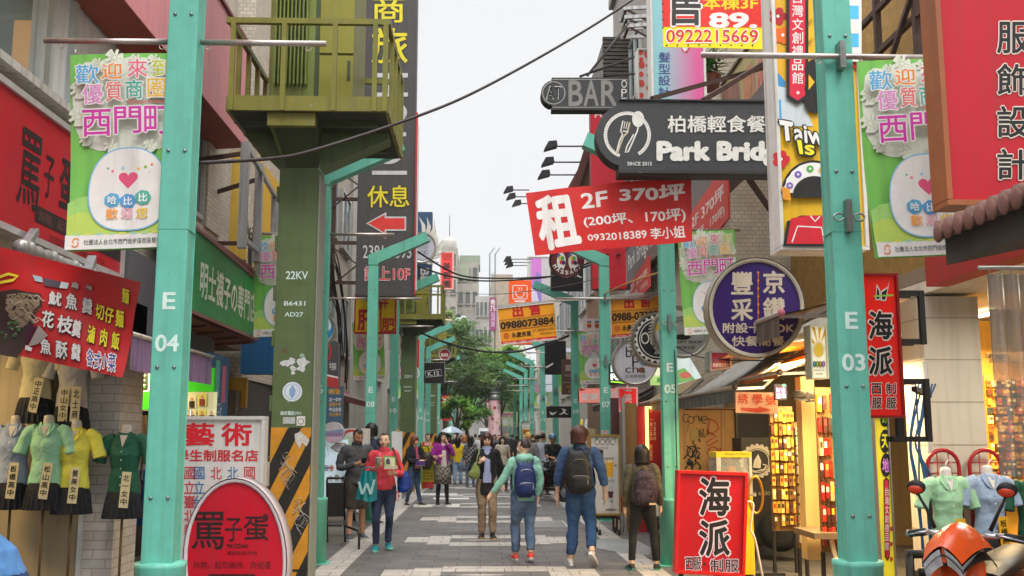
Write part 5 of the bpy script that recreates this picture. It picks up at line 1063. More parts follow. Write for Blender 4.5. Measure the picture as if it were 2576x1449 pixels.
its = [('t', '肝', 899, 778, 940, 832, 'c22026', .05), ('t', '胖', 950, 740, 978, 776, 'c22026', .03), ('t', '肥', 960, 800, 992, 836, 'c22026', .03), ('r', 956, 746, 960, 838, 'c22026')]
sign('yellow_food_sign', 'yellow sign with big red characters behind the post marked E 08', 'sign', PY(23.0), (892, 738, 996, 838), mat('ecd513', .4, .05), its, t=.2, frame=(mat('c22026'), .03))
sign('round_cartoon_sign', 'round blue sign with a white edge peeping out right of the post marked E 06', 'sign', PY(15.2), ('c', 804, 826, 39, 41), mat('2f8fc8', .3, .2, 2), [('c', 822, 818, 12, 16, 'cfd6dc'), ('c', 822, 805, 9, 6, 'e6e8ea')], t=.16, frame=(SILV, .03), side=SILV)
sign('dark_eatery_sign', 'dark grey sign with a red ring right of the post marked E 06', 'sign', PY(16.2), ((806, 842), (851, 862), (851, 980), (806, 966)), mat('48474a', .4, .08), [('o', 822, 885, 12, 22, 4, 'b82a2a'), ('t', '牛島味', 829, 912, 846, 932, WH, .0), ('q', [(806, 942), (851, 952), (851, 980), (806, 966)], 'b03a38'), ('q', [(806, 938), (851, 948), (851, 952), (806, 942)], WH)], t=.2)
sign('blue_column_sign', 'tall blue column sign with white letters beyond the hotel sign', 'sign', PY(38), (1046, 533, 1086, 842), mat('2c4c6c', .4, .08, 1), [('tq', 'BLACK', ((1080, 674), (1080, 790), (1057, 790), (1057, 674)), WH, .05), ('t', '酒吧', 1066, 748, 1082, 770, WH, .02)], t=.5)
its = [('o', 1062, 622, 33, 34, 2, '3a4456'), ('t', 'ACC', 1047, 630, 1076, 640, '3a4456', .02), ('q', [(1062, 600), (1080, 604), (1076, 626), (1048, 626)], '9c9ca4'), ('t', 'STYLE', 1070, 602, 1084, 609, '3a4456', 0)]
t_ = sign('club_sign', 'round pale club sign with white flame shapes around its rim', 'sign', PY(37), ('c', 1060, 622, 37, 38), mat('b4b2bc', .4, .08), its, t=.3, frame=(SILV, .05))
b = MB(); P37 = PY(37)
for k in range(11):
 a = R(-70 + k * 15); r0, r1 = 38, 52 + (26 if k > 7 else 6 * (k % 2))
 pts = [(1060 + r0 * cos(a - .12), 622 - r0 * sin(a - .12)), (1060 + (r0 + r1) / 2 * cos(a + .02), 622 - (r0 + r1) / 2 * sin(a + .02)), (1060 + r1 * cos(a + .26), 622 - r1 * sin(a + .26)), (1060 + (r0 + r1) / 2 * cos(a + .17), 622 - (r0 + r1) / 2 * sin(a + .17)), (1060 + r0 * cos(a + .14), 622 - r0 * sin(a + .14))]
 b.prism([P37.hit(*p, -.02) for p in pts], (0, .15, 0), mat('d3cec2', .5, .15, 4))
b.build('flame', t_)
sign('red_restaurant_sign', 'far red vertical sign with black brush characters against a concrete tower', 'sign', PY(62), (1107, 633, 1141, 728), mat('dc3a34', .45, .05), [('t', '台灣美', 1113, 640, 1135, 648, '5a1a1a', 0), ('t', '老店', 1116, 648, 1133, 655, '5a1a1a', 0), ('t', '美', 1114, 660, 1133, 680, BK, .03), ('t', '觀', 1114, 684, 1133, 703, BK, .03), ('t', '園', 1114, 706, 1133, 724, BK, .03)], t=.5, frame=(mat('d8a49e'), .08))
sign('grill_sign', 'black square sign edged with small bulbs and a slanting white box', 'sign', PY(37.5), (1065, 911, 1120, 964), mat('211f21', .4, .1), [('l', [(1070, 934), (1109, 929), (1112, 945), (1072, 949), (1070, 934)], 1, WH), ('tq', 'K.12', ((1076, 936), (1104, 933), (1105, 944), (1077, 946)), WH, .02)] + [('c', 1068 + 5 * k, 912, 1, 1, WH) for k in range(11)] + [('c', 1119, 916 + 5 * k, 1, 1, WH) for k in range(10)], t=.2)
sign('round_bar_sign', 'small round dark red bar sign above the black bulb edged sign', 'sign', PY(40), ('c', 1119, 892, 15, 15), mat('8c1c24', .4), [('t', 'ROCK', 1110, 889, 1128, 897, WH, .05)], t=.3, frame=(mat('b9b0b0'), .04))
sign('ring_sign', 'round pale sign with a green ring beside the second transformer pillar', 'sign', PY(33), ('c', 1040, 938, 15, 16), mat('cfd8cc', .4, .05, em=.2), [('o', 1040, 938, 12, 13, 1.5, '3f8a5a')], t=.2)
sign('red_column_sign', 'narrow red and orange column sign left of the post marked E 14', 'sign', PY(34), (1038, 855, 1054, 924), mat('c8242a', .4), [('q', [(1040, 858), (1050, 860), (1048, 872), (1040, 870)], 'e89a2a'), ('v', '麻辣', 1041, 880, 1050, 920, 'e8902a', .03)], t=.2)
sign('shoe_store_sign', 'small cream and dark red shop sign above the left trees', 'sign', PY(95), (1117, 782, 1141, 806), mat('d9c7a0', .5), [('r', 1117, 788, 1141, 801, '9c2028'), ('t', 'Aso', 1121, 789, 1139, 799, WH, .02)], t=.5)
sign('round_brand_sign', 'white ring sign with a dark centre on the far grey tower', 'sign', PY(102), ('c', 1166, 815, 13, 21), mat('d4d8d4', .4), [('c', 1166, 815, 10, 17, '26382f'), ('t', '萬', 1160, 806, 1172, 824, WH, .04)], t=.6)
sign('round_brand_sign', 'dark round sign partly hidden behind the white ring sign', 'sign', PY(103), ('c', 1152, 815, 12, 26), mat('2a3c34', .4), [('o', 1152, 815, 10, 17, 3, WH)], t=.5)
sign('cinema_sign', 'far purple vertical cinema sign with pale letters', 'sign', PY(104), (1231, 748, 1249, 832), mat('8a3a66', .5), [('v', '秀', 1234, 752, 1246, 770, WH, .02), ('t', '乃', 1233, 770, 1246, 783, WH, .02), ('tq', 'SHOWTIME CINEMAS', ((1245, 786), (1245, 822), (1235, 822), (1235, 786)), 'd8c0d0', .02)], t=.5)
its = [('t', '師登', 828, 978, 857, 992, 'b8922a', .03)] + [('t', st, 828, 1000 + 12.5 * k, 858, 1010 + 12.5 * k, (WH, 'c8962a')[k % 2], .01) for k, st in enumerate(('北一女中', '建國中學', '中山女高', '成功高中'))]
sign('school_list_board', 'blue grey board listing school names in white and yellow behind the ice cream sign', 'sign', PY(18.2), (820, 972, 863, 1090), mat('3c566c', .5, .08), its, t=.06)
its = [('q', [(813, 1082), (861, 1078), (865, 1090), (810, 1090)], '5f86b8'), ('r', 810, 1090, 865, 1104, 'b8a0c4'), ('t', '100%正妹 無添加', 812, 1086, 863, 1097, 'd05a80', .0)]
t_ = sign('round_topper_sign', 'round pale blue and pink topper above the ice cream light box', 'sign', PY(16.6), ('c', 838, 1088, 27, 27), mat('cdc9cc', .4), [('q', [(811, 1086), (864, 1079), (865, 1090), (864, 1098), (813, 1098)], '8a9cc4'), ('q', [(812, 1098), (864, 1098), (850, 1113), (826, 1113)], 'd0b4c8'), ('t', '100%正妹 無添加', 814, 1088, 862, 1098, 'b83a68', .0)], t=.1)
its = [('r', 806, 1106, 876, 1218, mat('cfe3ee', .3, .05, em=.35)), ('q', [(830, 1126), (846, 1114), (872, 1114), (872, 1138), (846, 1138)], 'd8b88a'), ('q', [(833, 1126), (847, 1117), (870, 1117), (870, 1135), (847, 1135)], 'e6eaf0'), ('t', '日本雪糕網路', 846, 1120, 868, 1126, '8a8ab8', 0), ('l', [(808, 1108), (820, 1112), (824, 1130), (826, 1146), (820, 1150), (814, 1120)], .8, 'a89ab8')]
for u, v, c, c2 in ((810, 1178, '9a9cc8', 'd8a0b0'), (822, 1178, '5f5aa8', 'c8c4e0'), (834, 1178, 'd84a5a', 'e8b8a0'), (832, 1204, '8ccfc8', 'd8e8e0'), (848, 1202, '7c6a58', 'e4dcd0'), (864, 1206, '7fc4cc', 'e0a8b4')): its += [('q', [(u - 6, v - 4), (u + 6, v - 4), (u + 4.5, v + 7), (u - 4.5, v + 7)], c2), ('q', [(u - 6, v - 4), (u + 6, v - 4), (u + 5.4, v + 1), (u - 5.4, v + 1)], c), ('c', u, v - 5, 5, 3.5, c2)]
t_ = sign('ice_cream_lightbox', 'pale blue glowing ice cream light box with rows of painted cups', 'sign', PY(16.7), (803, 1098, 884, 1298), mat('b9cdb4', .4, .06), [('r', 806, 1106, 876, 1290, mat('cfe3ee', .3, .05, em=.35))] + its[1:], t=.2)
sign('leaning_board', 'white clip board leaning behind the woman in the coral top', 'sign', PY(17.6), ((985, 1085), (1012, 1085), (1010, 1278), (988, 1284)), mat('c9cac9', .5, .06), [('t', 'TF', 993, 1235, 1006, 1262, 'c83a3a', .03), ('r', 996, 1079, 1004, 1086, 'a8966a')], t=.04)
sign('logo_board', 'pale board with a red round emblem behind the man in grey', 'sign', PY(18.4), (860, 1078, 930, 1180), mat('c4bfb8', .5, .08), [('o', 884, 1098, 22, 18, 6, 'b03a3a', 20, 250), ('c', 890, 1108, 14, 8, 'b03a3a')], t=.05)
its = [('r', 1062, 1112, 1091, 1122, 'c83030'), ('r', 1062, 1212, 1091, 1228, 'd03a30'), ('t', '美西服', 1068, 1113, 1086, 1121, 'f0e6d8', .02)]
for k in range(11):
 for j in range(3): its.append(('t', '訂做西服制'[(k + j) % 5] + '服價百元'[(k * 2 + j) % 4], 1064.5 + 9 * j, 1126 + 7.6 * k, 1071.5 + 9 * j, 1131.5 + 7.6 * k, '5a4a10', .0))
sign('price_board', 'narrow yellow price board with red head and foot behind the woman in navy', 'sign', PY(24.5), ((1060, 1112), (1091, 1110), (1091, 1226), (1060, 1230)), mat('dcc81e', .4, .06), its, t=.05)
its = [('r', 1492, 1102, 1552, 1290, 'd2cfca')] + [('c', 1502 + 13.2 * k, 1112, 7, 8, '8a7f76') for k in range(4)] + [('t', ch, 1497 + 13.2 * k, 1107, 1507 + 13.2 * k, 1118, WH, .03) for k, ch in enumerate('棒棒必喝')]
its += [('t', 'Top 1 珍珠奶茶', 1486, 1124, 1530, 1131, '7a3a34', .0), ('q', [(1497, 1140), (1518, 1140), (1514, 1172), (1503, 1172)], '5c3a34'), ('c', 1507, 1136, 11, 6, '2a2424'), ('q', [(1523, 1160), (1544, 1160), (1540, 1200), (1528, 1200)], 'e8a81c'), ('c', 1534, 1159, 9, 5, 'e8d8a0'), ('t', '百香綠茶', 1516, 1150, 1544, 1158, '3a3230', .0), ('q', [(1528, 1222), (1544, 1222), (1541, 1252), (1531, 1252)], 'c9c4c0'), ('q', [(1529, 1236), (1543, 1236), (1541, 1252), (1531, 1252)], '5a1f1c'), ('t', '雙Q奶茶', 1524, 1206, 1546, 1213, '3a5a58', .0), ('t', 'bonboncha', 1524, 1278, 1548, 1285, BK, .03)]
for u, v in ((1492, 1196), (1518, 1170), (1546, 1172), (1536, 1262), (1520, 1240), (1498, 1104), (1545, 1104)): its += [('q', [(u, v), (u + 3.5 * cos(a) * 2.2 + .8, v + 3.5 * sin(a) * 2.2), (u + 2, v + 2)], '3f7a3a') for a in (-2.6, -2, -1.3, -.6, .2)]
t_ = sign('drinks_menu_board', 'white drinks menu board with painted cups and wooden frame on castors', 'sign', PY(17.2), (1484, 1094, 1560, 1296), mat('d2cfca', .4, .05), its, t=.1, frame=(mat('9c7a2c', .5, .1), .03), side=mat('8a6a28'))
b = MB(); p, q = hy(1490, 1296, 17.2), hy(1556, 1296, 17.2)
b.bar((p.x, 17.25, p.z - .03), (q.x, 17.25, p.z - .03), .05, .05, DARK)
for xx in (p.x + .1, q.x - .02):
 b.bar((xx, 17.0, p.z - .04), (xx, 17.5, p.z - .04), .04, .04, DARK)
 for yy in (17.02, 17.48): b.lathe([(.05, -.02), (.05, .02)], (xx, yy, .055), DARK, 12, (1, 0, 0)); b.bar((xx, yy, .06), (xx, yy, p.z - .05), .02, .03, SILV, upv=(0, 1, 0))
b.build('castor_frame', t_)
sign('pedestrian_sign', 'yellow and white pedestrian hours sign among the far right posts', 'sign', PY(52), (1312, 1061, 1346, 1108), mat('e0982a', .4), [('r', 1312, 1061, 1346, 1079, WH), ('t', '開放時間', 1315, 1063, 1343, 1070, '4a4a4a', 0), ('t', '10:00-24:00', 1315, 1072, 1343, 1077, '4a4a4a', 0), ('t', '行徒', 1316, 1082, 1343, 1093, BK, .03), ('t', '步', 1330, 1096, 1343, 1107, BK, .03)], t=.05, frame=(mat('5a4a30'), .03))
sign('street_sign', 'green street name sign left of the pink column', 'sign', PY(88), (1206, 1031, 1229, 1046), mat('1f7a66', .4), [('t', '漢中街', 1208, 1033, 1227, 1038, WH, .02), ('t', 'Hanzhong', 1208, 1040, 1227, 1045, WH, 0)], t=.1)
sign('cluster_banner', 'pale green banner with pink lettering right of the pink column', 'banner', PY(74), ((1262, 1035), (1303, 1036), (1302, 1074), (1260, 1072)), mat('bcd49a', .5), [('t', '西門町', 1264, 1039, 1300, 1050, 'cf5aa6', .05), ('c', 1272, 1062, 8, 9, 'e4e4dc'), ('c', 1290, 1063, 8, 9, 'e4e4dc')], t=.05)
for k, (u, v, lab) in enumerate(((1522, 1090, 'small white no cycling plate on the post marked E 07'), (1365, 1090, 'small white no cycling plate on the post marked E 13'))):
 sign('prohibition_plate', lab, 'sign', PY((19.88, 40.08)[k]), (u - (9, 5)[k], v - (8, 6)[k], u + (9, 5)[k], v + (8, 6)[k]), mat('d8d4cc'), [('o', u, v, (6.5, 4)[k], (6.5, 4)[k], 1.4, 'c83a28'), ('l', [(u - 4, v - 4), (u + 4, v + 4)], 1.4, 'c83a28')], t=.004, group='no cycling plates')
for u0, v0, u1, v1, Y_, c, st, c2, lab in ((1112, 995, 1136, 1040, 60, 'b02030', '百', WH, 'dark red far shop sign left of the leafy branch'), (1112, 1042, 1136, 1058, 58, 'cc3a30', '洋', WH, 'red far shop sign low among the left posts'), (1160, 1016, 1180, 1038, 75, 'a83a44', '樂', WH, 'far reddish sign with pale picture under the left trees'), (1190, 1003, 1204, 1030, 80, '5aa84a', '綠', WH, 'small bright green far sign under the trees'), (1222, 1006, 1232, 1040, 85, '7a2a34', '酒', WH, 'dark far sign just left of the pink column'), (1455, 905, 1480, 940, 31, '7a5a4a', '茶', WH, 'small brown sign right of the brown signboard'), (985, 890, 1003, 960, 27.5, 'c8c2b4', '印章', '5a4a3a', 'pale narrow sign between the post marked E 10 and the second transformer')):
 sign('shop_sign', lab, 'sign', PY(Y_), (u0, v0, u1, v1), mat(c, .5, .15, 2), [('t', st, lerp(u0, u1, .15), lerp(v0, v1, .2), lerp(u0, u1, .85), lerp(v0, v1, .6), c2, .03)], t=.3)
# ================================================================== PEOPLE
SKIN = ('d0a284', 'dcb296', 'be8c6c')
def rings(mb, rs, m, n=20):
 """closed loft through elliptical rings (cx, cy, z, rx, ry)"""
 vs = [V((cx + rx * cos(2 * pi * j / n), cy + ry * sin(2 * pi * j / n), z)) for cx, cy, z, rx, ry in rs for j in range(n)]
 k = len(rs)
 fs = [(i * n + j, i * n + (j + 1) % n, (i + 1) * n + (j + 1) % n, (i + 1) * n + j) for i in range(k - 1) for j in range(n)]
 fs += [tuple(range(n - 1, -1, -1)), tuple((k - 1) * n + j for j in range(n))]
 mb.add(vs, fs, m, True)
def bez(pts, k=4):
 """smooth polyline through joints"""
 out = []; P = [V(p) for p in pts]
 for i in range(len(P) - 1):
  p0, p1, p2, p3 = P[max(i - 1, 0)], P[i], P[i + 1], P[min(i + 2, len(P) - 1)]
  for j in range(k):
   t = j / k
   out.append(.5 * ((2 * p1) + (p2 - p0) * t + (2 * p0 - 5 * p1 + 4 * p2 - p3) * t * t + (3 * p1 - p0 - 3 * p2 + p3) * t ** 3))
 return out + [P[-1]]
def limb(mb, pts, rad, m, k=4, n=12):
 pp = bez(pts, k); rr = []
 for i in range(len(pts) - 1):
  for j in range(k): rr.append(lerp(rad[i], rad[i + 1], j / k))
 rr.append(rad[-1])
 mb.tube(pp, rr, m, n)
def fuse(o, vox, sm=4, wr=0):
 r = o.modifiers.new('one_skin', 'REMESH'); r.mode = 'VOXEL'; r.voxel_size = vox; r.use_smooth_shade = True
 if wr:
  if 'folds' not in bpy.data.textures: tx = bpy.data.textures.new('folds', 'CLOUDS'); tx.noise_scale = .11; tx.noise_depth = 2
  d = o.modifiers.new('folds', 'DISPLACE'); d.texture = bpy.data.textures['folds']; d.strength = wr; d.mid_level = .5; d.texture_coords = 'GLOBAL'
 if sm:
  s_ = o.modifiers.new('smooth', 'SMOOTH'); s_.factor = .5; s_.iterations = sm
 return o
def hand(mb, w, d, lat, m, curl=.35, s=1.0):
 """palm, four unequal bent fingers and a thumb; w wrist, d pointing direction, lat towards the thumb"""
 d = V(d).normalized(); lat = V(lat); lat = (lat - d * lat.dot(d)).normalized(); nrm = d.cross(lat); w = V(w)
 c = w + d * .048 * s
 mb.tube([w - d * .01, w + d * .02 * s, c, w + d * .088 * s], [.022 * s, .026 * s, .030 * s, .027 * s], m, 10)
 for i, ln in enumerate((.92, 1.0, .94, .76)):
  b = w + d * .085 * s + lat * (.029 - .0195 * i) * s; pts = [b - d * .02]; a = curl * .5; p = b
  for sg in (.036, .026, .021):
   p = p + (d * cos(a) + nrm * sin(a)) * sg * ln * s; pts.append(p); a += curl
  mb.tube([pts[0], b] + pts[1:], [.009 * s, .0095 * s, .0088 * s, .008 * s, .0062 * s], m, 8)
 b = w + d * .03 * s + lat * .022 * s
 mb.tube([b, b + (d * .5 + lat * .75) * .032 * s, b + (d * .85 + lat * .8 + nrm * .25) * .05 * s, b + (d * 1.3 + lat * .75 + nrm * .5) * .058 * s], [.011 * s, .0105 * s, .009 * s, .0068 * s], m, 8)
def rotm(yaw, pitch, roll=0): return Matrix.Rotation(yaw, 3, 'Z') @ Matrix.Rotation(pitch, 3, 'X') @ Matrix.Rotation(roll, 3, 'Y')
HC = V((0, -.005, 1.585))
def head_parts(mb, t, skin, hair, style, yaw, pitch, s, detail, lip='8a4a40', glasses=False, body_parent=True):
 R_ = rotm(yaw, pitch); piv = V((0, .0, 1.49))
 T = lambda p: (piv + R_ @ (HC + V(p) - piv)) * s
 def blob(c, r, n=16, k=12):
  vs = [T(V(c) + V((r[0] * sin(pi * i / k) * cos(2 * pi * j / n), r[1] * sin(pi * i / k) * sin(2 * pi * j / n), r[2] * cos(pi * i / k)))) for i in range(k + 1) for j in range(n)]
  mb.add(vs, [(i * n + j, (i + 1) * n + j, (i + 1) * n + (j + 1) % n, i * n + (j + 1) % n) for i in range(k) for j in range(n)], skin, True)
 blob((0, .012, .012), (.074, .092, .102)); blob((0, -.022, -.035), (.058, .068, .080)); blob((0, -.038, -.082), (.034, .042, .030))
 if detail:
  blob((0, -.094, -.028), (.0135, .018, .016)); blob((0, -.09, -.008), (.009, .012, .024)); blob((0, -.078, -.06), (.026, .016, .018))
  for sx in (-1, 1): blob((sx * .073, .012, -.012), (.012, .020, .030)); blob((sx * .036, -.062, -.03), (.024, .024, .024))
 # hair: shell over the skull, drawn in under the skin over the face
 H = MB(); n, k = 40, 26
 hm = mat(hair, .45, .25, 40, kind='hair', bump=.3)
 L = {'short': .0, 'crop': .0, 'bob': .07, 'long': .30, 'tail': .0, 'mop': .03}[style]
 vs = []; rr = random.Random(int(yaw * 100) + len(style) + int(s * 1000))
 vol = {'short': 1.06, 'crop': 1.03, 'bob': 1.17, 'long': 1.13, 'tail': 1.05, 'mop': 1.16}[style]
 for i in range(k + 1):
  for j in range(n):
   a, b = pi * i / k, 2 * pi * j / n
   d = V((sin(a) * cos(b), sin(a) * sin(b), cos(a)))
   rad = V((.077, .096, .105)); front = -d.y
   hairline = {'short': .50, 'crop': .52, 'bob': .34, 'long': .42, 'tail': .60, 'mop': .30}[style]
   side = abs(d.x)
   face = front > .18 and d.z < hairline + .25 * side * (front < .7) - (.0 if L else .0) and (side < .80 if L else side < .98)
   low = d.z < ((-.35 if style != 'mop' else -.5) if not L else -2) + (0 if front < .0 else .25)
   q = vol + .02 * noise.noise(d * 6 + V((s * 9, 0, 0))) + .025 * noise.noise(d * 14) + ((.05 * rr.random() + .06 * noise.noise(d * 9)) if style == 'mop' else 0)
   p = V((d.x * rad.x * q, .012 + d.y * rad.y * q, .012 + d.z * rad.z * q))
   if L and d.z >= 0: p.x *= 1 + .22 * (1 - d.z * .6)
   if style == 'mop': p.x *= 1.06; p.y *= 1.04
   if face or low: p = p * .78
   elif L and d.z < .0:
    f = min(1, -d.z * 1.15); e = math.hypot(d.x, d.y) + 1e-6; g_ = min(1.0, .35 + e * .9) / e if f > .0 else 1; p.z = max(p.z, -.07) - L * f; p.x = .077 * q * d.x * lerp(1, g_, f) * (1.22 + .08 * f); p.y = .012 + .096 * q * d.y * lerp(1, g_, f) + .01 * f
   vs.append(T(p))
 H.add(vs, [(i * n + j, (i + 1) * n + j, (i + 1) * n + (j + 1) % n, i * n + (j + 1) % n) for i in range(k) for j in range(n)], hm, True)
 if style == 'tail': H.tube([T(p) for p in ((0, .09, .02), (0, .125, .0), (0, .12, -.06), (0, .1, -.13))], [.025 * s, .03 * s, .024 * s, .008 * s], hm, 10)
 H.build('hair', t, local=True)
 if detail:
  F = MB()
  def el(c, r, m):
   vs = [T(V(c) + V((r[0] * sin(pi * i / 6) * cos(2 * pi * j / 10), r[1] * sin(pi * i / 6) * sin(2 * pi * j / 10), r[2] * cos(pi * i / 6)))) for i in range(7) for j in range(10)]
   F.add(vs, [(i * 10 + j, (i + 1) * 10 + j, (i + 1) * 10 + (j + 1) % 10, i * 10 + (j + 1) % 10) for i in range(6) for j in range(10)], m, True)
  for sx in (-1, 1):
   el((sx * .031, -.0785, .004), (.0135, .006, .0062), mat('cfc4ba', .3)); el((sx * .031, -.0835, .004), (.0075, .003, .0058), mat('241812', .2)); el((sx * .031, -.081, .0105), (.015, .005, .0022), mat('3a2620', .5))
   el((sx * .032, -.083, .024), (.019, .004, .0032), mat(hair, .6))
  el((0, -.0905, -.057), (.021, .006, .0042), mat(lip, .45)); el((0, -.089, -.0645), (.017, .006, .0045), mat(lip, .45))
  F.build('face', t, local=True)
  if glasses:
   G = MB()
   for sx in (-1, 1):
    G.tube([T((sx * .032 + .024 * cos(q * pi / 8), -.097, .0 + .016 * sin(q * pi / 8))) for q in range(17)], .0016, mat('6a4a3a', .3), 5)
    G.tube([T((sx * .056, -.095, .002)), T((sx * .076, .01, .002))], .0016, mat('6a4a3a', .3), 5)
   G.tube([T((-.008, -.098, .003)), T((.008, -.098, .003))], .0016, mat('6a4a3a', .3), 5); G.build('glasses', t, local=True)
 return T
def person(label, x, y, H, rz, pose=None, top=('3a4a6a', 'cloth'), bot=('trousers', '2f3c55', 'denim'), shoes='2a2a2c', hair=('1d1613', 'short'), skin=0, detail=True, head=(0, 0), build=1.0, sole='d8d6d2', sleeve=1.0, hem=.84, group=None, glasses=False, open_front=None, collar=None, hood=None, cuff=0, z0=0.0, female=False, tights=None, lip='8a4a40', rest=True):
 s = H / 1.70; P = dict(elL=(.225, .03, 1.11), wrL=(.245, -.03, .87), elR=(-.225, .03, 1.11), wrR=(-.245, -.03, .87), knL=(.095, -.03, .49), anL=(.10, .02, .085), knR=(-.095, -.03, .49), anR=(-.10, .02, .085), toeL=None, toeR=None, hdL=None, hdR=None, curlL=.3, curlR=.3, latL=None, latR=None)
 if pose: P.update(pose)
 t = thing('person', label, 'person', (x, y, z0), rz, group or 'pedestrians in the street')
 q = lambda p: V(p) * s
 sk = mat(SKIN[skin], .5, .06, 12)
 tm = top if not isinstance(top, tuple) else mat(top[0], .8, .12, 5, kind=top[1], h2=top[2] if len(top) > 2 else None)
 B = MB(); w = build; shw = (.155 if female else .172) * w
 shL, shR = (shw, .005, 1.375), (-shw, .005, 1.375)
 limb(B, [q((0, .015, 1.36)), q((0, .005, 1.47)), q((0, -.005, 1.54))], [.058 * s, .050 * s, .052 * s], sk)
 rings(B, [(0, 0, z * s, rx * w * s, ry * s) for z, rx, ry in ((.86, .12, .09), (.92, .15, .105), (1.0, .142, .1), (1.08, .122, .09), (1.2, .138, .1), (1.31, .150, .1), (1.385, .125, .08), (1.425, .06, .055))], sk)
 for S_, sh in (('L', shL), ('R', shR)):
  el, wr = P['el' + S_], P['wr' + S_]
  limb(B, [q((sh[0] * .8, .0, 1.375)), q(sh), q(el), q(wr)], [.05 * s, .05 * s, .038 * s, .024 * s], sk)
  d = V(P['hd' + S_]) if P['hd' + S_] else (V(wr) - V(el)).normalized() * .6 + V((0, -.15, -.5))
  lat = V(P['lat' + S_]) if P['lat' + S_] else V((0, -1, 0))
  if detail: hand(B, q(wr), d, lat, sk, P['curl' + S_] * (1 if S_ == 'R' else -1) * -1, s)
  else: B.tube([q(wr), q(V(wr) + d.normalized() * .09), q(V(wr) + d.normalized() * .16)], [.024 * s, .034 * s, .018 * s], sk, 8)
  kn, an = P['kn' + S_], P['an' + S_]; sx = 1 if S_ == 'L' else -1
  limb(B, [q((sx * .085, 0, .92)), q((sx * .09, -.005, .75)), q(kn), q((V(kn) * .55 + V(an) * .45) + V((0, .02, 0))), q(an)], [.082 * s * w, .078 * s * w, .052 * s, .05 * s, .034 * s], sk)
 T = head_parts(B, t, sk, hair[0], hair[1], head[0], head[1], s, detail, lip, glasses)
 fuse(B.build('body', t, local=True), .0085 if detail else .02, 2)
 # shoes
 for S_ in 'LR':
  an, kn = V(P['an' + S_]), V(P['kn' + S_]); toe = V(P['toe' + S_]) if P['toe' + S_] else V((an.x * 1.25, an.y - .17, .03))
  f = (toe - V((an.x, an.y, toe.z if abs(toe.z - .03) < .01 else an.z - .055))); f = f.normalized()
  heel = an + V((0, 0, -.045)) - f * .045; upv = V((0, 0, 1)); upv = (upv - f * upv.dot(f)).normalized()
  side = f.cross(upv); K = MB(); n = 14
  prof = [(-.02, .028, .05), (.02, .036, .062), (.08, .038, .07), (.14, .046, .052), (.2, .044, .038), (.235, .022, .022)]
  sm = mat(shoes, .6, .12, 20); so = mat(sole, .6)
  for (zz, m_, kk) in ((0, sm, 1.0),):
   vs = [heel + f * a + side * (b * cos(2 * pi * j / n)) + upv * (c * .5 + c * .55 * sin(2 * pi * j / n) - .03) for a, b, c in prof for j in range(n)]
   K.add([p * s for p in vs], [(i * n + j, i * n + (j + 1) % n, (i + 1) * n + (j + 1) % n, (i + 1) * n + j) for i in range(len(prof) - 1) for j in range(n)] + [tuple(range(n - 1, -1, -1)), tuple(5 * n + j for j in range(n))], sm, True)
  out = [heel + f * a + side * b + upv * (-.034) for a, b in ((-.03, .02), (-.03, -.02), (.04, -.042), (.13, -.052), (.2, -.05), (.25, -.015), (.25, .015), (.2, .05), (.13, .052), (.04, .042))]
  K.prism([p * s for p in out], upv * .026 * s, so)
  K.tube([(an + V((0, 0, .0))) * s, (an + V((0, 0, -.05))) * s], [.04 * s, .046 * s], sm, 12)
  K.build('shoe', t, local=True)
 # lower garment
 kind, bc, bk = bot[:3]; bm_ = mat(bc, .85, .14, 6, kind=bk, h2=bot[3] if len(bot) > 3 else None)
 G = MB()
 if kind in ('trousers', 'slim', 'shorts'):
  loose = {'trousers': 1.0, 'slim': .78, 'shorts': 1.2}[kind]
  rings(G, [(0, .0, z * s, rx * w * s, ry * s) for z, rx, ry in ((.82, .10, .085), (.88, .165, .122), (.95, .165, .12), (1.02, .155, .112), (1.05, .145, .105))], bm_)
  for S_ in 'LR':
   kn, an, sx = V(P['kn' + S_]), V(P['an' + S_]), 1 if S_ == 'L' else -1
   if kind == 'shorts': limb(G, [q((sx * .085, 0, .93)), q((sx * .095, -.005, .72)), q(kn + V((0, .01, -.02)))], [.1 * s, .108 * s * w, .095 * s], bm_)
   else:
    e = an + (kn - an).normalized() * (.015 + cuff)
    limb(G, [q((sx * .085, 0, .93)), q((sx * .09, -.005, .74)), q(kn), q(kn * .5 + an * .5 + V((0, .02, 0))), q(e)], [.1 * s * w, (.097 if loose == 1 else .092) * s * w, (.072 if loose == 1 else .06) * s, (.066 * loose + .004) * s, (.058 * loose + (.004 if loose < 1 else 0)) * s], bm_)
  fuse(G.build(kind if kind != 'slim' else 'trousers', t, local=True), .012 if detail else .022, 2, .03 if kind != 'slim' else .018)
 else:
  zb = {'skirt': .50, 'dress': .42}[kind]
  ctr = (V(P['knL']) + V(P['knR'])) * .5
  rings(G, [(0, .0, 1.04 * s, .145 * s, .105 * s), (0, 0, .95 * s, .17 * s, .125 * s), (0, ctr.y * .4 * s, .8 * s, .19 * s, .15 * s), (0, ctr.y * s, zb * s, .215 * s, .18 * s), (0, ctr.y * s, (zb + .006) * s, .19 * s, .16 * s), (0, 0, .9 * s, .1 * s, .08 * s)], bm_, 28)
  G.build('skirt', t, local=True)
  if tights:
   G = MB()
   for S_ in 'LR':
    kn, an, sx = V(P['kn' + S_]), V(P['an' + S_]), 1 if S_ == 'L' else -1
    limb(G, [q((sx * .085, 0, .8)), q(kn), q(kn * .55 + an * .45 + V((0, .02, 0))), q(an)], [.07 * s, .056 * s, .053 * s, .037 * s], mat(tights, .7))
   G.build('tights', t, local=True)
 # upper garment
 G = MB(); fl = 1.0
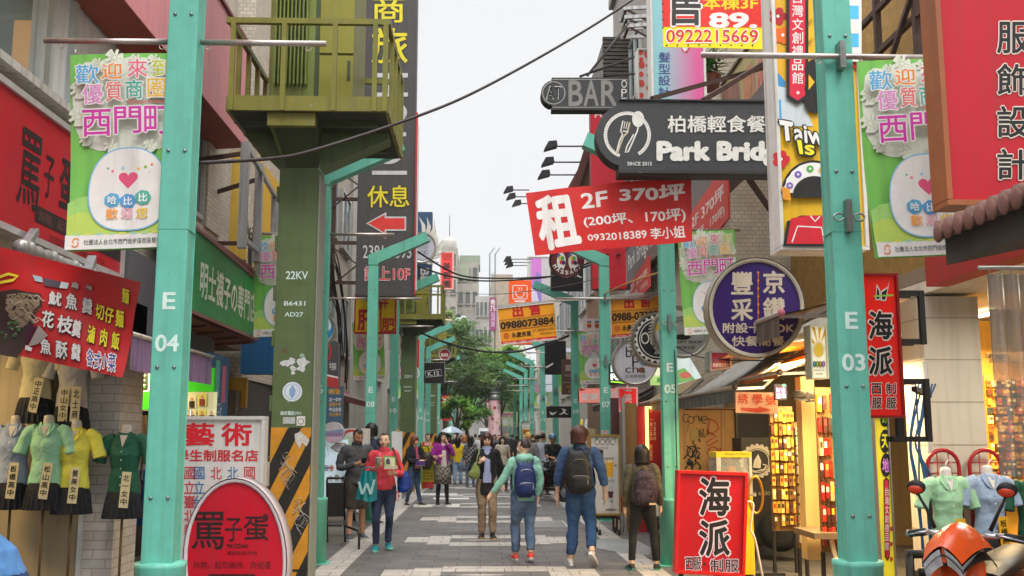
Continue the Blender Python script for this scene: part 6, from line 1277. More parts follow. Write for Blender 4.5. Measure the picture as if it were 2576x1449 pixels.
 rings(G, [(0, .0, z * s, rx * w * s, ry * s) for z, rx, ry in ((hem, .168, .128), (hem + .06, .172, .13), (1.02, .158, .118), (1.1, .148, .112), (1.2, .155, .118), (1.3, .166, .118), (1.375, .15, .098), (1.42, .085, .075), (1.445, .066, .066))], tm, 24)
 for S_, sh in (('L', shL), ('R', shR)):
  el, wr = V(P['el' + S_]), V(P['wr' + S_])
  if sleeve >= 1: limb(G, [q((sh[0] * .7, .0, 1.365)), q(sh), q(el), q(el * .05 + wr * .95)], [.07 * s, .068 * s * w, .056 * s, .042 * s], tm)
  else: limb(G, [q((sh[0] * .7, .0, 1.365)), q(sh), q(V(sh) * (1 - sleeve * 1.6 if sleeve < .6 else .1) + el * (sleeve * 1.6 if sleeve < .6 else .9))] + ([q(el * (1.9 - 0.0 - sleeve) / 1.0 * .0 + el * .45 + wr * .55)] if sleeve > .7 else []), [.07 * s, .07 * s * w, .064 * s] + ([.052 * s] if sleeve > .7 else []), tm)
 if hood:
  rings(G, [(0, .05 * s, 1.36 * s, .10 * s, .08 * s), (0, .06 * s, 1.42 * s, .125 * s, .095 * s), (0, .05 * s, 1.47 * s, .115 * s, .09 * s), (0, .04 * s, 1.49 * s, .08 * s, .07 * s)], tm)
 fuse(G.build('jacket' if sleeve >= 1 else 'shirt', t, local=True), .011 if detail else .02, 2, .034)
 if collar:
  K = MB(); cm = mat(collar, .7, .1, 8, kind='cloth')
  K.grid(lambda a, b: V(((.074 + .018 * b) * cos(2 * pi * a - pi / 2) * s, ((.074 + .012 * b) * sin(2 * pi * a - pi / 2) + .004) * s, (1.47 - .05 * b - .05 * b * max(0, cos(2 * pi * a)) + .02 * (1 - b)) * s)), 28, 3, cm); K.build('collar', t, local=True)
 if open_front:      # shirt seen between open lapels
  K = MB(); cm = mat(open_front, .7, .1, 8, kind='cloth')
  K.grid(lambda a, b: V((lerp(-1, 1, a) * lerp(.05, .07, b) * s, -(lerp(.088, .136, min(1, b * 2)) - .012 * (2 * a - 1) ** 2) * s, lerp(1.44, .90, b) * s)), 8, 14, cm); K.build('shirt_front', t, local=True)
  K = MB()
  for sx in (-1, 1): K.grid(lambda a, b: V((sx * lerp(.05, lerp(.09, .066, b) , a) * s, -(lerp(.098, .146, min(1, b * 2)) - .02 * a) * s, lerp(1.44, 1.06, b) * s)), 3, 8, tm)
  K.build('lapel', t, local=True)
 return t
def strap(mb, pts, w, m): mb.tube(bez(pts, 5), w, m, 6)
def backpack(label, t, s, m, size=(.15, .075, .22), c=(0, .17, 1.17), strap_m=None, trim=None, pocket=True, ang=0):
 """worn on the back of figure t: rounded sack, front pocket, straps over the shoulders, handle"""
 loc = t.location; o = thing('backpack', label, 'backpack', loc, t.rotation_euler.z, 'backpacks on people')
 b = MB(); n = 24
 rs = []
 for k in range(13):
  a = -1 + k / 6; w_ = (1 - abs(a) ** 3.2 * .45) * (1 - .12 * max(a, 0)); rs.append((c[0], c[1], c[2] + a * size[2], size[0] * w_, size[1] * (1 - abs(a) ** 3 * .5) * (1.1 - .2 * (a + 1) / 2)))
 vs = []
 for cx, cy, z, rx, ry in rs:
  for j in range(n):
   th = 2 * pi * j / n; e = .55
   vs.append(V((cx + rx * math.copysign(abs(cos(th)) ** e, cos(th)), cy + ry * math.copysign(abs(sin(th)) ** e, sin(th)), z)) * s)
 b.add(vs, [(i * n + j, i * n + (j + 1) % n, (i + 1) * n + (j + 1) % n, (i + 1) * n + j) for i in range(12) for j in range(n)] + [tuple(range(n - 1, -1, -1)), tuple(12 * n + j for j in range(n))], m, True)
 b.build('sack', o, local=True)
 p = MB(); yb = c[1] + size[1]
 def pk(z0, z1, w0, dep, mm):
  p.grid(lambda a, q: V(((2 * a - 1) * w0 * (1 - .1 * q ** 3), yb - .012 + dep * (1 - abs(2 * a - 1) ** 4) * (1 - abs(2 * q - 1) ** 4), lerp(z0, z1, q))) * s, 14, 12, mm)
 if pocket:
  pk(c[2] - size[2] * .88, c[2] - size[2] * .08, size[0] * .82, .045, m); p.build('pocket', o, local=True)
  z = MB(); zm = mat(trim or 'b9bcc0', .3, metal=.5)
  z.tube([V(((2 * a - 1) * size[0] * .74, yb + .034 - .03 * abs(2 * a - 1) ** 4, c[2] - size[2] * (.14 + .18 * abs(2 * a - 1) ** 3))) * s for a in [k / 12 for k in range(13)]], .0035, zm, 6)
  z.tube([V(((2 * a - 1) * size[0] * .86, yb + .0 - .06 * abs(2 * a - 1) ** 3, c[2] + size[2] * (.62 - .5 * abs(2 * a - 1) ** 3))) * s for a in [k / 12 for k in range(13)]], .0035, zm, 6)
  z.box((-.56 * size[0] - .006) * s, (-.56 * size[0] + .006) * s, (yb + .03) * s, (yb + .036) * s, (c[2] - size[2] * .52) * s, (c[2] - size[2] * .3) * s, zm); z.build('zip', o, local=True)
 st = MB(); sm = strap_m or m
 for sx in (-1, 1):
  st.grid(lambda a, q: (bez([(sx * .085, c[1] - size[1] + .02, c[2] + size[2] * .8), (sx * .115, .06, 1.435), (sx * .125, -.05, 1.425), (sx * .13, -.135, 1.28), (sx * .165, -.05, 1.03), (sx * .15, c[1] - size[1] + .01, c[2] - size[2] * .7)], 6)[min(30, int(round(q * 30)))] + V(((a - .5) * .055, 0, 0))) * s, 2, 30, sm)
 st.build('strap', o, local=True)
 h = MB(); h.tube([V((.035 * cos(k * pi / 8), c[1] - size[1] * .4, c[2] + size[2] * .95 + .045 * sin(k * pi / 8))) * s for k in range(9)], .008 * s, sm, 8); h.build('handle', o, local=True)
 return o
def at(u, v): p = hz(u, v); return p.x, p.y
# ---- the coral top woman and what she carries
x, y = at(962, 1384); s = 1.68 / 1.7
t = person('woman in coral half zip top carrying food, teal shoes, walking towards the camera', x, y, 1.68, .12, dict(elR=(-.235, -.01, 1.12), wrR=(-.13, -.24, 1.19), hdR=(.35, -.6, .35), latR=(.3, -.4, 1), elL=(.245, -.02, 1.12), wrL=(.16, -.25, 1.12), hdL=(-.5, -.6, .05), latL=(-.3, -.5, .8), anR=(-.1, -.12, .085), knR=(-.1, -.1, .5), anL=(.085, .06, .1), knL=(.09, -.06, .5)), top=('d2424f', 'cloth'), bot=('slim', '232c44', 'denim', '3f5070'), shoes='12868f', hair=('241815', 'tail'), skin=1, female=True, collar='d2424f', head=(-.15, -.08), hem=.87, lip='9a4a44', build=1.05, sole='7fc8b4')
m_ = t.matrix_basis
def held(p): return V((x, y, 0)) + Matrix.Rotation(.12, 3, 'Z') @ V(p)
b = MB(); p = held((-.085, -.36, 1.24)); b.lathe([(.034, 0), (.046, .085), (.05, .088), (.05, .096), (.044, .097)], p, mat('d9d4c4', .5, .05), 20); b.lathe([(.043, .03), (.0445, .05)], p, mat('8a8a80'), 20, caps=False); b.tube([p + V((.01, 0, .09)), p + V((.02, 0, .17))], .003, mat('d8d8d4'), 6)
tag(b.build('paper_cup'), 'white paper cup with straw held by the woman in coral', 'cup')
t_ = thing('food_box', 'open printed food box with green lid held by the woman in coral', 'box', held((.09, -.36, 1.14)))
o = ORG[t_.name]
b = MB(); b.box(o.x - .09, o.x + .09, o.y - .06, o.y + .06, o.z + .03, o.z + .075, mat('c9c2ac', .6)); b.build('tray', t_)
b = MB(); b.prism([o + V((-.1, .02, .07)), o + V((.07, .02, .055)), o + V((.06, .05, .2)), o + V((-.11, .05, .22))], (0, .008, 0), mat('5a9a4a', .5)); b.prism([o + V((-.085, .017, .085)), o + V((.055, .017, .072)), o + V((.046, .045, .185)), o + V((-.094, .045, .2))], (0, -.002, 0), mat('bfc29a', .5)); b.prism([o + V((-.07, .012, .1)), o + V((-.01, .013, .1)), o + V((-.02, .028, .16)), o + V((-.045, .034, .185)), o + V((-.075, .026, .15))], (0, -.002, 0), mat('4a3a52', .5)); b.build('lid', t_)
t_ = thing('shopping_bag', 'teal plastic shopping bag with a big pale W hanging from her forearm', 'bag', held((-.23, -.2, .72)))
o = ORG[t_.name]; bm_ = mat('12858c', .3, .12, 8, bump=.25)
b = MB(); b.grid(lambda a, c: o + V((lerp(-.17, .13, a) * lerp(.72, 1.05, 1 - c) + .03 * c, -.06 * sin(pi * a) * (1 - .6 * c) - .01 * sin(a * 19 + c * 4), lerp(0, .42, c) + .02 * sin(a * 7) * (1 - c))), 20, 20, bm_); b.grid(lambda a, c: o + V((lerp(-.17, .13, a) * lerp(.72, 1.05, 1 - c) + .03 * c, .05 * sin(pi * a) * (1 - .6 * c), lerp(0, .42, c) + .02 * sin(a * 7) * (1 - c))), 20, 20, bm_); b.build('sack', t_)
b = MB()
W_ = [(-.12, .27), (-.07, .09), (-.005, .25), (.05, .09), (.1, .3)]
for k in range(4):
 a, c = W_[k], W_[k + 1]; b.add([o + V((a[0] - .018, -.075, a[1])), o + V((a[0] + .018, -.075, a[1])), o + V((c[0] + .018, -.076, c[1])), o + V((c[0] - .018, -.076, c[1]))], [(0, 1, 2, 3)], mat('a9d3d2', .4))
b.build('lettering', t_)
b = MB()
for yy in (-.03, .03): strap(b, [o + V((-.1, yy * .6, .4)), o + V((-.05, yy, .46)), o + V((.02, yy, .47)), o + V((.1, yy * .6, .4))], .008, bm_)
b.build('handle', t_)
t_ = thing('tote_bag', 'bright blue tote bag on a brown strap at the side of the woman in coral', 'bag', held((.30, .02, .82)))
o = ORG[t_.name]; bm_ = mat('0c3788', .45, .15, 6, bump=.2)
b = MB(); rings(b, [(o.x - .02, o.y, o.z, .07, .035), (o.x, o.y, o.z + .05, .105, .05), (o.x, o.y, o.z + .15, .1, .045), (o.x - .02, o.y, o.z + .27, .075, .03), (o.x - .02, o.y, o.z + .31, .05, .02)], bm_); fuse(b.build('sack', t_), .01, 1, .04)
b = MB(); strap(b, [o + V((-.04, -.03, .28)), held((.2, -.16, 1.25)), held((.135, -.06, 1.455)), held((.14, .08, 1.4)), o + V((0, .04, .28))], .011, mat('6a3a2c', .5)); b.build('strap', t_)
# ---- man in grey with phone
x, y = at(893, 1358)
t = person('man in grey half zip sweater and dark shorts looking down at a phone', x, y, 1.76, .35, dict(elR=(-.27, 0, 1.1), wrR=(-.06, -.24, 1.16), hdR=(.8, -.35, .1), latR=(0, -.2, 1), elL=(.26, -.02, 1.1), wrL=(.12, -.25, 1.15), hdL=(-.7, -.4, .1), latL=(0, -.2, 1), anL=(.13, .06, .085), anR=(-.11, -.06, .085)), top=('4b4c4e', 'cloth'), bot=('shorts', '403a31', 'cloth'), shoes='4c5058', hair=('17120f', 'crop'), skin=2, head=(.15, .42), build=1.1, collar='3a3b3d')
b = MB(); c_ = V((x, y, 0)) + Matrix.Rotation(.35, 3, 'Z') @ V((.04, -.33, 1.22)); b.box(c_.x - .04, c_.x + .04, c_.y - .01, c_.y, c_.z - .01, c_.z + .075, mat('15171c', .2)); b.box(c_.x - .036, c_.x + .036, c_.y + .0005, c_.y + .002, c_.z - .004, c_.z + .07, mat('8fa0c0', .1, em=.4)); tag(b.build('mobile_phone', bevel=.004), 'black phone held by the man in grey', 'phone')
x, y = at(930, 1322)
person('man with shaggy black hair seen from behind in a navy and grey jacket', x, y, 1.86, pi - .25, dict(anL=(.1, .28, .26), knL=(.09, .02, .5), toeL=(.1, .2, .08), anR=(-.1, -.1, .085)), top=('262a40', 'cloth'), bot=('trousers', '8a6d4e', 'cloth'), hair=('120f0e', 'mop'), skin=1, build=1.08)
# ---- woman in navy with purse and brown bag
x, y = at(1040, 1273)
t = person('woman in dark navy jacket with short brown hair looking into a purple purse', x, y, 1.63, .75, dict(elR=(-.2, -.06, 1.12), wrR=(-.02, -.25, 1.1), hdR=(.6, -.5, 0), elL=(.26, -.12, 1.2), wrL=(.3, -.4, 1.2), hdL=(.1, -1, -.4), anL=(.14, -.1, .085), anR=(-.14, .1, .085)), top=('1c1f2a', 'cloth'), bot=('slim', '2c4058', 'denim', '4a6480'), shoes='1b1b1d', hair=('5a3220', 'bob'), skin=1, female=True, head=(.25, .15), open_front='b0506a')
b = MB(); c_ = V((x + .17, y - .25, 1.0)); b.box(c_.x - .1, c_.x + .1, c_.y - .03, c_.y + .03, c_.z - .06, c_.z + .05, mat('4a2f7c', .5)); b.box(c_.x - .1, c_.x + .1, c_.y - .032, c_.y + .032, c_.z - .068, c_.z - .055, mat('a8926a')); tag(b.build('purse', bevel=.01), 'purple purse held open by the woman in navy', 'purse')
t_ = thing('shoulder_bag', 'dark brown shoulder bag hanging beside the woman in navy', 'bag', (x + .3, y - .05, .85)); o = ORG[t_.name]
b = MB(); rings(b, [(o.x, o.y, o.z, .08, .06), (o.x, o.y, o.z + .12, .14, .09), (o.x, o.y, o.z + .3, .13, .08), (o.x, o.y, o.z + .4, .09, .05)], mat('2f2420', .45, .15, 6, bump=.2)); b.build('sack', t_)
b = MB(); strap(b, [o + V((-.06, 0, .38)), o + V((-.1, 0, .5)), V((x + .15, y, 1.4)), o + V((.02, 0, .52)), o + V((.06, 0, .38))], .012, mat('2f2420')); b.build('strap', t_)
# ---- purple jacket
x, y = at(1112, 1272)
person('woman in magenta rain jacket, checked skirt and black tights with a hand at her mouth', x, y, 1.72, .3, dict(elL=(.24, -.08, 1.18), wrL=(.07, -.16, 1.44), hdL=(-.35, -.1, .9), latL=(-.5, -.4, .3), elR=(-.24, -.02, 1.1), wrR=(-.14, -.22, 1.14), hdR=(.6, -.5, .1), anL=(.13, .02, .085), anR=(-.12, -.05, .085)), top=('92228a', 'cloth'), bot=('skirt', '8f877a', 'plaid', '4f4a44'), tights='121214', shoes='18181a', hair=('17110f', 'long'), skin=1, female=True, hem=.72, head=(.1, .05), open_front='cfc6b8')
# ---- blazer woman
x, y = at(1224, 1354)
t = person('woman in open black blazer, glasses and tan trousers walking towards the camera', x, y, 1.68, .05, dict(elR=(-.25, .0, 1.1), wrR=(-.13, -.17, 1.22), hdR=(.5, -.3, .5), latR=(.4, -.3, .8), curlR=1.0, elL=(.24, .04, 1.1), wrL=(.27, .0, .86), anR=(-.08, -.02, .085), knR=(-.08, -.05, .5), anL=(.09, -.12, .085), knL=(.09, -.12, .5)), top=('1a191b', 'cloth'), bot=('trousers', '85705a', 'cloth'), shoes='1d1b1b', sole='a8895a', hair=('3a1f16', 'bob'), skin=1, female=True, hem=.70, open_front='9aa3c4', collar='9aa3c4', glasses=True, lip='8f4f48')
t_ = thing('green_bag', 'olive green cloth bag slung from the shoulder of the blazer woman', 'bag', (x - .2, y - .16, .95)); o = ORG[t_.name]; gm = mat('7c8a48', .7, .12, 8, kind='cloth')
b = MB(); rings(b, [(o.x, o.y, o.z, .06, .035), (o.x - .01, o.y, o.z + .05, .098, .05), (o.x + .01, o.y, o.z + .13, .085, .045), (o.x + .03, o.y, o.z + .24, .045, .025), (o.x + .035, o.y, o.z + .27, .02, .015)], gm); fuse(b.build('sack', t_), .01, 1, .035)
b = MB(); strap(b, [o + V((.03, 0, .24)), o + V((.05, .0, .36)), V((x - .13, y - .12, 1.36)), V((x - .13, y - .02, 1.44)), V((x - .14, y + .1, 1.3))], .012, gm); b.build('strap', t_)
# ---- teal hoodie
x, y = at(1318, 1412); s = 1.60 / 1.7
t = person('woman in mint hooded jacket and rolled jeans seen from behind, coral running shoes', x, y, 1.60, pi + .12, dict(elR=(-.23, .04, 1.13), wrR=(-.20, .02, .9), elL=(.30, -.02, 1.12), wrL=(.46, -.06, .94), hdL=(.45, -.1, -.8), anL=(.1, -.12, .085), knL=(.1, -.12, .5), anR=(-.07, .16, .13), knR=(-.08, .0, .5), toeR=(-.08, .02, .03)), top=('86bba8', 'cloth'), bot=('trousers', '4d6482', 'denim', '8299b4'), shoes='e2483a', hair=('241d1a', 'short'), skin=1, female=True, head=(.95, .05), hood=True, build=1.05, cuff=.03)
backpack('navy blue backpack with white zips on the woman in mint hoodie', t, s, mat('14275c', .5, .12, 6, kind='cloth'), (.155, .08, .24), (0.01, .165, 1.13), trim='c9ccd2')
# ---- denim man
x, y = at(1462, 1424); s = 1.76 / 1.7
t = person('young man in denim jacket and blue trousers seen from behind looking right', x, y, 1.76, pi - .1, dict(elL=(.27, .03, 1.1), wrL=(.29, -.02, .87), elR=(-.28, .03, 1.1), wrR=(-.3, -.03, .88), anL=(.13, -.02, .085), anR=(-.13, .24, .2), knR=(-.12, .0, .5), toeR=(-.16, .13, .05)), top=('2e4668', 'denim', '41608a'), bot=('trousers', '27466e', 'denim', '36598a'), shoes='b9b3b0', hair=('3a1c16', 'mop'), skin=1, head=(-.95, 0), build=1.06, collar='2e4668', cuff=.04, sleeve=.95)
backpack('black backpack with flap pocket on the man in denim', t, s, mat('161617', .5, .12, 6, kind='cloth'), (.165, .085, .26), (.03, .17, 1.14), trim='8a7f6a')
# ---- olive jacket woman
x, y = at(1620, 1434); s = 1.52 / 1.7
t = person('woman with black bob in olive bomber jacket and black trousers seen from behind', x, y, 1.52, pi - .05, dict(elL=(.23, .03, 1.1), wrL=(.245, -.0, .85), anL=(.17, .02, .085), anR=(-.17, .03, .085), knL=(.14, -.02, .5), knR=(-.14, -.02, .5)), top=('4b4630', 'cloth'), bot=('slim', '1a1919', 'cloth'), shoes='222426', sole='4a8a7c', hair=('120c0b', 'bob'), skin=1, female=True, build=1.06, hem=.88, cuff=.03)
t_ = backpack('dark backpack printed with small pink motifs on the woman in olive', t, s, mat('2a1e28', .6, .1, 6, kind='dots', h2='7c4a5e'), (.165, .09, .24), (-.03, .17, 1.12), trim='2a1e28')
b = MB(); b.box(-.15 * s, -.06 * s, .268 * s, .274 * s, .90 * s, .925 * s, mat('c9b48c')); b.build('label_patch', t_, local=True)
# ---- seated passer-by at the lower left corner, only back and shoulder in view
t = thing('person', 'person in a two tone blue jacket stooping on a stool at the bottom left corner', 'person', (-2.5, 5.5, 0), -pi / 2 + .25, 'pedestrians in the street')
B = MB(); jm = mat('4a78ac', .8, .1, 4, kind='cloth'); jd = mat('16305e', .8, .1, 4, kind='cloth'); sk = mat(SKIN[1])
limb(B, [(0, -.3, 1.1), (0, -.4, 1.14)], [.055, .052], sk); rings(B, [(0, 0, .48, .15, .11), (0, -.02, .7, .14, .1), (0, -.1, .95, .16, .11), (0, -.2, 1.06, .12, .08)], sk)
B.ball((0, -.48, 1.17), (.077, .105, .1), sk, 16, 12)
for sx in (-1, 1):
 limb(B, [(sx * .17, -.2, 1.02), (sx * .24, -.34, .8), (sx * .16, -.55, .76)], [.05, .04, .026], sk); limb(B, [(sx * .1, 0, .5), (sx * .14, -.42, .52), (sx * .14, -.36, .08)], [.085, .06, .036], sk); hand(B, (sx * .16, -.55, .76), (0, -1, -.2), (-sx, 0, .2), sk, .5)
fuse(B.build('body', t, local=True), .01, 2)
G = MB(); rings(G, [(0, .0, .46, .2, .16), (0, .0, .7, .2, .16), (0, -.04, .92, .22, .165), (0, -.07, .98, .21, .15)], jd, 24)
for sx in (-1, 1): limb(G, [(sx * .2, -.14, .98), (sx * .25, -.32, .8), (sx * .17, -.5, .76)], [.085, .075, .05], jd)
fuse(G.build('jacket', t, local=True), .012, 2, .03)
G = MB(); rings(G, [(0, -.05, .93, .226, .17), (0, -.09, 1.06, .215, .15), (0, -.15, 1.14, .18, .11), (0, -.24, 1.17, .1, .08)], jm, 24)
for sx in (-1, 1): limb(G, [(sx * .12, -.14, 1.06), (sx * .19, -.16, 1.04), (sx * .235, -.26, .9)], [.085, .09, .086], jm)
fuse(G.build('jacket_yoke', t, local=True), .012, 2, .03)
G = MB(); rings(G, [(0, 0, .42, .15, .13), (0, 0, .55, .17, .13)], mat('23252c'))
for sx in (-1, 1): limb(G, [(sx * .1, 0, .5), (sx * .14, -.42, .52), (sx * .14, -.36, .1)], [.1, .08, .06], mat('23252c'))
fuse(G.build('trousers', t, local=True), .014, 2)
H = MB(); H.ball((0, -.465, 1.195), (.084, .105, .098), mat('1b1512', .5, .2, 40), 16, 12); H.build('hair', t, local=True)
for sx in (-1, 1):
 K = MB(); K.ball((sx * .14, -.43, .045), (.05, .13, .045), mat('2a2a2c')); K.build('shoe', t, local=True)
b = MB(); b.lathe([(.17, .42), (.18, .44), (.18, .47), (.16, .48)], (-2.5, 5.5, 0), mat('3a6a8a'), 20)
for k in range(4): b.bar((-2.5 + .15 * cos(k * pi / 2 + .8), 5.5 + .15 * sin(k * pi / 2 + .8), 0), (-2.5 + .1 * cos(k * pi / 2 + .8), 5.5 + .1 * sin(k * pi / 2 + .8), .43), .03, .03, mat('3a6a8a'))
tag(b.build('stool'), 'low blue plastic stool under the seated person at the left corner', 'stool')
# ---- diners behind the restaurant window
for xx, yy, rz, tc, lab in ((-4.05, 8.3, .9, '3a3a44', 'dark haired diner in a striped shirt behind the upstairs window glass'), (-4.05, 9.0, -2.2, '6a2a3c', 'diner in dark red behind the upstairs window next to the mullion')):
 person(lab, xx, yy, 1.6, rz, dict(knL=(.1, -.38, .56), anL=(.1, -.36, .1), knR=(-.1, -.38, .56), anR=(-.1, -.36, .1)), top=(tc, 'cloth'), z0=3.15, detail=False, hair=('17120f', 'short'), group='diners upstairs')
# ---- crowd further off
rr = random.Random(21)
crowd = [  # u, Y, H, facing, top, top kind, bottom, hair, style, label
 (1152, 34, 1.58, pi, '1f1d20', 'd2b414', ('trousers', '7d98b4', 'denim'), '17110f', 'long', 'girl in a yellow jacket and pale jeans walking away with long black hair'),
 (1184, 32.5, 1.62, pi - .2, None, '2d2c2e', ('slim', '4a5a70', 'denim'), '15100e', 'long', 'woman in dark plaid shirt walking away with long black hair'),
 (1168, 35.5, 1.64, pi + .3, None, 'a3a4ac', ('dress', 'a3a4ac', 'cloth'), '8a5a34', 'bob', 'woman in a pale grey dress with light brown hair among the crowd'),
 (1264, 30, 1.62, .1, None, 'b9ad9c', ('slim', '2a2a30', 'cloth'), '1a1210', 'long', 'woman in a beige sleeveless vest facing the camera behind the blazer woman'),
 (1276, 44, 1.78, 0, None, '3a3436', ('trousers', '2f3138', 'cloth'), '4a2e20', 'short', 'tall man in dark clothes facing the camera in the crowd'),
 (1329, 26, 1.72, pi + .2, None, '807c7e', ('trousers', '2a2c34', 'denim'), 'b08a4a', 'short', 'blond person in grey sweatshirt walking away behind the mint hoodie'),
 (1366, 28, 1.70, pi - .9, None, 'a9aebc', ('trousers', '35383f', 'cloth'), '1a1412', 'short', 'man in a pale shirt beside the motorbike wearing a dark pack'),
 (1352, 30, 1.66, pi - .4, None, '3a302c', ('trousers', '3a3a3c', 'cloth'), '17110f', 'short', 'man in brown with lowered head left of the rider'),
 (1207, 45, 1.68, pi, None, 'c3c4c4', ('trousers', '2f3340', 'cloth'), '17110f', 'short', 'person in white walking away far down the street'),
 (1130, 42, 1.66, .2, None, '5a3a44', ('trousers', '2f3340', 'cloth'), '17110f', 'bob', 'woman carrying the pale umbrella in the crowd'),
 (1143, 46, 1.72, 0, None, '24262c', ('trousers', '2f3340', 'cloth'), '17110f', 'short', 'dark clad man behind the girl in yellow'),
 (1161, 48, 1.66, 0, None, '6a3f34', ('trousers', '2f3340', 'cloth'), '3a2218', 'long', 'woman in brown far behind the plaid shirt'),
 (1196, 50, 1.7, pi, None, '2f3a4a', ('trousers', '2f3340', 'cloth'), '17110f', 'short', 'far walker in dark blue right of the plaid shirt'),
 (1244, 52, 1.68, 0, None, '5a5a60', ('slim', '2f3340', 'cloth'), '17110f', 'long', 'far woman in grey behind the blazer woman'),
 (1256, 40, 1.66, .2, None, '33343c', ('slim', '24262c', 'cloth'), '1a1210', 'short', 'dark clad walker left of the beige vest'),
 (1288, 47, 1.7, pi, None, '242428', ('trousers', '2f3340', 'cloth'), '17110f', 'short', 'far walker in black behind the mint hoodie'),
 (1301, 50, 1.66, pi, None, '7a4a4a', ('trousers', '2f3340', 'cloth'), '17110f', 'bob', 'far walker in dull red right of the pink column'),
 (1318, 44, 1.72, 0, None, '2b2e38', ('trousers', '2f3340', 'cloth'), '17110f', 'short', 'far walker in dark coat by the pedestrian sign'),
 (1099, 38, 1.64, pi, None, '4a4448', ('trousers', '2f3340', 'cloth'), '17110f', 'long', 'walker in grey behind the magenta jacket'),
 (1076, 31, 1.70, .3, None, '3a3438', ('trousers', '2a2c34', 'cloth'), '17110f', 'short', 'man in dark clothes between the navy and magenta jackets'),
 (1232, 47, 1.62, 0, None, '8a8078', ('trousers', '4a4c54', 'cloth'), '2a1a14', 'short', 'far walker in beige beside the pink column'),
 (1340, 47, 1.68, pi, None, '202226', ('trousers', '2f3340', 'cloth'), '17110f', 'short', 'far walker in black left of the man in pale shirt'),
 (905, 24, 1.7, .5, None, '2a2a30', ('trousers', '2a2c34', 'cloth'), '17110f', 'short', 'shopper in black hidden behind the man in grey'),
]
for u, Y, H_, rz, extra, tc, bt, hc, hs, lab in crowd:
 p = hy(u, 1094, Y); tk = 'plaid' if 'plaid' in lab else 'cloth'
 st = rr.uniform(-.14, .14)
 pz = dict(anL=(.1, -st, .085), knL=(.1, -st * .6 - .03, .5), anR=(-.1, st, .085), knR=(-.1, st * .6 - .03, .5), wrL=(.24, st * .7 - .03, .87), wrR=(-.24, -st * .7 - .03, .87))
 if 'umbrella' in lab: pz.update(elR=(-.22, -.06, 1.12), wrR=(-.12, -.2, 1.25), hdR=(0, -.4, .8))
 if 'beige sleeveless' in lab: sl = .3
 else: sl = 1.0
 t = person(lab, p.x, Y, H_, rz, pz, top=(tc, tk, '8a8a86') if tk == 'plaid' else (extra and tc or tc, tk), bot=bt, hair=(hc, hs), skin=rr.choice((0, 1, 1)), detail=False, sleeve=sl, hem=.8, female='woman' in lab or 'girl' in lab)
# umbrella
p = hy(1136, 1094, 41.8)
t_ = thing('umbrella', 'open pale blue and grey umbrella above the crowd under the left trees', 'umbrella', (p.x, p.y, 1.2))
b = MB(); n = 16; vs = [V((p.x, p.y, 2.0))]
for k in range(1, 6):
 for j in range(n): r_ = .5 * k / 5; vs.append(V((p.x + r_ * cos(2 * pi * j / n), p.y + r_ * sin(2 * pi * j / n), 2.0 - .26 * (k / 5) ** 1.8 + (.012 if j % 2 else 0) * k / 5)))
um = [mat('c9d4de', .5), mat('8fa0b0', .5)]
for j in range(n): b.add([vs[0], vs[1 + j], vs[1 + (j + 1) % n]], [(0, 1, 2)], um[(j // 4) % 2], True)
for k in range(4):
 for j in range(n): b.add([vs[1 + k * n + j], vs[1 + (k + 1) * n + j], vs[1 + (k + 1) * n + (j + 1) % n], vs[1 + k * n + (j + 1) % n]], [(0, 1, 2, 3)], um[(j // 4) % 2], True)
b.build('canopy', t_)
b = MB(); b.tube([(p.x, p.y, 1.2), (p.x, p.y, 2.03)], .01, SILV, 6); b.build('shaft', t_)
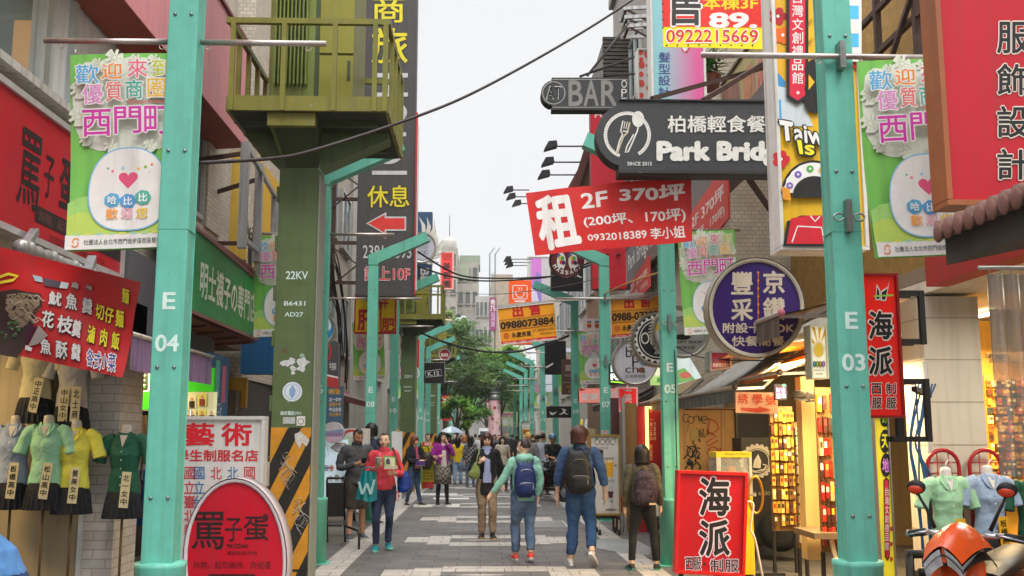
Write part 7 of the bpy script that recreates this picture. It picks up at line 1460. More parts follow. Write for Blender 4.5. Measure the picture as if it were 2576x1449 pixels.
# ================================================================== SHOPFRONTS AND STREET CLUTTER
NAVY = mat('14151c', .75, .15, 8, kind='cloth')
def mannequin(label, x, y, ztop, col, tagtxt=None, tagcol='c9bd97', rz=0.0, group='shop mannequins in school uniform', pole=True, neck='b9b2aa', tilt=.12, ntag=1, skirt=True):
 t = thing('mannequin', label, 'mannequin', (x, y, 0), rz, group)
 sm = mat(col, .75, .1, 6, kind='cloth'); z = ztop
 n = MB(); rings(n, [(0, 0, z - .16, .06, .06), (0, 0, z - .09, .052, .05), (0, 0, z - .03, .045, .045), (0, -.005, z, .04, .042), (0, 0, z + .008, .02, .02)], mat(neck, .45, .1, 8)); n.build('neck', t, local=True)
 g = MB()
 rings(g, [(0, 0, z - .62, .15, .09), (0, 0, z - .5, .138, .088), (0, 0, z - .4, .122, .082), (0, -.012, z - .27, .142, .1), (0, 0, z - .15, .142, .078), (0, 0, z - .095, .10, .07), (0, 0, z - .07, .065, .06)], sm, 24)
 for s in (-1, 1): limb(g, [(s * .10, 0, z - .125), (s * .165, 0, z - .155), (s * .215, -.01, z - .27), (s * .235, -.015, z - .34)], [.058, .061, .058, .062], sm)
 fuse(g.build('shirt', t, local=True), .010, 2, .022)
 c = MB()
 for s in (-1, 1): c.add([V((s * .012, -.098, z - .19)), V((s * .05, -.098, z - .165)), V((s * .078, -.066, z - .105)), V((s * .062, -.03, z - .055)), V((s * .04, -.055, z - .06))], [(0, 1, 2, 3, 4)], sm)
 c.add([V((0, -.104, z - .2)), V((.035, -.07, z - .09)), V((-.035, -.07, z - .09))], [(0, 1, 2)], mat(neck, .45, .1, 8))
 for k in range(5): c.lathe([(.006, 0), (.006, .003)], (0, -.117 + .004 * abs(k - 1), z - .24 - .075 * k), mat('d9d9d4'), 8, (0, -1, 0))
 c.build('collar', t, local=True)
 if skirt:
  k_ = MB(); m = 44
  vs = []
  for i, (zz, r0, r1, am) in enumerate(((z - .60, .14, .1, 0), (z - .66, .155, .115, .004), (z - .84, .175, .135, .012))):
   for j in range(m):
    a = 2 * pi * j / m; f = 1 + (am / r0) * (1 if j % 2 else -1); vs.append(V((r0 * f * cos(a), r1 * f * sin(a), zz)))
  k_.add(vs, [(i * m + j, i * m + (j + 1) % m, (i + 1) * m + (j + 1) % m, (i + 1) * m + j) for i in range(2) for j in range(m)], NAVY); k_.build('skirt', t, local=True)
 if pole:
  p = MB(); p.tube([(0, 0, 0.02), (0, 0, z - .62)], .012, mat('6a5332', .4, .2, metal=.4), 8); p.lathe([(.13, 0), (.13, .015), (.02, .03)], (0, 0, 0), mat('4a4038'), 16); p.build('pole', t, local=True)
 if tagtxt:
  for q in range(ntag):
   st = tagtxt[q] if ntag > 1 else tagtxt
   tt = MB(); cx = .055 + (.0 if ntag == 1 else -.08 + .11 * q); cz = z - .58; R_ = Matrix.Rotation(tilt, 3, 'Y')
   P = lambda a, b, o=0: V((cx, -.125 - o, cz)) + R_ @ V((a, 0, b))
   tt.add([P(-.042, -.16), P(.042, -.16), P(.042, .16), P(-.042, .16)], [(0, 1, 2, 3)], mat(tagcol, .6, .06))
   for i, ch in enumerate(st):
    vs, fs = glyph(ch, .012); b0 = .14 - .28 * (i + 1) / len(st)
    tt.add([P(-.028 + .056 * a, b0 + (.28 / len(st)) * (.08 + .84 * b), .002) for a, b, _ in vs], fs, '1c1a18')
   tt.build('name_strip', t, local=True)
 return t
for u, v, Y, col, tx, lab in ((42, 1047, 9.5, '8a98b4', '板橋高中', 'mannequin in grey blue shirt, leftmost of the lower row on the beige panel'), (124, 1046, 9.4, '8fc2a0', '松山高中', 'mannequin in mint green shirt and pleated skirt in the lower left row'), (194, 1058, 9.45, 'cfc84a', '景美女中', 'mannequin in bright yellow shirt and pleated skirt before the beige panel'), (320, 1070, 9.5, '14503a', '北一女中', 'mannequin in dark green shirt in front of the white brick pier')):
 p = hy(u, v, Y); mannequin(lab, p.x, Y, p.z, col, tx, tilt=.06 + .05 * (u == 124))
for u, v, col, tx, n, lab in ((100, 840, 'c2b993', '中正高中', 1, 'mannequin in cream shirt hung high under the torn red banner'), (190, 862, 'b4b0ac', ('中山女中', '北士商'), 2, 'mannequin in pale grey shirt with two name strips hung high on the panel')):
 p = hy(u, v, 9.6); mannequin(lab, p.x, 9.6, p.z, col, tx, ntag=n, pole=False, group='shop mannequins in school uniform', tilt=.16 if n == 1 else .02)
p = hy(18, 905, 9.9); mannequin('grey blue shirt and skirt hung at the far left edge of the shop', p.x, 9.9, p.z, '8a9cb8', None, pole=False)
for u, v, col, tx, lab in ((2378, 1183, '9ccaa6', '公山高', 'mannequin in mint shirt before the cream pier, behind the orange scooter'), (2482, 1178, '93a7c4', '板橋高中', 'mannequin in pale blue shirt at the right, yellow name strip'), (2592, 1190, '124a36', None, 'mannequin in dark green shirt cut by the right edge')):
 p = hy(u, v, 8.7); mannequin(lab, p.x, 8.7, p.z + .02, col, tx, 'e0a818', tilt=-.05, neck='d8d4d0')
for u in (2372, 2478):
 p = hy(u, 1165, 8.85); t_ = thing('display_rack', 'red arched wire rack behind the %s mannequin on the right' % ('mint' if u < 2400 else 'pale blue'), 'rack', (p.x, 8.85, 0), group='red arched racks')
 b = MB(); rm = mat('a81a22', .35, .1); ar = [(p.x - .14, 8.85, .05), (p.x - .14, 8.85, 1.38)] + [(p.x - .14 * cos(a), 8.85, 1.38 + .14 * sin(a)) for a in [pi * k / 10 for k in range(1, 10)]] + [(p.x + .14, 8.85, 1.38), (p.x + .14, 8.85, .05)]
 b.tube(ar, .018, rm, 8); b.build('arch', t_)
 b = MB()
 for k in range(10): b.tube([(p.x - .13, 8.85, .6 + .09 * k), (p.x + .13, 8.85, .6 + .09 * k)], .005, rm, 5)
 for dx in (-.05, .05): b.tube([(p.x + dx, 8.85, .5), (p.x + dx, 8.85, 1.5)], .005, rm, 5)
 b.tube([(p.x, 8.8, 1.33), (p.x, 8.8, 1.40), (p.x + .03, 8.8, 1.44), (p.x + .05, 8.8, 1.41)], .006, mat('d8d8d8'), 6); b.build('wire_grid', t_)
# ---- scooters
def scooter(label, x, y, rz, c, mirror_c=None, group='scooters parked along the shops'):
 t = thing('scooter', label, 'scooter', (x, y, 0), rz, group)
 pm = mat(c, .22, .06, 3, spec=.7); bk = mat('1b1b1d', .45, .15, 8); ch = mat('b9bcc0', .2, .1, metal=.8); gy = mat('6d7074', .35, .1)
 for yy, lab in ((-.66, 'wheel'), (.62, 'wheel')):
  w = MB(); w.tube([(0, yy + .2 * cos(k * pi / 12), .24 + .2 * sin(k * pi / 12)) for k in range(25)], .052, bk, 10, caps=False); wo = w.build(lab, t, local=True)
  r = MB(); r.lathe([(.02, -.06), (.15, -.03), (.16, 0), (.15, .03), (.02, .06)], (0, yy, .24), ch, 20, (1, 0, 0)); r.build('rim', wo, local=True)
 b = MB()   # apron, floor, tail
 rings_ = [(-.60, .36, .10, .14), (-.62, .52, .16, .20), (-.56, .70, .19, .16), (-.48, .86, .17, .12), (-.44, .96, .12, .1)]
 vs = []; n = 16
 for yy, z, rx, ry in rings_:
  for j in range(n): vs.append(V((rx * cos(2 * pi * j / n), yy + ry * .6 * sin(2 * pi * j / n), z)))
 b.add(vs, [(i * n + j, i * n + (j + 1) % n, (i + 1) * n + (j + 1) % n, (i + 1) * n + j) for i in range(4) for j in range(n)], pm, True)
 b.box(-.17, .17, -.5, .1, .27, .34, bk)
 b.add([V((sx * w_, yy, z)) for yy, lo, hi, w_ in ((.05, .3, .62, .13), (.3, .34, .72, .17), (.62, .46, .74, .16), (.92, .6, .76, .08)) for sx in (-1, 1) for z in (lo, hi)], [(0, 4, 5, 1), (4, 8, 9, 5), (8, 12, 13, 9), (2, 3, 7, 6), (6, 7, 11, 10), (10, 11, 15, 14), (1, 5, 7, 3), (5, 9, 11, 7), (9, 13, 15, 11), (12, 14, 15, 13), (0, 1, 3, 2)], pm)
 b.build('body', t, local=True, bevel=.02)
 f = MB(); f.grid(lambda a, q: V(((a - .5) * .16, -.66 + .26 * cos(lerp(.2, 2.9, q)), .24 + .27 * sin(lerp(.2, 2.9, q)) - .02 * (2 * a - 1) ** 2)), 4, 12, pm); f.build('fender', t, local=True)
 s = MB()
 vs = []
 for yy, z, w_, h in ((.02, .74, .11, .03), (.2, .78, .16, .05), (.5, .80, .15, .06), (.8, .83, .12, .05), (.88, .84, .06, .03)):
  for j in range(12): vs.append(V((w_ * cos(2 * pi * j / 12), yy, z + h * sin(2 * pi * j / 12))))
 s.add(vs, [(i * 12 + j, i * 12 + (j + 1) % 12, (i + 1) * 12 + (j + 1) % 12, (i + 1) * 12 + j) for i in range(4) for j in range(12)] + [tuple(range(12)), tuple(48 + j for j in range(12))], bk, True); s.build('seat', t, local=True)
 # headset cowl with a pointed brow, headlight under it
 c_ = MB()
 def cowl(a, q):     # a across -1..1, q front(0) to back(1)
  a = 2 * a - 1; half = lerp(.115, .20, min(1, q * 1.5)) * (1 - .42 * max(0, q - .6))
  zc = 1.0 + .105 * sin(pi * (.12 + .75 * q)) - .05 * (1 - q); return V((a * half, lerp(-.76, -.24, q), zc - lerp(.085, .15, q) * abs(a) ** 1.6 - .02 * (1 - q)))
 c_.grid(cowl, 16, 12, pm); c_.grid(lambda a, q: cowl(a, q) * 1 - V((0, -.012, .05 + .03 * q)), 16, 12, bk)
 c_.build('handlebar_cowl', t, local=True)
 lens = mat('c9ced2', .05, .3, 30, spec=1.0)
 for sx in (-1, 1):
  h = MB(); h.grid(lambda a, q: cowl(.5 + sx * lerp(.06, .5, a), 0) + V((0, .004 + .05 * q, -.015 - .085 * q)), 8, 5, lens)
  h.grid(lambda a, q: cowl(.5 + sx * .5, .45 * a) + V((-sx * .025 * q, .004 + .05 * q * (1 - a), -.012 - .085 * q * (1 - a))), 8, 5, lens); h.build('headlight', t, local=True)
 h = MB(); h.box(-.09, .09, -.68, -.45, .86, .94, bk); h.box(-.016, .016, -.735, -.70, .88, .985, pm); h.build('lamp_housing', t, local=True, bevel=.012)
 for sx in (-1, 1):
  g = MB(); g.tube([(sx * .12, -.38, 1.0), (sx * .22, -.34, 1.005), (sx * .36, -.27, .985)], [.016, .016, .016], ch, 10); g.tube([(sx * .24, -.33, 1.003), (sx * .365, -.267, .984)], .022, bk, 10); g.lathe([(.02, 0), (.02, .02)], (sx * .365, -.267, .984), ch, 12, (sx, .3, 0)); g.build('handle', t, local=True)
  l = MB(); l.tube([(sx * .2, -.36, 1.01), (sx * .27, -.36, 1.0), (sx * .37, -.33, .98)], [.009, .007, .006], ch, 6); l.build('brake_lever', t, local=True)
  m = MB(); mm = mat(mirror_c, .25) if mirror_c else bk
  m.tube([(sx * .17, -.36, 1.03), (sx * .22, -.34, 1.13), (sx * .28, -.345, 1.23)], [.014, .010, .009], bk, 8)
  cx, cy, cz = sx * .28, -.345, 1.25
  m.ball((cx, cy, cz), (.064, .026, .042), bk, 14, 8); m.ball((cx, cy - .012, cz - .012), (.05, .022, .026), mm, 14, 8); m.build('mirror', t, local=True)
 return t
scooter('orange scooter with clear headlight and red mirrors parked at the lower right', 3.05, 6.2, -.75, 'd9501a', 'c23a1c').scale = (.92, .92, 1.07)
p = hz(862, 1322); scooter('cream and black scooter parked behind the ice cream light box', p.x - .42, p.y + .7, pi - 1.05, 'b9b2a4')
p = hy(1738, 1200, 14.0); scooter('white scooter mostly hidden behind the red standing tailor board', 2.95, 14.2, 2.3, 'd0d2d4', 'd0d2d4')
b = MB()
for zz in (.72, .6): b.tube([(3.0 + .05 * k, 7.0 + .0 * k, zz) for k in range(40)], [.028 + .008 * (k % 2) for k in range(40)], mat('1b1a1a', .4), 10)
b.tube([(2.95, 7.02, .0), (2.95, 7.02, .85)], .03, mat('35312c', .5, metal=.5), 10); b.tube([(2.93, 7.02, .84), (3.25, 7.02, .84)], .03, mat('35312c', .5, metal=.5), 10)
tag(b.build('black_barrier'), 'black ribbed tube barrier rail behind the orange scooter', 'barrier')
# motorbike with helmeted rider and a bicycle wheel stand
p = hy(1392, 1094, 26); bx, by = p.x, 26.0
t = scooter('dark red and black motor scooter ridden by the helmeted man', bx - .12, by, .5, '3a1418', group=None)
t = person('helmeted rider in black tee shirt sitting on a dark motorbike', bx, by + .25, 1.7, .45, dict(elL=(.24, -.12, 1.13), wrL=(.2, -.38, 1.1), elR=(-.24, -.12, 1.13), wrR=(-.2, -.38, 1.1), knL=(.16, -.36, .84), anL=(.17, -.22, .42), knR=(-.16, -.36, .84), anR=(-.17, -.22, .42)), top=('202224', 'cloth'), bot=('trousers', '1f2024', 'cloth'), hair=('15110f', 'crop'), skin=2, detail=True, sleeve=.5, z0=-.02, hem=.85)
h = MB(); s_ = 1.0
h.add([V((.108 * sin(pi * i / 16) * cos(2 * pi * j / 24), .005 + .125 * sin(pi * i / 16) * sin(2 * pi * j / 24), 1.605 + .118 * cos(pi * i / 16))) for i in range(10) for j in range(24)], [(i * 24 + j, (i + 1) * 24 + j, (i + 1) * 24 + (j + 1) % 24, i * 24 + (j + 1) % 24) for i in range(9) for j in range(24)], mat('4a708c', .15, .1, spec=.8), True)
h.grid(lambda a, q: V((.085 * (2 * a - 1), -.115 - .05 * q * (1 - (2 * a - 1) ** 2), 1.605 - .01 * q)), 10, 2, mat('2c4a60', .2)); hd = thing('helmet', 'blue open face helmet on the rider', 'helmet', (bx, by + .25, -.02), .45)
h.build('shell', hd, local=True); h = MB(); h.tube([(.1, 0, 1.57), (.07, -.04, 1.49), (0, -.06, 1.465), (-.07, -.04, 1.49), (-.1, 0, 1.57)], .006, DARK, 6); h.build('strap', hd, local=True)
p = hz(1388, 1236); t_ = thing('bicycle', 'parked bicycle with thin wheels beside the dark motorbike', 'bicycle', (p.x + .1, p.y, 0)); o = ORG[t_.name]
for dx, dy in ((-.25, 0), (.35, .8)):
 w = MB(); c_ = o + V((dx, dy, .33)); ax = V((.6, .8, 0))
 w.tube([c_ + ax * .31 * cos(k * pi / 14) + V((0, 0, .31 * sin(k * pi / 14))) for k in range(29)], .016, mat('2a2826'), 8, caps=False)
 w.tube([c_ + ax * .285 * cos(k * pi / 14) + V((0, 0, .285 * sin(k * pi / 14))) for k in range(29)], .008, SILV, 6, caps=False)
 for k in range(14): w.tube([c_, c_ + ax * .285 * cos(k * pi / 7 + .1) + V((0, 0, .285 * sin(k * pi / 7 + .1)))], .002, SILV, 4)
 w.build('wheel', t_)
b = MB(); A, D_ = o + V((-.25, 0, .33)), o + V((.35, .8, .33)); m1, m2, m3 = lerp(A, D_, .2) + V((0, 0, .42)), lerp(A, D_, .55) + V((0, 0, -.05)), lerp(A, D_, .68) + V((0, 0, .42)); fm = mat('5a2a2a', .4)
for a_, c_ in ((A, m1), (m1, m2), (m2, m3), (m1, m3), (m2, D_), (m3, D_)): b.tube([a_, c_], .015, fm, 8)
b.tube([m1, m1 + V((0, 0, .2)), m1 + V((.2, -.1, .22))], .012, SILV, 8); b.build('frame', t_)
b = MB(); b.ball(m3 + V((0, 0, .1)), (.08, .13, .035), DARK); b.build('saddle', t_)
b = MB(); p = hz(1400, 1250); rm = mat('9c2c22', .5)
for dx in (0, .32): b.tube([(p.x + dx, p.y, 0), (p.x + dx, p.y, .62), (p.x + dx, p.y + .1, .7), (p.x + dx, p.y + .35, .7), (p.x + dx, p.y + .4, .6), (p.x + dx, p.y + .4, 0)], .018, rm, 8)
for dy in (0, .4): b.tube([(p.x, p.y + dy, .03), (p.x + .32, p.y + dy, .03)], .018, rm, 8)
tag(b.build('bicycle_stand'), 'rusty red tubular bicycle stand in front of the bicycle wheel', 'stand')
# folding black display stand
p = hz(835, 1372); t_ = thing('folding_stand', 'black folding board stand on curved tube legs beside the teal post E 06', 'stand', (p.x, p.y, 0)); o = ORG[t_.name]
b = MB(); x0, x1 = -.1, .17
for dx in (x0, x1): b.tube([o + V((dx, .1, .35)), o + V((dx, .0, .95)), o + V((dx * .9, -.01, 1.0))], .016, mat('1d1c1c', .4), 8)
b.tube([o + V((x0, -.01, 1.0)), o + V((x1, -.01, 1.0))], .016, mat('1d1c1c', .4), 8)
for dx, e in ((x0, -.05), (x1, .28)):
 b.tube([o + V((dx, .1, .35)), o + V((dx + e * .2, -.2, .3)), o + V((dx + e, -.5, .26)), o + V((dx + e * 1.1, -.6, .16)), o + V((dx + e * 1.1, -.62, .0))], .018, mat('1d1c1c', .4), 8)
 b.tube([o + V((dx, .1, .36)), o + V((dx - .02, .35, .02))], .016, mat('1d1c1c', .4), 8)
b.tube([o + V((x0, -.2, .31)), o + V((x1, -.2, .31))], .014, mat('1d1c1c', .4), 8); b.build('tube_frame', t_)
b = MB(); b.prism([o + V((x0 + .015, .06, .42)), o + V((x1 - .015, .06, .42)), o + V((x1 - .015, .0, .93)), o + V((x0 + .015, .0, .93))], (0, .02, 0), mat('35322e', .5, .2, 8)); b.build('panel', t_)
# ---- tan shutters with spray paint, white post and red doorway
TAN = mat('b28a55', .6, .12, 3, kind='streak', h2='8a6a40')
def scrawl(u, v, w, h, seed, n=26, c='1c1a18', wd=2.2):
 r_ = random.Random(seed); pts = []
 for k in range(n): a = k * 1.15; pts.append((u + w * k / n + w * .16 * cos(a * 1.9 + r_.random()), v + h * .5 + h * .42 * sin(a + r_.random() * .6)))
 out = []
 for i in range(len(pts) - 1):
  for j in range(3): out.append(tuple(lerp(V((*pts[i], 0)), V((*pts[i + 1], 0)), j / 3).xy))
 return ('l', out, wd, c)
def loop(u, v, r, wd=2, c='1c1a18', a0=0, a1=360): return ('l', [(u + r * cos(R(a)), v - r * 1.1 * sin(R(a))) for a in range(a0, a1 + 1, 20)], wd, c)
its = [('r', 1813, 1029, 1815, 1420, '6a5030'), ('r', 1722, 1028, 1880, 1032, '5c2a2c')]
its += [loop(1726, 1052, 9, 2, a0=40, a1=320), loop(1738, 1056, 8), loop(1752, 1054, 7, a0=-30, a1=210), ('l', [(1756, 1046), (1759, 1066), (1764, 1046), (1767, 1060)], 2, BK), loop(1772, 1056, 8, a0=0, a1=300), ('l', [(1768, 1056), (1780, 1056)], 2, BK), ('l', [(1731, 1066), (1730, 1080), (1726, 1088)], 1.2, BK), scrawl(1750, 1075, 24, 30, 4, 20, BK, 1.3), scrawl(1722, 1118, 40, 40, 5, 14, BK, 3), loop(1740, 1136, 12, 3), loop(1756, 1140, 12, 3, a0=60, a1=300), loop(1752, 1112, 9, 3, a0=0, a1=260), scrawl(1724, 1150, 40, 34, 6, 14, BK, 3)]
its += [('l', [(1784, 1052), (1780, 1095), (1778, 1080)], 3, 'a8371c'), ('l', [(1782, 1052), (1800, 1060), (1808, 1078), (1790, 1092), (1782, 1086), (1802, 1098), (1790, 1104), (1778, 1112), (1780, 1122), (1806, 1108)], 3.2, 'a8371c'), loop(1794, 1140, 14, 3.2, 'a8371c'), ('l', [(1780, 1128), (1800, 1150), (1812, 1126), (1808, 1160), (1786, 1178), (1780, 1190)], 3, 'a8371c'), ('r', 1738, 1080, 1756, 1108, 'a08a4a')]
sign('shutter', 'tan metal shutters sprayed with black loops and red lettering beside post E 05', 'shutter', PY(15.0), (1694, 1026, 1884, 1395), TAN, its, t=.1)
sign('teal_wall', 'dim grey green painted wall strip right of the tan shutters', 'wall', PY(14.9), (1856, 1030, 1990, 1360), mat('4d5a4c', .6, .2, 3), [('r', 1856, 1042, 1990, 1100, '1c1a1a'), ('l', [(1870, 1120), (1880, 1112), (1892, 1122), (1886, 1132), (1878, 1126)], 2.4, '2c3a30'), ('l', [(1905, 1112), (1918, 1120), (1912, 1134), (1902, 1128)], 2.4, '2c3a30'), ('l', [(1925, 1120), (1938, 1112), (1946, 1126), (1936, 1132)], 2.4, '2c3a30')], t=.08)
its = [('c', 1904, 1160, 40 + 0, 40, 'a8a49a')] + [('c', 1904 + 39 * cos(R(a)), 1160 - 39 * sin(R(a)), 5, 5, 'a8a49a') for a in range(0, 360, 18)] + [('c', 1904, 1160, 32, 32, '1d1b1a'), ('o', 1904, 1160, 30, 30, 2, 'a8a49a'), ('q', [(1893, 1176), (1896, 1158), (1906, 1142), (1914, 1160), (1912, 1178)], 'b8b4aa'), ('l', [(1884, 1180), (1900, 1186), (1922, 1180), (1926, 1170), (1918, 1168)], 3, 'b8b4aa'), ('t', '02 6500', 1888, 1236, 1936, 1246, '8a8272', 0)]
sign('black_cart', 'black painted cart side with a pale scalloped emblem inside the alley', 'cart', PY(13.6), (1868, 1102, 1985, 1330), mat('1f1d1c', .5, .15), its, t=.5)
b = MB(); b.lathe([(.14, -.05), (.27, -.05), (.27, .05), (.14, .05)], hy(1962, 1335, 13.5), mat('161616', .7), 24, (.4, 1, 0)); tag(b.build('tyre'), 'black rubber tyre standing low beside the black cart', 'tyre')
t_ = thing('doorway', 'narrow red shop doorway with a lit tube and school names on its panel', 'door', (3.35, 18, 0))
b = MB(); pl = PY(17.6)
p0, p1 = pl.hit(1600, 1030), pl.hit(1654, 1030); b.box(p0.x, p0.x + .12, 17.5, 17.6, 0, 2.15, mat('a8262c', .5, .1)); b.box(p0.x + .12, p1.x + .1, 17.55, 17.6, 0, 2.15, mat('8e1a1e', .5, .1)); b.box(p1.x + .1, p1.x + .38, 17.4, 17.7, 0, 2.4, mat('b0a898', .7, .25, 3, kind='streak')); b.box(p0.x - .22, p0.x - .002, 17.52, 17.6, 0, 2.2, mat('8a6a3c', .7, .2)); b.box(p0.x - .27, p0.x - .222, 17.4, 17.6, 0, 2.3, mat('9a9694', .5, .2)); b.box(p0.x - .41, p0.x - .272, 17.8, 17.9, 0, 2.3, mat('4c2a28', .6, .2)); b.build('frame', t_)
b = MB(); b.box(p0.x + .14, p0.x + .185, 17.42, 17.5, 1.2, 2.1, mat('ffc46a', em=3.5)); b.box(p0.x + .14, p0.x + .5, 17.42, 17.5, 2.1, 2.14, mat('ffc46a', em=3.5)); b.build('tube_lamp', t_)
b = MB(); P = PY(17.54); marks(b, P, [('v', '一華江高中', 1635, 1050, 1641, 1110, 'd8c8b0', 0), ('v', '大直高中', 1644, 1060, 1650, 1110, 'd8c8b0', 0), ('c', 1609, 1090, 5, 12, 'c85a4a'), ('v', '龍山高中', 1635, 1118, 1641, 1160, 'd8c8b0', 0)]); b.build('lettering', t_)
# ---- awnings
def awning(label, x0, x1, ya, yb, z0, z1, c, val=.16, sc=0.0, cv=None, endc=None):
 t = thing('awning', label, 'awning', ((x0 + x1) / 2, ya, z0)); m = mat(c, .6, .15, 2.5, kind='streak', h2='3a3632' if c != '8a6f92' else '6a5572')
 b = MB(); b.grid(lambda a, q: V((lerp(x0, x1, q), lerp(ya, yb, a), lerp(z0, z1, q) - .05 * sin(pi * q))), 10, 8, m); b.grid(lambda a, q: V((lerp(x0, x1, q), lerp(ya, yb, a), lerp(z0, z1, q) - .05 * sin(pi * q) - .012)), 10, 8, m); b.build('canopy', t)
 v = MB(); n = int((yb - ya) / .06) + 2; mv = mat(cv or c, .6, .15, 4, kind='streak', h2='3a3632')
 v.grid(lambda a, q: V((x0 + .012 * sin(a * n * 1.3) * q, lerp(ya, yb, a), z0 - val * q * (1 - sc * (int(a * n) % 2)))), n, 3, mv); v.build('valance', t)
 r = MB(); r.tube([(x0, ya - .05, z0 + .01), (x0, yb + .05, z0 + .01)], .022, mat('b4aca2', .4, metal=.4), 10)
 for yy in (ya + .15, yb - .15): r.bar((x0 + .03, yy, z0), ((x0 + x1) / 2, yy + .1, z0 + .02), .03, .03, STEEL); r.bar(((x0 + x1) / 2, yy + .1, z0 + .02), (x1, yy, z1 - .1), .03, .03, STEEL)
 r.lathe([(.035, 0), (.035, .02)], (x0, ya - .06, z0 + .01), mat(endc or '3a3632', .5), 14, (0, -1, 0)); r.build('arm', t)
 return t
awning('wide grey awning over the tan shutters', 3.0, 3.85, 11.9, 15.2, 2.2, 2.72, 'a09c97', .17, cv='6a6764')
awning('old frayed tan awning left of the grey awning', 2.95, 3.5, 15.6, 18.6, 2.22, 2.62, '8c7350', .2, .3)
awning('dark rolled awning with a pink round end cap over the purple round sign', 2.72, 3.9, 9.05, 10.9, 2.74, 3.15, '6a5f52', .2, endc='d87a8a')
awning('orange awning under the dark awning', 3.15, 3.9, 10.6, 12.2, 2.30, 2.66, 'd07a1c', .05)
awning('purple cloth awning behind the post marked E 04', -3.0, -3.7, 8.7, 11.3, 2.5, 2.78, '8a6f92', .30)
awning('red striped shop awning behind the post marked E 08', -2.9, -3.6, 17.5, 19.6, 2.55, 2.95, 'b05a60', .22, .4)
awning('dark red awning between the posts marked E 08 and E 10', -2.8, -3.6, 20.5, 27, 2.45, 2.8, '7c2c34', .12)
awning('brown awning under the brown signboard on the right', 2.95, 3.8, 21.5, 26.5, 2.4, 2.75, '5a3a34', .15)
t_ = thing('shop_awning_sheet', 'thin white sheet canopy with wires above the orange awning', 'canopy', (3.4, 11, 2.5)); b = MB(); b.grid(lambda a, q: V((lerp(2.85, 4.0, q), lerp(10.2, 13.3, a), 2.56 + .12 * q + .01 * sin(a * 20))), 16, 4, mat('b4b6b4', .5, .1)); b.build('sheet', t_)
# ---- souvenir racks and lit shelves
GW = ['e0a02c', 'd8b45a', 'c88a2a', 'e8d8a8', '9a5a2a', 'b8342a', '4a3a2c', 'd8c8a0', '7a7a3a', 'c8a24a']
rr = random.Random(5)
def rack(label, x, ya, yb, z0, z1, face, nx, nz, cols, back='7a5a30', cat='rack'):
 """pegboard along the street wall (face -1: faces the street) filled with small packets"""
 t = thing('souvenir_rack', label, cat, (x, ya, 0), group='souvenir racks in the lit shops')
 b = MB(); b.box(min(x, x + .03), max(x, x + .03), ya, yb, z0 - .05, z1 + .05, mat(back, .6, .1)); b.box(x - .01, x + .05, ya, ya + .03, 0, z0 - .052, DARK); b.box(x - .01, x + .05, yb - .03, yb, 0, z0 - .052, DARK); b.build('board', t)
 p = MB()
 for i in range(nx):
  for k in range(nz):
   if rr.random() < .08: continue
   cy, cz = lerp(ya, yb, (i + .5) / nx), lerp(z0, z1, (k + .5) / nz); w, h = (yb - ya) / nx * .4, (z1 - z0) / nz * rr.uniform(.32, .45)
   c = rr.choice(cols); d = rr.uniform(.03, .08)
   p.box(x - d - .02, x - .02 + .015, cy - w, cy + w, cz - h, cz + h, mat(c, .3, .3, 20));
   p.box(x - d - .023, x - d - .0205, cy - w * .7, cy + w * .7, cz - h * .1, cz + h * .6, mat(rr.choice(('e8dcc0', 'c8342a', '3a3028', 'e0b83a')), .4, .2, 20))
 o = p.build('packet', t); o['kind'] = 'stuff'
 return t
def frack(label, xa, xb, y, z0, z1, nx, nz, cols, back='7a5a30'):
 t = thing('souvenir_rack', label, 'rack', (xa, y, 0), group='souvenir racks in the lit shops')
 b = MB(); b.box(xa, xb, y, y + .03, z0 - .05, z1 + .05, mat(back, .6, .1)); b.box(xa, xa + .03, y - .01, y + .05, 0, z0 - .052, DARK); b.box(xb - .03, xb, y - .01, y + .05, 0, z0 - .052, DARK); b.build('board', t)
 p = MB()
 for i in range(nx):
  for k in range(nz):
   if rr.random() < .06: continue
   cx, cz = lerp(xa, xb, (i + .5) / nx), lerp(z0, z1, (k + .5) / nz); w, h, d = (xb - xa) / nx * .4, (z1 - z0) / nz * rr.uniform(.32, .45), rr.uniform(.03, .08)
   p.box(cx - w, cx + w, y - d, y - .004, cz - h, cz + h, mat(rr.choice(cols), .3, .3, 20)); p.box(cx - w * .7, cx + w * .7, y - d - .003, y - d - .0005, cz - h * .1, cz + h * .6, mat(rr.choice(('e8dcc0', 'c8342a', '3a3028', 'e0b83a')), .4, .2, 20))
 o = p.build('packet', t); o['kind'] = 'stuff'
 return t
p0, p1 = hy(1936, 1110, 12.4), hy(1996, 1110, 12.4); frack('golden rack of hanging souvenir packets by the alley', p0.x, p1.x, 12.4, .55, 1.95, 6, 9, ['d8a03c', 'c08a34', 'e0b84a', '8a6230', 'e8cc7a', '5a3f24'])
p0, p1 = hy(1998, 1110, 11.9), hy(2022, 1110, 11.9); frack('narrow rack of pale souvenir cards next to the golden packets', p0.x, p1.x, 11.9, .4, 1.75, 2, 12, ['d8ccb0', 'c8b898', 'e0d8c4', 'b89a6a'])
p0, p1 = hy(2056, 1110, 10.6), hy(2112, 1110, 10.6); frack('rack of red and yellow pennants behind the post marked E 03', p0.x, p1.x, 10.6, .5, 2.1, 5, 7, ['b8281c', 'c83a24', 'd8a02a', '3a2420', '8a1c1a', 'c8a878'])
b = MB(); p0, p1 = hy(2020, 1110, 11.2), hy(2054, 1110, 11.2); b.box(p0.x, p1.x, 11.2, 11.4, .3, 2.3, mat('d8b878', .5, .08)); tag(b.build('shelf_end'), 'plain cream shelf end panel between the souvenir racks', 'shelf')
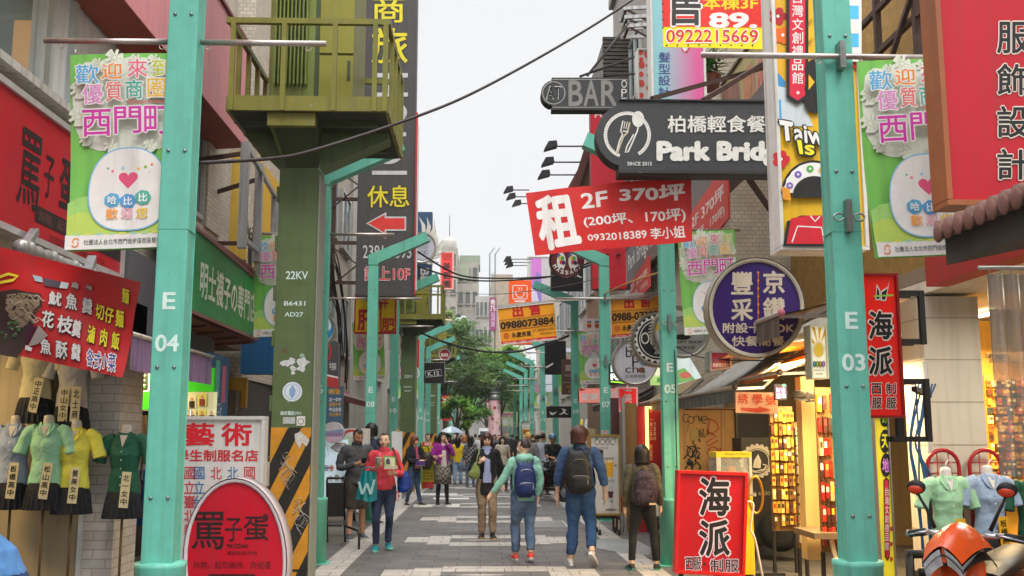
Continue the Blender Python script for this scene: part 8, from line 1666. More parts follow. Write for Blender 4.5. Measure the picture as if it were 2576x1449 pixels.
b = MB(); p0, p1 = hy(2010, 1330, 10.9), hy(2112, 1330, 10.9); b.box(p0.x, p1.x + .1, 10.4, 11.1, .60, .66, mat('6e5c44', .6, .15)); b.bar((p0.x + .2, 10.5, .6), (p0.x + .3, 10.45, .05), .04, .03, mat('c8b898'))
for k in range(3): b.box(p0.x + .05, p1.x, 10.35 - .25 * k + .3, 10.38 - .25 * k + .3, .06, .1, DARK)
tag(b.build('display_table'), 'low shop display table on dark castor frames in the lit alley', 'table')
for k in range(6):
 p = hy(1945 + 32 * k, 1385 + 5 * k, 11.3 - .25 * k); t_ = thing('castor_frame', ['first', 'second', 'third', 'fourth', 'fifth', 'sixth'][k] + ' black castor frame from the left under the souvenir racks', 'castor', (p.x, p.y, 0), group='castor frames under the racks'); o = ORG[t_.name]
 b = MB(); b.box(o.x - .2, o.x + .12, o.y - .02, o.y + .02, .1, .15, DARK); b.build('bar', t_)
 for dx in (-.17, .1): b = MB(); b.lathe([(.035, -.014), (.035, .014)], (o.x + dx, o.y, .04), mat('8a8478', .3, metal=.5), 12, (1, .3, 0)); b.build('wheel', t_)
# shelves seen between post E 03 and the yellow column
t_ = thing('lit_shelf', 'brightly lit shelves of jars between the post E 03 and the yellow column sign', 'shelf', (3.6, 9.9, 0)); p0, p1 = hy(2168, 1200, 9.9), hy(2216, 1200, 9.9)
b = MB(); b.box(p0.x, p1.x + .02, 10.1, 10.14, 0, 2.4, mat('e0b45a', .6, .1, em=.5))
for k in range(6): b.box(p0.x, p1.x + .02, 9.85, 10.1, .33 + .29 * k, .35 + .29 * k, mat('d8b070', .5))
b.build('shelf_board', t_)
b = MB()
for k in range(6): b.box(p0.x, p1.x + .02, 9.83, 9.85, .325 + .29 * k, .352 + .29 * k, mat('fff0cc', em=4))
b.build('light_strip', t_)
for k in range(6):
 for j in range(4):
  b = MB()
  xx = lerp(p0.x + .03, p1.x - .03, j / 3)
  if k % 2: b.lathe([(.028, 0), (.03, .09), (.018, .11), (.018, .14)], (xx, 9.92, .352 + .29 * k), mat(('d8902a', 'c87a1c', 'e0b85a')[j % 3], .25), 10)
  else: b.box(xx - .03, xx + .03, 9.9, 9.98, .352 + .29 * k, .352 + .29 * k + .07 + .05 * (j % 2), mat(('c86a24', 'e0c088', '8a4a24')[j % 3], .4))
  b.build('jar', t_)
p0, p1 = hy(2486, 1100, 10.8), hy(2640, 1100, 10.8); frack('wall of golden hanging goods inside the lit shop at the right edge', p0.x, p1.x, 10.8, .9, 2.25, 13, 14, ['b87a2c', 'd8a84a', '8a4a24', 'e0c890', '5a3a24', 'c8642a', '3a4a4a'], 'c08a3a')
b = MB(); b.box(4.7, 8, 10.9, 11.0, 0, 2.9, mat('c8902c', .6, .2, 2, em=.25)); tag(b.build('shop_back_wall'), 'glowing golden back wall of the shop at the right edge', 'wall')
sign('paper_price_sign', 'yellow hanging paper signs listing schools in the right shop', 'sign', PY(8.9), (2493, 778, 2560, 886), mat('e0a81c', .5, .08, em=.12), [('v', '喬治中學', 2504, 790, 2520, 870, '3a2a14', 0), ('v', '大從高中', 2530, 790, 2546, 870, '3a2a14', 0), ('r', 2524, 778, 2525.5, 886, '8a6412'), ('r', 2493, 872, 2560, 875, 'b8841a')], t=.01)
sign('gift_letter_board', 'dark board lettered GIFT SHOP below the yellow paper signs', 'sign', PY(9.5), (2488, 886, 2580, 912), mat('8a6a34', .6, .1), [('t', 'GIFT SHOP', 2478, 890, 2530, 902, BK, .03)], t=.03)
# warm lamps of the shops (not all at a tube mesh; one added to brighten the rack fronts)
def shop_lamp(name, loc, e, size, col=(1, .72, .36)):
 d = bpy.data.lights.new(name, 'AREA'); d.energy, d.size, d.color = e, size, col; d.shape = 'DISK'
 o = bpy.data.objects.new(name, d); COL.objects.link(o); o.location = loc; return o
shop_lamp('shop_light', (3.9, 11.6, 2.5), 260, 1.2); shop_lamp('shop_light', (3.5, 10.0, 2.35), 130, .8); shop_lamp('shop_light', (5.2, 9.9, 2.6), 170, 1.2); shop_lamp('shop_light', (3.55, 9.3, 2.35), 30, .5); shop_lamp('shop_light', (-5.6, 8.6, 2.7), 90, 1.0); shop_lamp('shop_light', (4.6, 7.4, 2.75), 50, 1.0, (1, .93, .8)); shop_lamp('shop_light', (-3.9, 11.2, 2.5), 45, .6); shop_lamp('shop_light', (-4.0, 22, 2.4), 120, 1.5); shop_lamp('shop_light', (-4.8, 7.6, 6.1), 30, .8)
b = MB()
for k in range(4):
 p = hy(2010 + 25 * k, 1000 + 4 * (k % 2), 10.9); t_ = thing('cap', ('dark', 'grey', 'brown', 'olive')[k] + ' baseball cap hanging under the lit shop ceiling', 'cap', p, group='caps hung in the lit shop')
 c = MB(); cm = mat(('2a2622', '4a4440', '5a4030', '4a4a34')[k], .8); c.add([p + V((.09 * sin(pi * i / 12) * cos(2 * pi * j / 16), .1 * sin(pi * i / 12) * sin(2 * pi * j / 16), .08 * cos(pi * i / 12))) for i in range(7) for j in range(16)], [(i * 16 + j, (i + 1) * 16 + j, (i + 1) * 16 + (j + 1) % 16, i * 16 + (j + 1) % 16) for i in range(6) for j in range(16)], cm, True); c.build('crown', t_)
 c = MB(); c.grid(lambda a, q: p + V((.08 * (2 * a - 1), -.09 - .08 * q * (1 - .5 * (2 * a - 1) ** 2), -.01 - .03 * q)), 8, 3, cm); c.build('brim', t_)
# press a penny machine
t_ = thing('penny_machine', 'yellow coin pressing machine with glass top and brass wheel behind the tailor board', 'machine', (2.9, 11.4, 0)); p0, p1 = hy(1803, 1200, 11.4), hy(1892, 1200, 11.4)
b = MB(); b.box(p0.x, p1.x, 11.4, 11.8, .12, 1.0, mat('d8b81c', .35, .1)); b.box(p0.x + .02, p1.x - .02, 11.42, 11.78, 0, .12, DARK); b.build('cabinet', t_)
b = MB(); b.box(p0.x + .005, p1.x - .005, 11.405, 11.795, 1.002, 1.40, mat('b9c0c0', .05, .1, alpha=.3, kind='glass')); b.build('glass_case', t_)
b = MB(); b.box(p0.x, p1.x, 11.39, 11.8, 1.402, 1.46, mat('c9a81a', .4)); b.box(p0.x, p0.x + .05, 11.39, 11.41, 1.0, 1.402, SILV); b.box(p1.x - .03, p1.x, 11.39, 11.41, 1.0, 1.402, SILV); marks(b, PY(11.39), [('t', 'Press A Penny', 1824, 1139, 1886, 1146, '4a6a2a', .02)]); b.build('header', t_)
b = MB(); c_ = hy(1901, 1245, 11.3); b.tube([c_ + V((.05 * cos(k * pi / 12) * 1.6, 0, .2 * sin(k * pi / 12))) for k in range(25)], .014, mat('b8862c', .25, metal=.7), 8, caps=False); b.bar(c_, c_ + V((-.15, .1, 0)), .03, .03, SILV); b.build('hand_wheel', t_)
b = MB(); b.tube([(p0.x + .2, 11.55, 1.02), (p0.x + .2, 11.55, 1.3)], .05, mat('c8782c', .3, metal=.5), 12); b.build('press', t_)
b = MB(); p = hy(1894, 1290, 10.5); b.tube(bez([hy(1880, 1262, 10.4), hy(1895, 1270, 10.4), hy(1888, 1330, 10.4), hy(1900, 1360, 10.4), V((2.95, 10.5, .015)), V((3.3, 10.7, .012)), V((3.55, 10.5, .012))], 6), .011, mat('cfc8bc', .6), 6); tag(b.build('power_cord'), 'white power cord looped on the tailor board and across the alley floor', 'cord')
# ---- tiled eave, curtain at upper right
t_ = thing('tiled_eave', 'dark eave edged with round reddish roof tiles at the right edge', 'eave', (2.9, 4.6, 2.6))
b = MB(); b.prism([(2.52, 3.2, 2.56), (2.52, 5.3, 2.56), (2.52, 5.3, 2.72), (2.52, 3.2, 2.72)], (1.6, 0, .35), mat('3b3630', .8, .3, 5, kind='chip', h2='7d6a2a')); b.build('fascia', t_)
b = MB()
for k in range(18):
 yy = 5.26 - .115 * k; b.tube([(2.47, yy, 2.745), (4.1, yy, 3.1)], .052, mat('7d5c52', .7, .35, 8, kind='chip', h2='4a4038'), 12); b.ball((2.468, yy, 2.735), (.02, .05, .058), mat('805a50', .7, .35, 8), 12, 8)
 b.tube([(2.5, yy - .0575, 2.725), (4.1, yy - .0575, 3.07)], .02, mat('5c4a40', .7), 6)
b.build('tile', t_)
t_ = thing('plastic_curtain', 'grey translucent plastic curtain hanging from a rail at the right edge', 'curtain', (3.4, 6.2, 1.4))
b = MB(); b.grid(lambda a, q: V((lerp(3.2, 3.75, a), 6.2 + .035 * sin(a * 34) * (.6 + .4 * q), lerp(2.66, 1.40, q))), 60, 10, mat('a49c92', .25, .15, 4, alpha=.8, spec=.8)); b.build('sheet', t_)
b = MB(); b.tube([(3.15, 6.2, 2.70), (3.9, 6.2, 2.70)], .014, SILV, 8)
for k in range(8): b.tube([(3.22 + .07 * k, 6.2, 2.70), (3.22 + .07 * k, 6.2, 2.65)], .004, SILV, 5)
b.build('rail', t_)
# ---- pipes on the left, posts of a missing sign
b = MB()
for x, y, z1 in ((-2.98, 12.4, 5.3), (-3.02, 13.4, 5.3), (-3.0, 14.4, 5.1)): b.box(x - .05, x + .05, y - .05, y + .05, 3.95, z1, STEEL)
b.bar((-2.98, 12.4, 5.28), (-3.0, 14.4, 5.08), .05, .06, STEEL); b.bar((-3.0, 12.4, 4.1), (-3.0, 14.4, 4.1), .05, .06, STEEL); b.bar((-3.6, 12.5, 5.1), (-2.98, 12.5, 5.2), .05, .05, RUST); b.bar((-3.6, 13.4, 4.2), (-3.0, 13.4, 4.2), .05, .05, RUST); b.bar((-3.6, 13.4, 4.9), (-3.0, 13.4, 5.1), .05, .05, RUST)
tag(b.build('sign_scaffold'), 'bare grey steel sign frame with rust marks above the green sock shop sign', 'frame')
b = MB()
for k in range(7): b.tube(bez([(-3.5, 14.3 + .1 * k, 5.2 - .3 * (k % 3)), (-3.4, 14.5, 4.6), (-3.45, 14.8 + .05 * k, 4.2 + .1 * k), (-3.5, 15.2, 4.0)], 5), .012, DARK if k % 2 else mat('8a8880'), 5)
tag(b.build('cable_bundle'), 'tangle of cables in the gap above the green sock shop sign', 'cable')
b = MB()
for k in range(10):
 r_ = random.Random(k); y0 = 20 + r_.random() * 2; b.tube(bez([(-3.5, y0, 6.5 - .3 * k), (-3.3, y0 + 1, 5.2 + r_.uniform(-.5, .5)), (-3.2, y0 + 2.2, 4.2 + r_.uniform(-.4, .4)), (-3.3, y0 + 3, 3.0 + r_.uniform(-.3, .5))], 6), .014, DARK, 5)
tag(b.build('cable_bundle'), 'dark tangle of cables beside the tall hotel sign', 'cable')
b = MB()
for k in range(7):
 r_ = random.Random(30 + k); b.tube(bez([(3.86 + .03 * k, 8.85, 2.1), (3.82 + r_.uniform(-.05, .1), 8.83, 1.6), (3.88 + r_.uniform(-.1, .08), 8.83, 1.2), (3.86 + r_.uniform(-.04, .06), 8.83, .3)], 6), .009, mat('2f5a84', .4), 6)
b.tube([(3.97, 8.88, .1), (3.97, 8.88, 2.3)], .025, mat('b8b4ae'), 8)
tag(b.build('cable_bundle'), 'hanging blue cables between the yellow column sign and the cream pier', 'cable')
# ---- wires
def wire(label, pts, r=.012, c='1e1c1c', sub=8):
 b = MB(); b.tube(bez([hy(*p) for p in pts], sub), r, mat(c, .6), 6); tag(b.build('overhead_cable'), label, 'cable', 'overhead cables')
wire('thick cable rising across the sky from the post E 04 to the upper right', ((500, 410, 7.0), (690, 398, 8), (800, 375, 8.4), (1000, 310, 9.5), (1160, 248, 10.5), (1320, 165, 11.5), (1480, 72, 12.5), (1600, -6, 13.5)), .016, '2a2220')
wire('sagging cable from the hotel sign across to the massage sign, upper one', ((1046, 630, 22), (1150, 690, 25), (1250, 700, 26), (1400, 694, 25), (1470, 672, 23.6), (1560, 640, 21)), .022)
wire('sagging cable from the hotel sign across to the massage sign, lower one', ((1046, 668, 22), (1120, 692, 24), (1200, 706, 26), (1300, 704, 26), (1400, 692, 25), (1530, 640, 21)), .022)
wire('thin wire tied around the post marked E 10 running over the street', ((1000, 720, 20), (1100, 733, 24), (1250, 740, 24), (1400, 722, 21), (1508, 700, 19.9)), .008, '5a544e')
wire('yellow rope tied between the posts marked E 07 and E 05', ((1520, 740, 19.9), (1560, 720, 18), (1620, 698, 15), (1676, 680, 13.2)), .012, 'b8842a')
wire('bundle of dark cables crossing low before the trees', ((1060, 838, 29), (1120, 862, 32), (1200, 882, 34), (1290, 886, 32), (1380, 862, 27), (1430, 845, 25)), .03)
wire('second dark cable crossing low before the trees', ((1090, 850, 29), (1160, 872, 32), (1230, 884, 34), (1320, 880, 32), (1420, 850, 26)), .022)
wire('thin wire low over the pink column', ((1060, 950, 38), (1180, 970, 48), (1260, 976, 48), (1330, 970, 45), (1400, 966, 40)), .012, '4a4a4a')
wire('black wire hanging down the face of the post marked E 05', ((1697, 880, 13.06), (1699, 960, 13.06), (1700, 1060, 13.06), (1703, 1200, 13.06), (1701, 1340, 13.06)), .007)
wire('wire drooping from the post E 05 over the small reddish sign', ((1700, 872, 13), (1760, 898, 12.4), (1840, 906, 11.6), (1960, 905, 10.4), (2030, 890, 9.3)), .008)
# ---- floodlights on arms
def flood(label, ul, ur, v, Y, tilt=0):
 a, c = hy(ul, v, Y), hy(ur, v + tilt, Y); t = thing('floodlight', label, 'floodlight', c, group='floodlights on arms over the right signs'); dk = mat('26262a', .5, .15)
 b = MB(); b.tube([a, c], .02, dk, 6); b.build('arm', t)
 b = MB(); b.prism([a + V((-.32, -.12, -.12)), a + V((.02, -.12, -.02)), a + V((.0, -.12, .12)), a + V((-.2, -.12, .1))], (0, .26, 0), dk); b.build('lamp', t, bevel=.02)
for i, q in enumerate(((1400, 1475, 368, 24), (1392, 1462, 408, 25), (1382, 1452, 440, 26), (1290, 1332, 478, 33), (1296, 1332, 495, 34), (1310, 1334, 512, 35), (1285, 1338, 652, 42), (1287, 1334, 660, 43), (1290, 1332, 668, 44))):
 flood(('highest', 'second highest', 'third highest', 'fourth', 'fifth', 'sixth', 'seventh', 'eighth', 'lowest')[i] + ' floodlight on a thin arm reaching out from the right buildings', *q)
# ---- bits
t_ = thing('gable_roof', 'steep wood clad gable with red roof edge under the floodlights', 'roof', (2.9, 28, 6))
b = MB(); P = PY(27.5)
b.prism([P.hit(1478, 372), P.hit(1487, 372), P.hit(1487, 510), P.hit(1440, 510)], (0, 3, 0), mat('7c5c40', .7, .2, 4)); b.build('wall', t_)
b = MB(); b.bar(P.hit(1486, 350, .1), P.hit(1438, 505, .1), .2, .25, mat('5c2e26', .6)); b.bar(P.hit(1462, 430, .1), P.hit(1424, 500, .1), .12, .2, mat('6a3228', .6)); b.build('roof_edge', t_)
t_ = thing('louvre_block', 'dark rooftop block with horizontal louvres behind the bar sign', 'building', (4.2, 24, 10)); b = MB(); P = PY(24)
a, c = P.hit(1522, 250), P.hit(1600, 95); b.box(a.x, c.x + 2, 24, 27, a.z - 3, c.z, mat('6a635c', .7, .2, kind='streak')); b.build('wall', t_)
b = MB()
for k in range(16): z = lerp(a.z, c.z, k / 16); b.box(a.x - .05, c.x, 23.88, 23.99, z, z + .07, mat('4e4842', .6))
b.build('louvre', t_)
for k in range(3):
 p = hy(1575 + 3 * k, 22 + 22 * k, 16.2); t_ = thing('air_conditioner_bracket', ('upper', 'middle', 'lower')[k] + ' rusty bracket jutting from the tiled building beside the bar sign stay', 'bracket', p, group='brackets on the tiled building'); b = MB()
 b.bar(p + V((-.05, 0, 0)), p + V((.35, 0, .03)), .05, .06, STEEL); b.bar(p + V((-.05, .5, 0)), p + V((.35, .5, .03)), .05, .06, STEEL); b.bar(p + V((0, 0, -.01)), p + V((.35, 0, -.2)), .03, .03, RUST); b.bar(p, p + V((0, .5, 0)), .04, .04, RUST); b.build('arm', t_)
b = MB()
for q0, q1 in (((1478, 190, 13.3), (1580, 60, 15.5)), ((1460, 192, 13.3), (1605, 140, 15.5)), ((1520, 192, 13.3), (1600, 185, 15))): b.tube([hy(*q0), hy(*q1)], .018, DARK, 6)
tag(b.build('stay_rod'), 'thin stay rods holding up the small black bar sign', 'rod')
b = MB(); p = hz(1572, 1288); b.lathe([(.12, 0), (.15, .3), (.155, .31), (.14, .31), (.12, .05)], (p.x, p.y, 0), mat('d32a24', .4, .05), 20); tag(b.build('red_bucket'), 'red plastic bucket beside the drinks menu board', 'bucket')
t_ = thing('paper_bag', 'white paper carrier bag standing behind the uniform board', 'bag', (-2.4, 11.6, .9)); b = MB(); p0, p1 = hy(664, 1200, 11.6), hy(700, 1162, 11.6); b.box(p0.x, p1.x, 11.6, 11.68, p0.z - .1, p1.z, mat('cfcac4', .6)); b.build('sack', t_)
b = MB(); b.tube([(p0.x + .02, 11.64, p1.z), (p0.x + .04, 11.63, p1.z + .06), (p1.x - .04, 11.63, p1.z + .06), (p1.x - .02, 11.64, p1.z)], .004, mat('b8b0a0'), 6); b.build('handle', t_)
b = MB(); b.box(p0.x - .4, p1.x, 11.5, 11.9, 0, p0.z - .102, mat('4a4038', .7, .2)); tag(b.build('crate_table'), 'dark crate table carrying the white paper bag', 'table')
for u, c, lab in ((1478, 'cdc9c4', 'white folded parasol leaning beside the man in denim'), (1466, 'd8b81c', 'yellow folded parasol behind the white one')):
 p = hy(u - 16, 1185, 23); q = hy(u - 2, 1055, 23.5); b = MB(); b.tube([p, lerp(p, q, .12), lerp(p, q, .5), q], [.05, .11, .09, .02], mat(c, .7, .15, 8, kind='cloth'), 10); b.tube([V((p.x, p.y, 0)), p], .02, DARK, 6); tag(b.build('folded_parasol'), lab, 'parasol', 'folded parasols')
sign('menu_poster', 'cream poster board with red writing behind the white folded parasol', 'poster', PY(24.5), ((1462, 1072), (1498, 1080), (1492, 1190), (1456, 1188)), mat('d8c49a', .5, .1), [('t', '經典', 1466, 1084, 1484, 1096, '6a5a3a', 0), ('t', '三', 1466, 1104, 1482, 1118, 'c83a2a', .02), ('c', 1480, 1140, 8, 8, 'd8a0a0')], t=.04)
b = MB()
for k in range(3): p = hy(300 + 22 * k, 1140 + 30 * k, 10.4)
t_ = thing('clothes_rail', 'rail of clothes and a lace top behind the post marked E 04', 'clothes rail', (-3.2, 10.6, 0)); b = MB()
p0, p1 = hy(330, 1000, 10.5), hy(480, 1000, 10.5); b.tube([(p0.x, 10.5, 0), (p0.x, 10.5, 1.9), (p1.x, 10.5, 1.9), (p1.x, 10.5, 0)], .015, SILV, 8); b.build('rail', t_)
for k, (c, z0, z1, w) in enumerate((('c2a98a', .95, 1.85, .16), ('1c4a8c', .75, 1.3, .18), ('8a8a8c', 1.2, 1.85, .15), ('3a2a34', 1.0, 1.85, .15), ('2f6a4a', 1.1, 1.85, .14), ('c8503a', 1.2, 1.85, .12))):
 b = MB(); xx = lerp(p0.x + .1, p1.x - .05, k / 5.); b.grid(lambda a, q: V((xx + (2 * a - 1) * w * (.6 + .4 * q), 10.45 + .03 * sin(a * 18 + k) - .02 * k % .03, lerp(z1, z0, q))), 16, 6, mat(c, .8, .2, 8, kind='cloth')); b.build('garment', t_)
# ================================================================== TREES, FAR TOWERS, PINK COLUMN
def tree(label, x, y, h, crown, lf, n, seed, trunk_h=None, cs='33562a'):
 """tapered trunk with limbs; crown of leaf-sized faces in clumps with gaps"""
 r_ = random.Random(seed); t = thing('street_tree', label, 'tree', (x, y, 0), group='street trees')
 tk = mat('4a3d33', .9, .3, 6, bump=.4); T = MB(); th = trunk_h or h * .45
 T.tube([(x, y, 0), (x + .06, y, th * .4), (x - .05, y + .05, th * .8), (x + .05, y, h * .8)], [.17, .14, .11, .04], tk, 10)
 cl = []
 for cx, cz, rad in crown:
  for _ in range(max(3, int(rad * 7))):
   d = V((r_.gauss(0, 1), r_.gauss(0, 1), r_.gauss(0, .8))).normalized() * rad * r_.uniform(.45, 1)
   cl.append((V((x + cx + d.x, y + d.y, cz + d.z * .8)), rad * r_.uniform(.22, .42)))
  p = V((x, y, th * .75)); q = V((x + cx, y + r_.uniform(-.5, .5), cz)); T.tube([p, lerp(p, q, .5) + V((0, 0, .25)), q], [.075, .05, .02], tk, 7)
 T.build('trunk', t)
 L = MB(); ms = [mat(c, .55, .25, 9, kind='leaf') for c in (lf if isinstance(lf, tuple) else (lf,))]
 vs, fs, mi = [], [], []
 for k in range(n):
  c, rad = r_.choice(cl); d = V((r_.gauss(0, .5), r_.gauss(0, .5), r_.gauss(0, .38))) * rad * 1.25; p = c + d
  s = r_.uniform(.07, .16); a = V((r_.gauss(0, 1), r_.gauss(0, 1), r_.gauss(0, .5))).normalized(); b = a.cross(V((r_.gauss(0, .6), r_.gauss(0, .6), 1))).normalized()
  o = len(vs); vs += [p - a * s, p + b * s * .45, p + a * s, p - b * s * .45]; fs.append((o, o + 1, o + 2, o + 3)); mi.append(int((hash((c.x, seed)) % 97) / 97 * len(ms)))
 for i, m in enumerate(ms):
  ids = [k for k in range(len(fs)) if mi[k] == i]
  sub = [vs[j] for k in ids for j in fs[k]]; L.add(sub, [(4 * q, 4 * q + 1, 4 * q + 2, 4 * q + 3) for q in range(len(ids))], m)
 L.build('crown', t)
 return t
G1 = ('6a8650', '7a9858', '567242', '8ea662'); G2 = ('6c9a3a', '82ae42', '547c32', '98bc52'); G3 = ('5c8048', '6e9450', '4a6e3e')
tree('tall grey green tree behind the second transformer pillar', -2.2, 62, 9.2, [(.2, 8.1, 1.3), (-.6, 7.2, 1.6), (1.0, 6.9, 1.5), (.2, 5.6, 1.7), (1.6, 5.4, 1.3), (-1, 5.6, 1.4)], G1, 15000, 1)
tree('bushy dark green tree low over the left crowd', -.9, 66, 7.0, [(.2, 5.9, 1.5), (1.2, 5.2, 1.4), (-.9, 5.0, 1.5), (.4, 4.3, 1.5), (1.7, 4.4, 1.1)], G3, 11000, 2)
tree('bright green tree with a leaning trunk right of centre', 1.35, 70, 8.4, [(-.5, 7.2, 1.4), (.5, 6.6, 1.5), (-.9, 6.0, 1.2), (1.2, 5.8, 1.2), (.2, 5.2, 1.3)], G2, 14000, 3)
tree('dark tree behind the right posts beside the pink column', 3.0, 82, 7.6, [(-.8, 5.6, 1.4), (.4, 5.4, 1.7), (-.6, 4.4, 1.5), (.8, 4.2, 1.4)], G3, 6000, 4)
tree('young tree with low light branches among the left posts', -1.3, 56, 4.4, [(.3, 3.3, .8), (-.5, 3.0, .7), (.9, 2.9, .7), (.1, 2.6, .7)], G2, 3500, 5, 2.2)
tree('second far tree along the left side of the street', -3.6, 80, 8.0, [(0, 6.6, 1.8), (.9, 5.4, 1.6), (-.9, 5.4, 1.6), (.3, 4.4, 1.6)], G1, 6000, 6)
tree('farthest dark tree closing the view down the street', .6, 100, 7.4, [(-1, 5.2, 1.8), (.8, 5.4, 1.8), (0, 4.0, 1.8), (-1.8, 4.0, 1.5), (1.9, 4.0, 1.5)], G3, 6000, 7)
# pink advertising column with a ring on top
p = hy(1244, 1094, 66); t = thing('advert_column', 'round pink advertising column topped by a grey metal ring', 'column', (p.x, 66, 0)); x = p.x
b = MB(); b.lathe([(.42, 0), (.42, .3), (.40, .32), (.40, 3.9)], (x, 66, 0), mat('dfb0b4', .45, .1, 2), 28); b.build('drum', t)
b = MB(); mt = mat('a9aaa8', .4, .1, metal=.4); b.lathe([(.42, 3.9), (.42, 4.25), (.3, 4.27), (.3, 4.3), (.46, 4.32), (.46, 4.42), (.14, 4.45), (.14, 5.1)], (x, 66, 0), mt, 24)
b.tube([(x + .72 * cos(k * pi / 14), 66 + .72 * sin(k * pi / 14), 5.1) for k in range(29)], .045, mt, 8, caps=False)
for k in range(4): a = k * pi / 2 + .6; b.tube([(x + .2 * cos(a), 66 + .2 * sin(a), 4.4), (x + .72 * cos(a), 66 + .72 * sin(a), 5.08)], .05, mt, 8); b.tube([(x, 66, 5.1), (x + .72 * cos(a), 66 + .72 * sin(a), 5.1)], .015, mt, 6)
b.build('top_ring', t)
b = MB(); r_ = random.Random(2)
for k in range(26):
 a = -pi / 2 + r_.uniform(-1.2, 1.2); z = r_.uniform(.7, 3.7); w, h_ = r_.uniform(.1, .25), r_.uniform(.1, .35); c = r_.choice(('8fc0b8', 'e8d8d4', 'c84a5a', 'e6c0c4', 'b8d0a0', '5a8aa0', 'f0e6e2'))
 b.grid(lambda q, v_: V((x + (.403 + .0006 * k) * cos(a + (q - .5) * w * 2), 66 + (.403 + .0006 * k) * sin(a + (q - .5) * w * 2), z + (v_ - .5) * h_)), 5, 1, mat(c, .5))
b.build('printed_picture', t)
# far towers
def tower(label, u0, u1, vt, Y, m, dep=14, rows=0, cols=0, wc='5a605f', extra=None, side=None):
 a, c = hy(u0, vt, Y), hy(u1, vt, Y); t = thing('far_building', label, 'building', ((a.x + c.x) / 2, Y, 0)); b = MB(); b.box(a.x, c.x, Y, Y + dep, 0, a.z, m); b.build('wall', t)
 if rows:
  w = (c.x - a.x) / cols; z0 = 5.0; h_ = (a.z - z0) / rows
  for i in range(rows):
   for j in range(cols):
    f = MB(); f.box(a.x + w * (j + .2), a.x + w * (j + .8), Y - .06, Y - .001, z0 + h_ * (i + .3), z0 + h_ * (i + .78), mat(wc, .2, .3, 1)); f.box(a.x + w * (j + .15), a.x + w * (j + .85), Y - .2, Y - .002, z0 + h_ * (i + .22), z0 + h_ * (i + .295), CONC2); f.build('window', t)
 if extra: extra(t, a, c)
 return t
def tank(t, a, c):
 b = MB(); x = lerp(a.x, c.x, .5); b.lathe([(.9, 0), (.95, .1), (.95, 1.0), (.8, 1.3), (.55, 1.35), (.55, 1.6), (.2, 1.7)], (x, 131, a.z + .02), mat('b9b6ac', .6, .15, 2), 20); b.build('water_tank', t)
 b = MB(); b.tube([(x, 131, a.z + 1.7), (x, 131, a.z + 4.6)], .05, mat('5a5a70')); b.build('antenna', t)
PALE = mat('a39d93', .8, .25, .5, kind='streak', h2='6f6a62')
tower('pale concrete tower with a water tank and antenna on its roof', 1109, 1151, 624, 130, PALE, 10, 6, 2, extra=tank)
def green(t, a, c):
 b = MB(); b.box(a.x + .2, a.x + 3.0, 134, 140, a.z, a.z + 1.3, mat('87937f', .6, .15, kind='corr')); b.box(a.x - .2, c.x - 1.2, 131.8, 132.2, a.z - 2.6, a.z - .3, mat('97a08a', .6, .15, 5, kind='corr')); b.build('green_shed', t)
tower('stepped pale building with green rooftop sheds next to the concrete tower', 1151, 1204, 660, 132, PALE, 16, 6, 3, extra=green)
tower('grey slab building with vertical fins below the green roofed one', 1140, 1196, 790, 118, mat('8f8c86', .8, .2, .6, kind='streak', h2='5a5752'), 8, 3, 6)
tower('grey building with a flat roof left of the tan far block', 1196, 1238, 745, 124, mat('a7a39c', .8, .2, .6, kind='streak', h2='6d6962'), 12, 4, 4)
tower('tan far block behind the purple cinema sign', 1236, 1290, 690, 180, mat('a29280', .8, .12, .6), 20, 3, 3, 'a89884')
tower('long low pale block closing the end of the street', 1030, 1240, 960, 150, mat('a7a39b', .8, .2, .6), 10, 2, 14)
tower('low pale shops closing the end of the street on the right', 1242, 1420, 930, 150, mat('a39c92', .8, .2, .6), 10, 2, 10)
tower('dark glazed shop block beyond the crossing at street end', 1150, 1330, 1015, 140, mat('6f6a68', .6, .3, .8), 6, 1, 12, '8a5a5a')
p = hy(1232, 640, 128); b = MB()
for dx in (0, .7): b.tube([(p.x + dx, 128, 12), (p.x + dx, 128, p.z), (p.x + dx + .6, 128, p.z + .9)], .09, mat('7f938f'), 6)
for k in range(9): b.bar((p.x, 128, 14 + k), (p.x + .7, 128, 14.5 + k), .06, .06, mat('7f938f'))
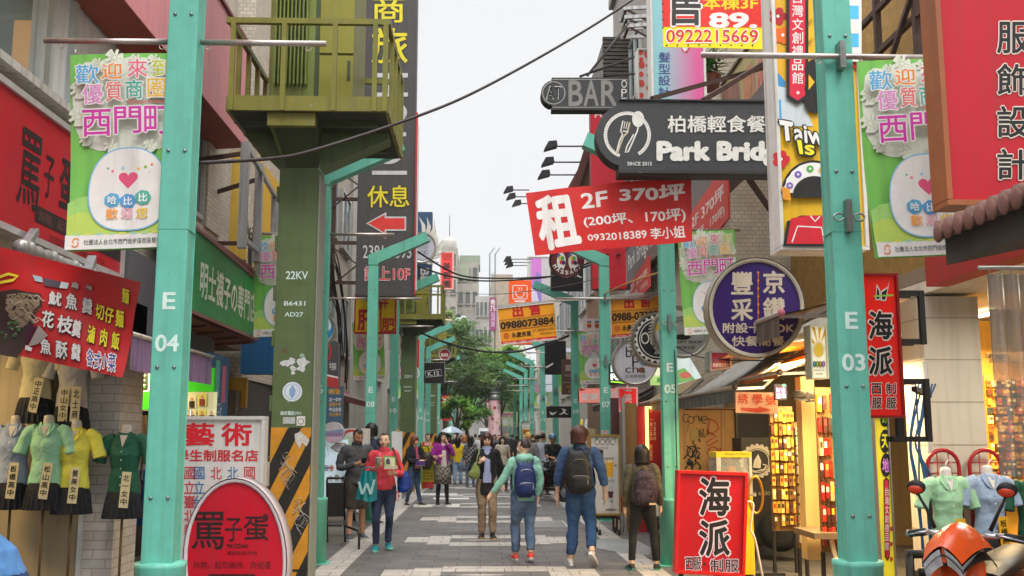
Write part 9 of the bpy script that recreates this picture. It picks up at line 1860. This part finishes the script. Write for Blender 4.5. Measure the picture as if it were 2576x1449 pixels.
tag(b.build('lattice_mast'), 'thin grey twin mast with hooked tops on the far roofs', 'mast')
b = MB(); p = hy(1205, 1094, 95); b.box(p.x, p.x + 1.7, 95, 99, .35, 2.3, mat('d4d6d6', .4, .08)); b.box(p.x + .1, p.x + 1.6, 94.98, 94.999, 1.3, 2.0, mat('3a4046', .1)); b.box(p.x + .05, p.x + .35, 95, 95.3, 0, .35, DARK); b.box(p.x + 1.35, p.x + 1.65, 95, 95.3, 0, .35, DARK); tag(b.build('delivery_van'), 'white van stopped at the far crossing beyond the crowd', 'van')
# potted fern on the balcony and a balcony rail
t = thing('balcony_plant', 'green fern on the balcony beside the hair salon sign', 'plant', hy(1788, 175, 13)); o = ORG[t.name]
b = MB(); r_ = random.Random(6)
for k in range(140):
 a = r_.uniform(0, 2 * pi); l = r_.uniform(.15, .42); d = V((cos(a), sin(a), r_.uniform(-.2, .9))).normalized(); s_ = d.cross(V((0, 0, 1))).normalized() * .018; q0 = o + V((r_.uniform(-.1, .1), r_.uniform(-.2, .2), r_.uniform(-.1, .2)))
 b.add([q0 - s_, q0 + s_, q0 + d * l + V((0, 0, -.1 * l))], [(0, 1, 2)], mat(r_.choice(('3f7a2c', '5a9a3a', '2f5f24'))))
b.build('foliage', t)
b = MB(); b.lathe([(.1, -.3), (.14, -.08), (.1, -.08)], o, mat('7a4a34'), 12); b.build('pot', t)
# ------------------------------------------------------------------ thin damp air over the whole street
hb = MB(); hb.box(-405, 405, -65, 905, -1, 46, 'c8ccd0')
hz_o = hb.build('haze'); hz_o['kind'] = 'stuff'
hm = bpy.data.materials.new('haze'); hm.use_nodes = True
hm.node_tree.nodes.clear()
ho = hm.node_tree.nodes.new('ShaderNodeOutputMaterial'); hv = hm.node_tree.nodes.new('ShaderNodeVolumePrincipled')
hv.inputs['Color'].default_value = (.9, .92, .95, 1); hv.inputs['Density'].default_value = .0005; hv.inputs['Anisotropy'].default_value = .2
hm.node_tree.links.new(hv.outputs[0], ho.inputs['Volume'])
hz_o.data.materials.clear(); hz_o.data.materials.append(hm)
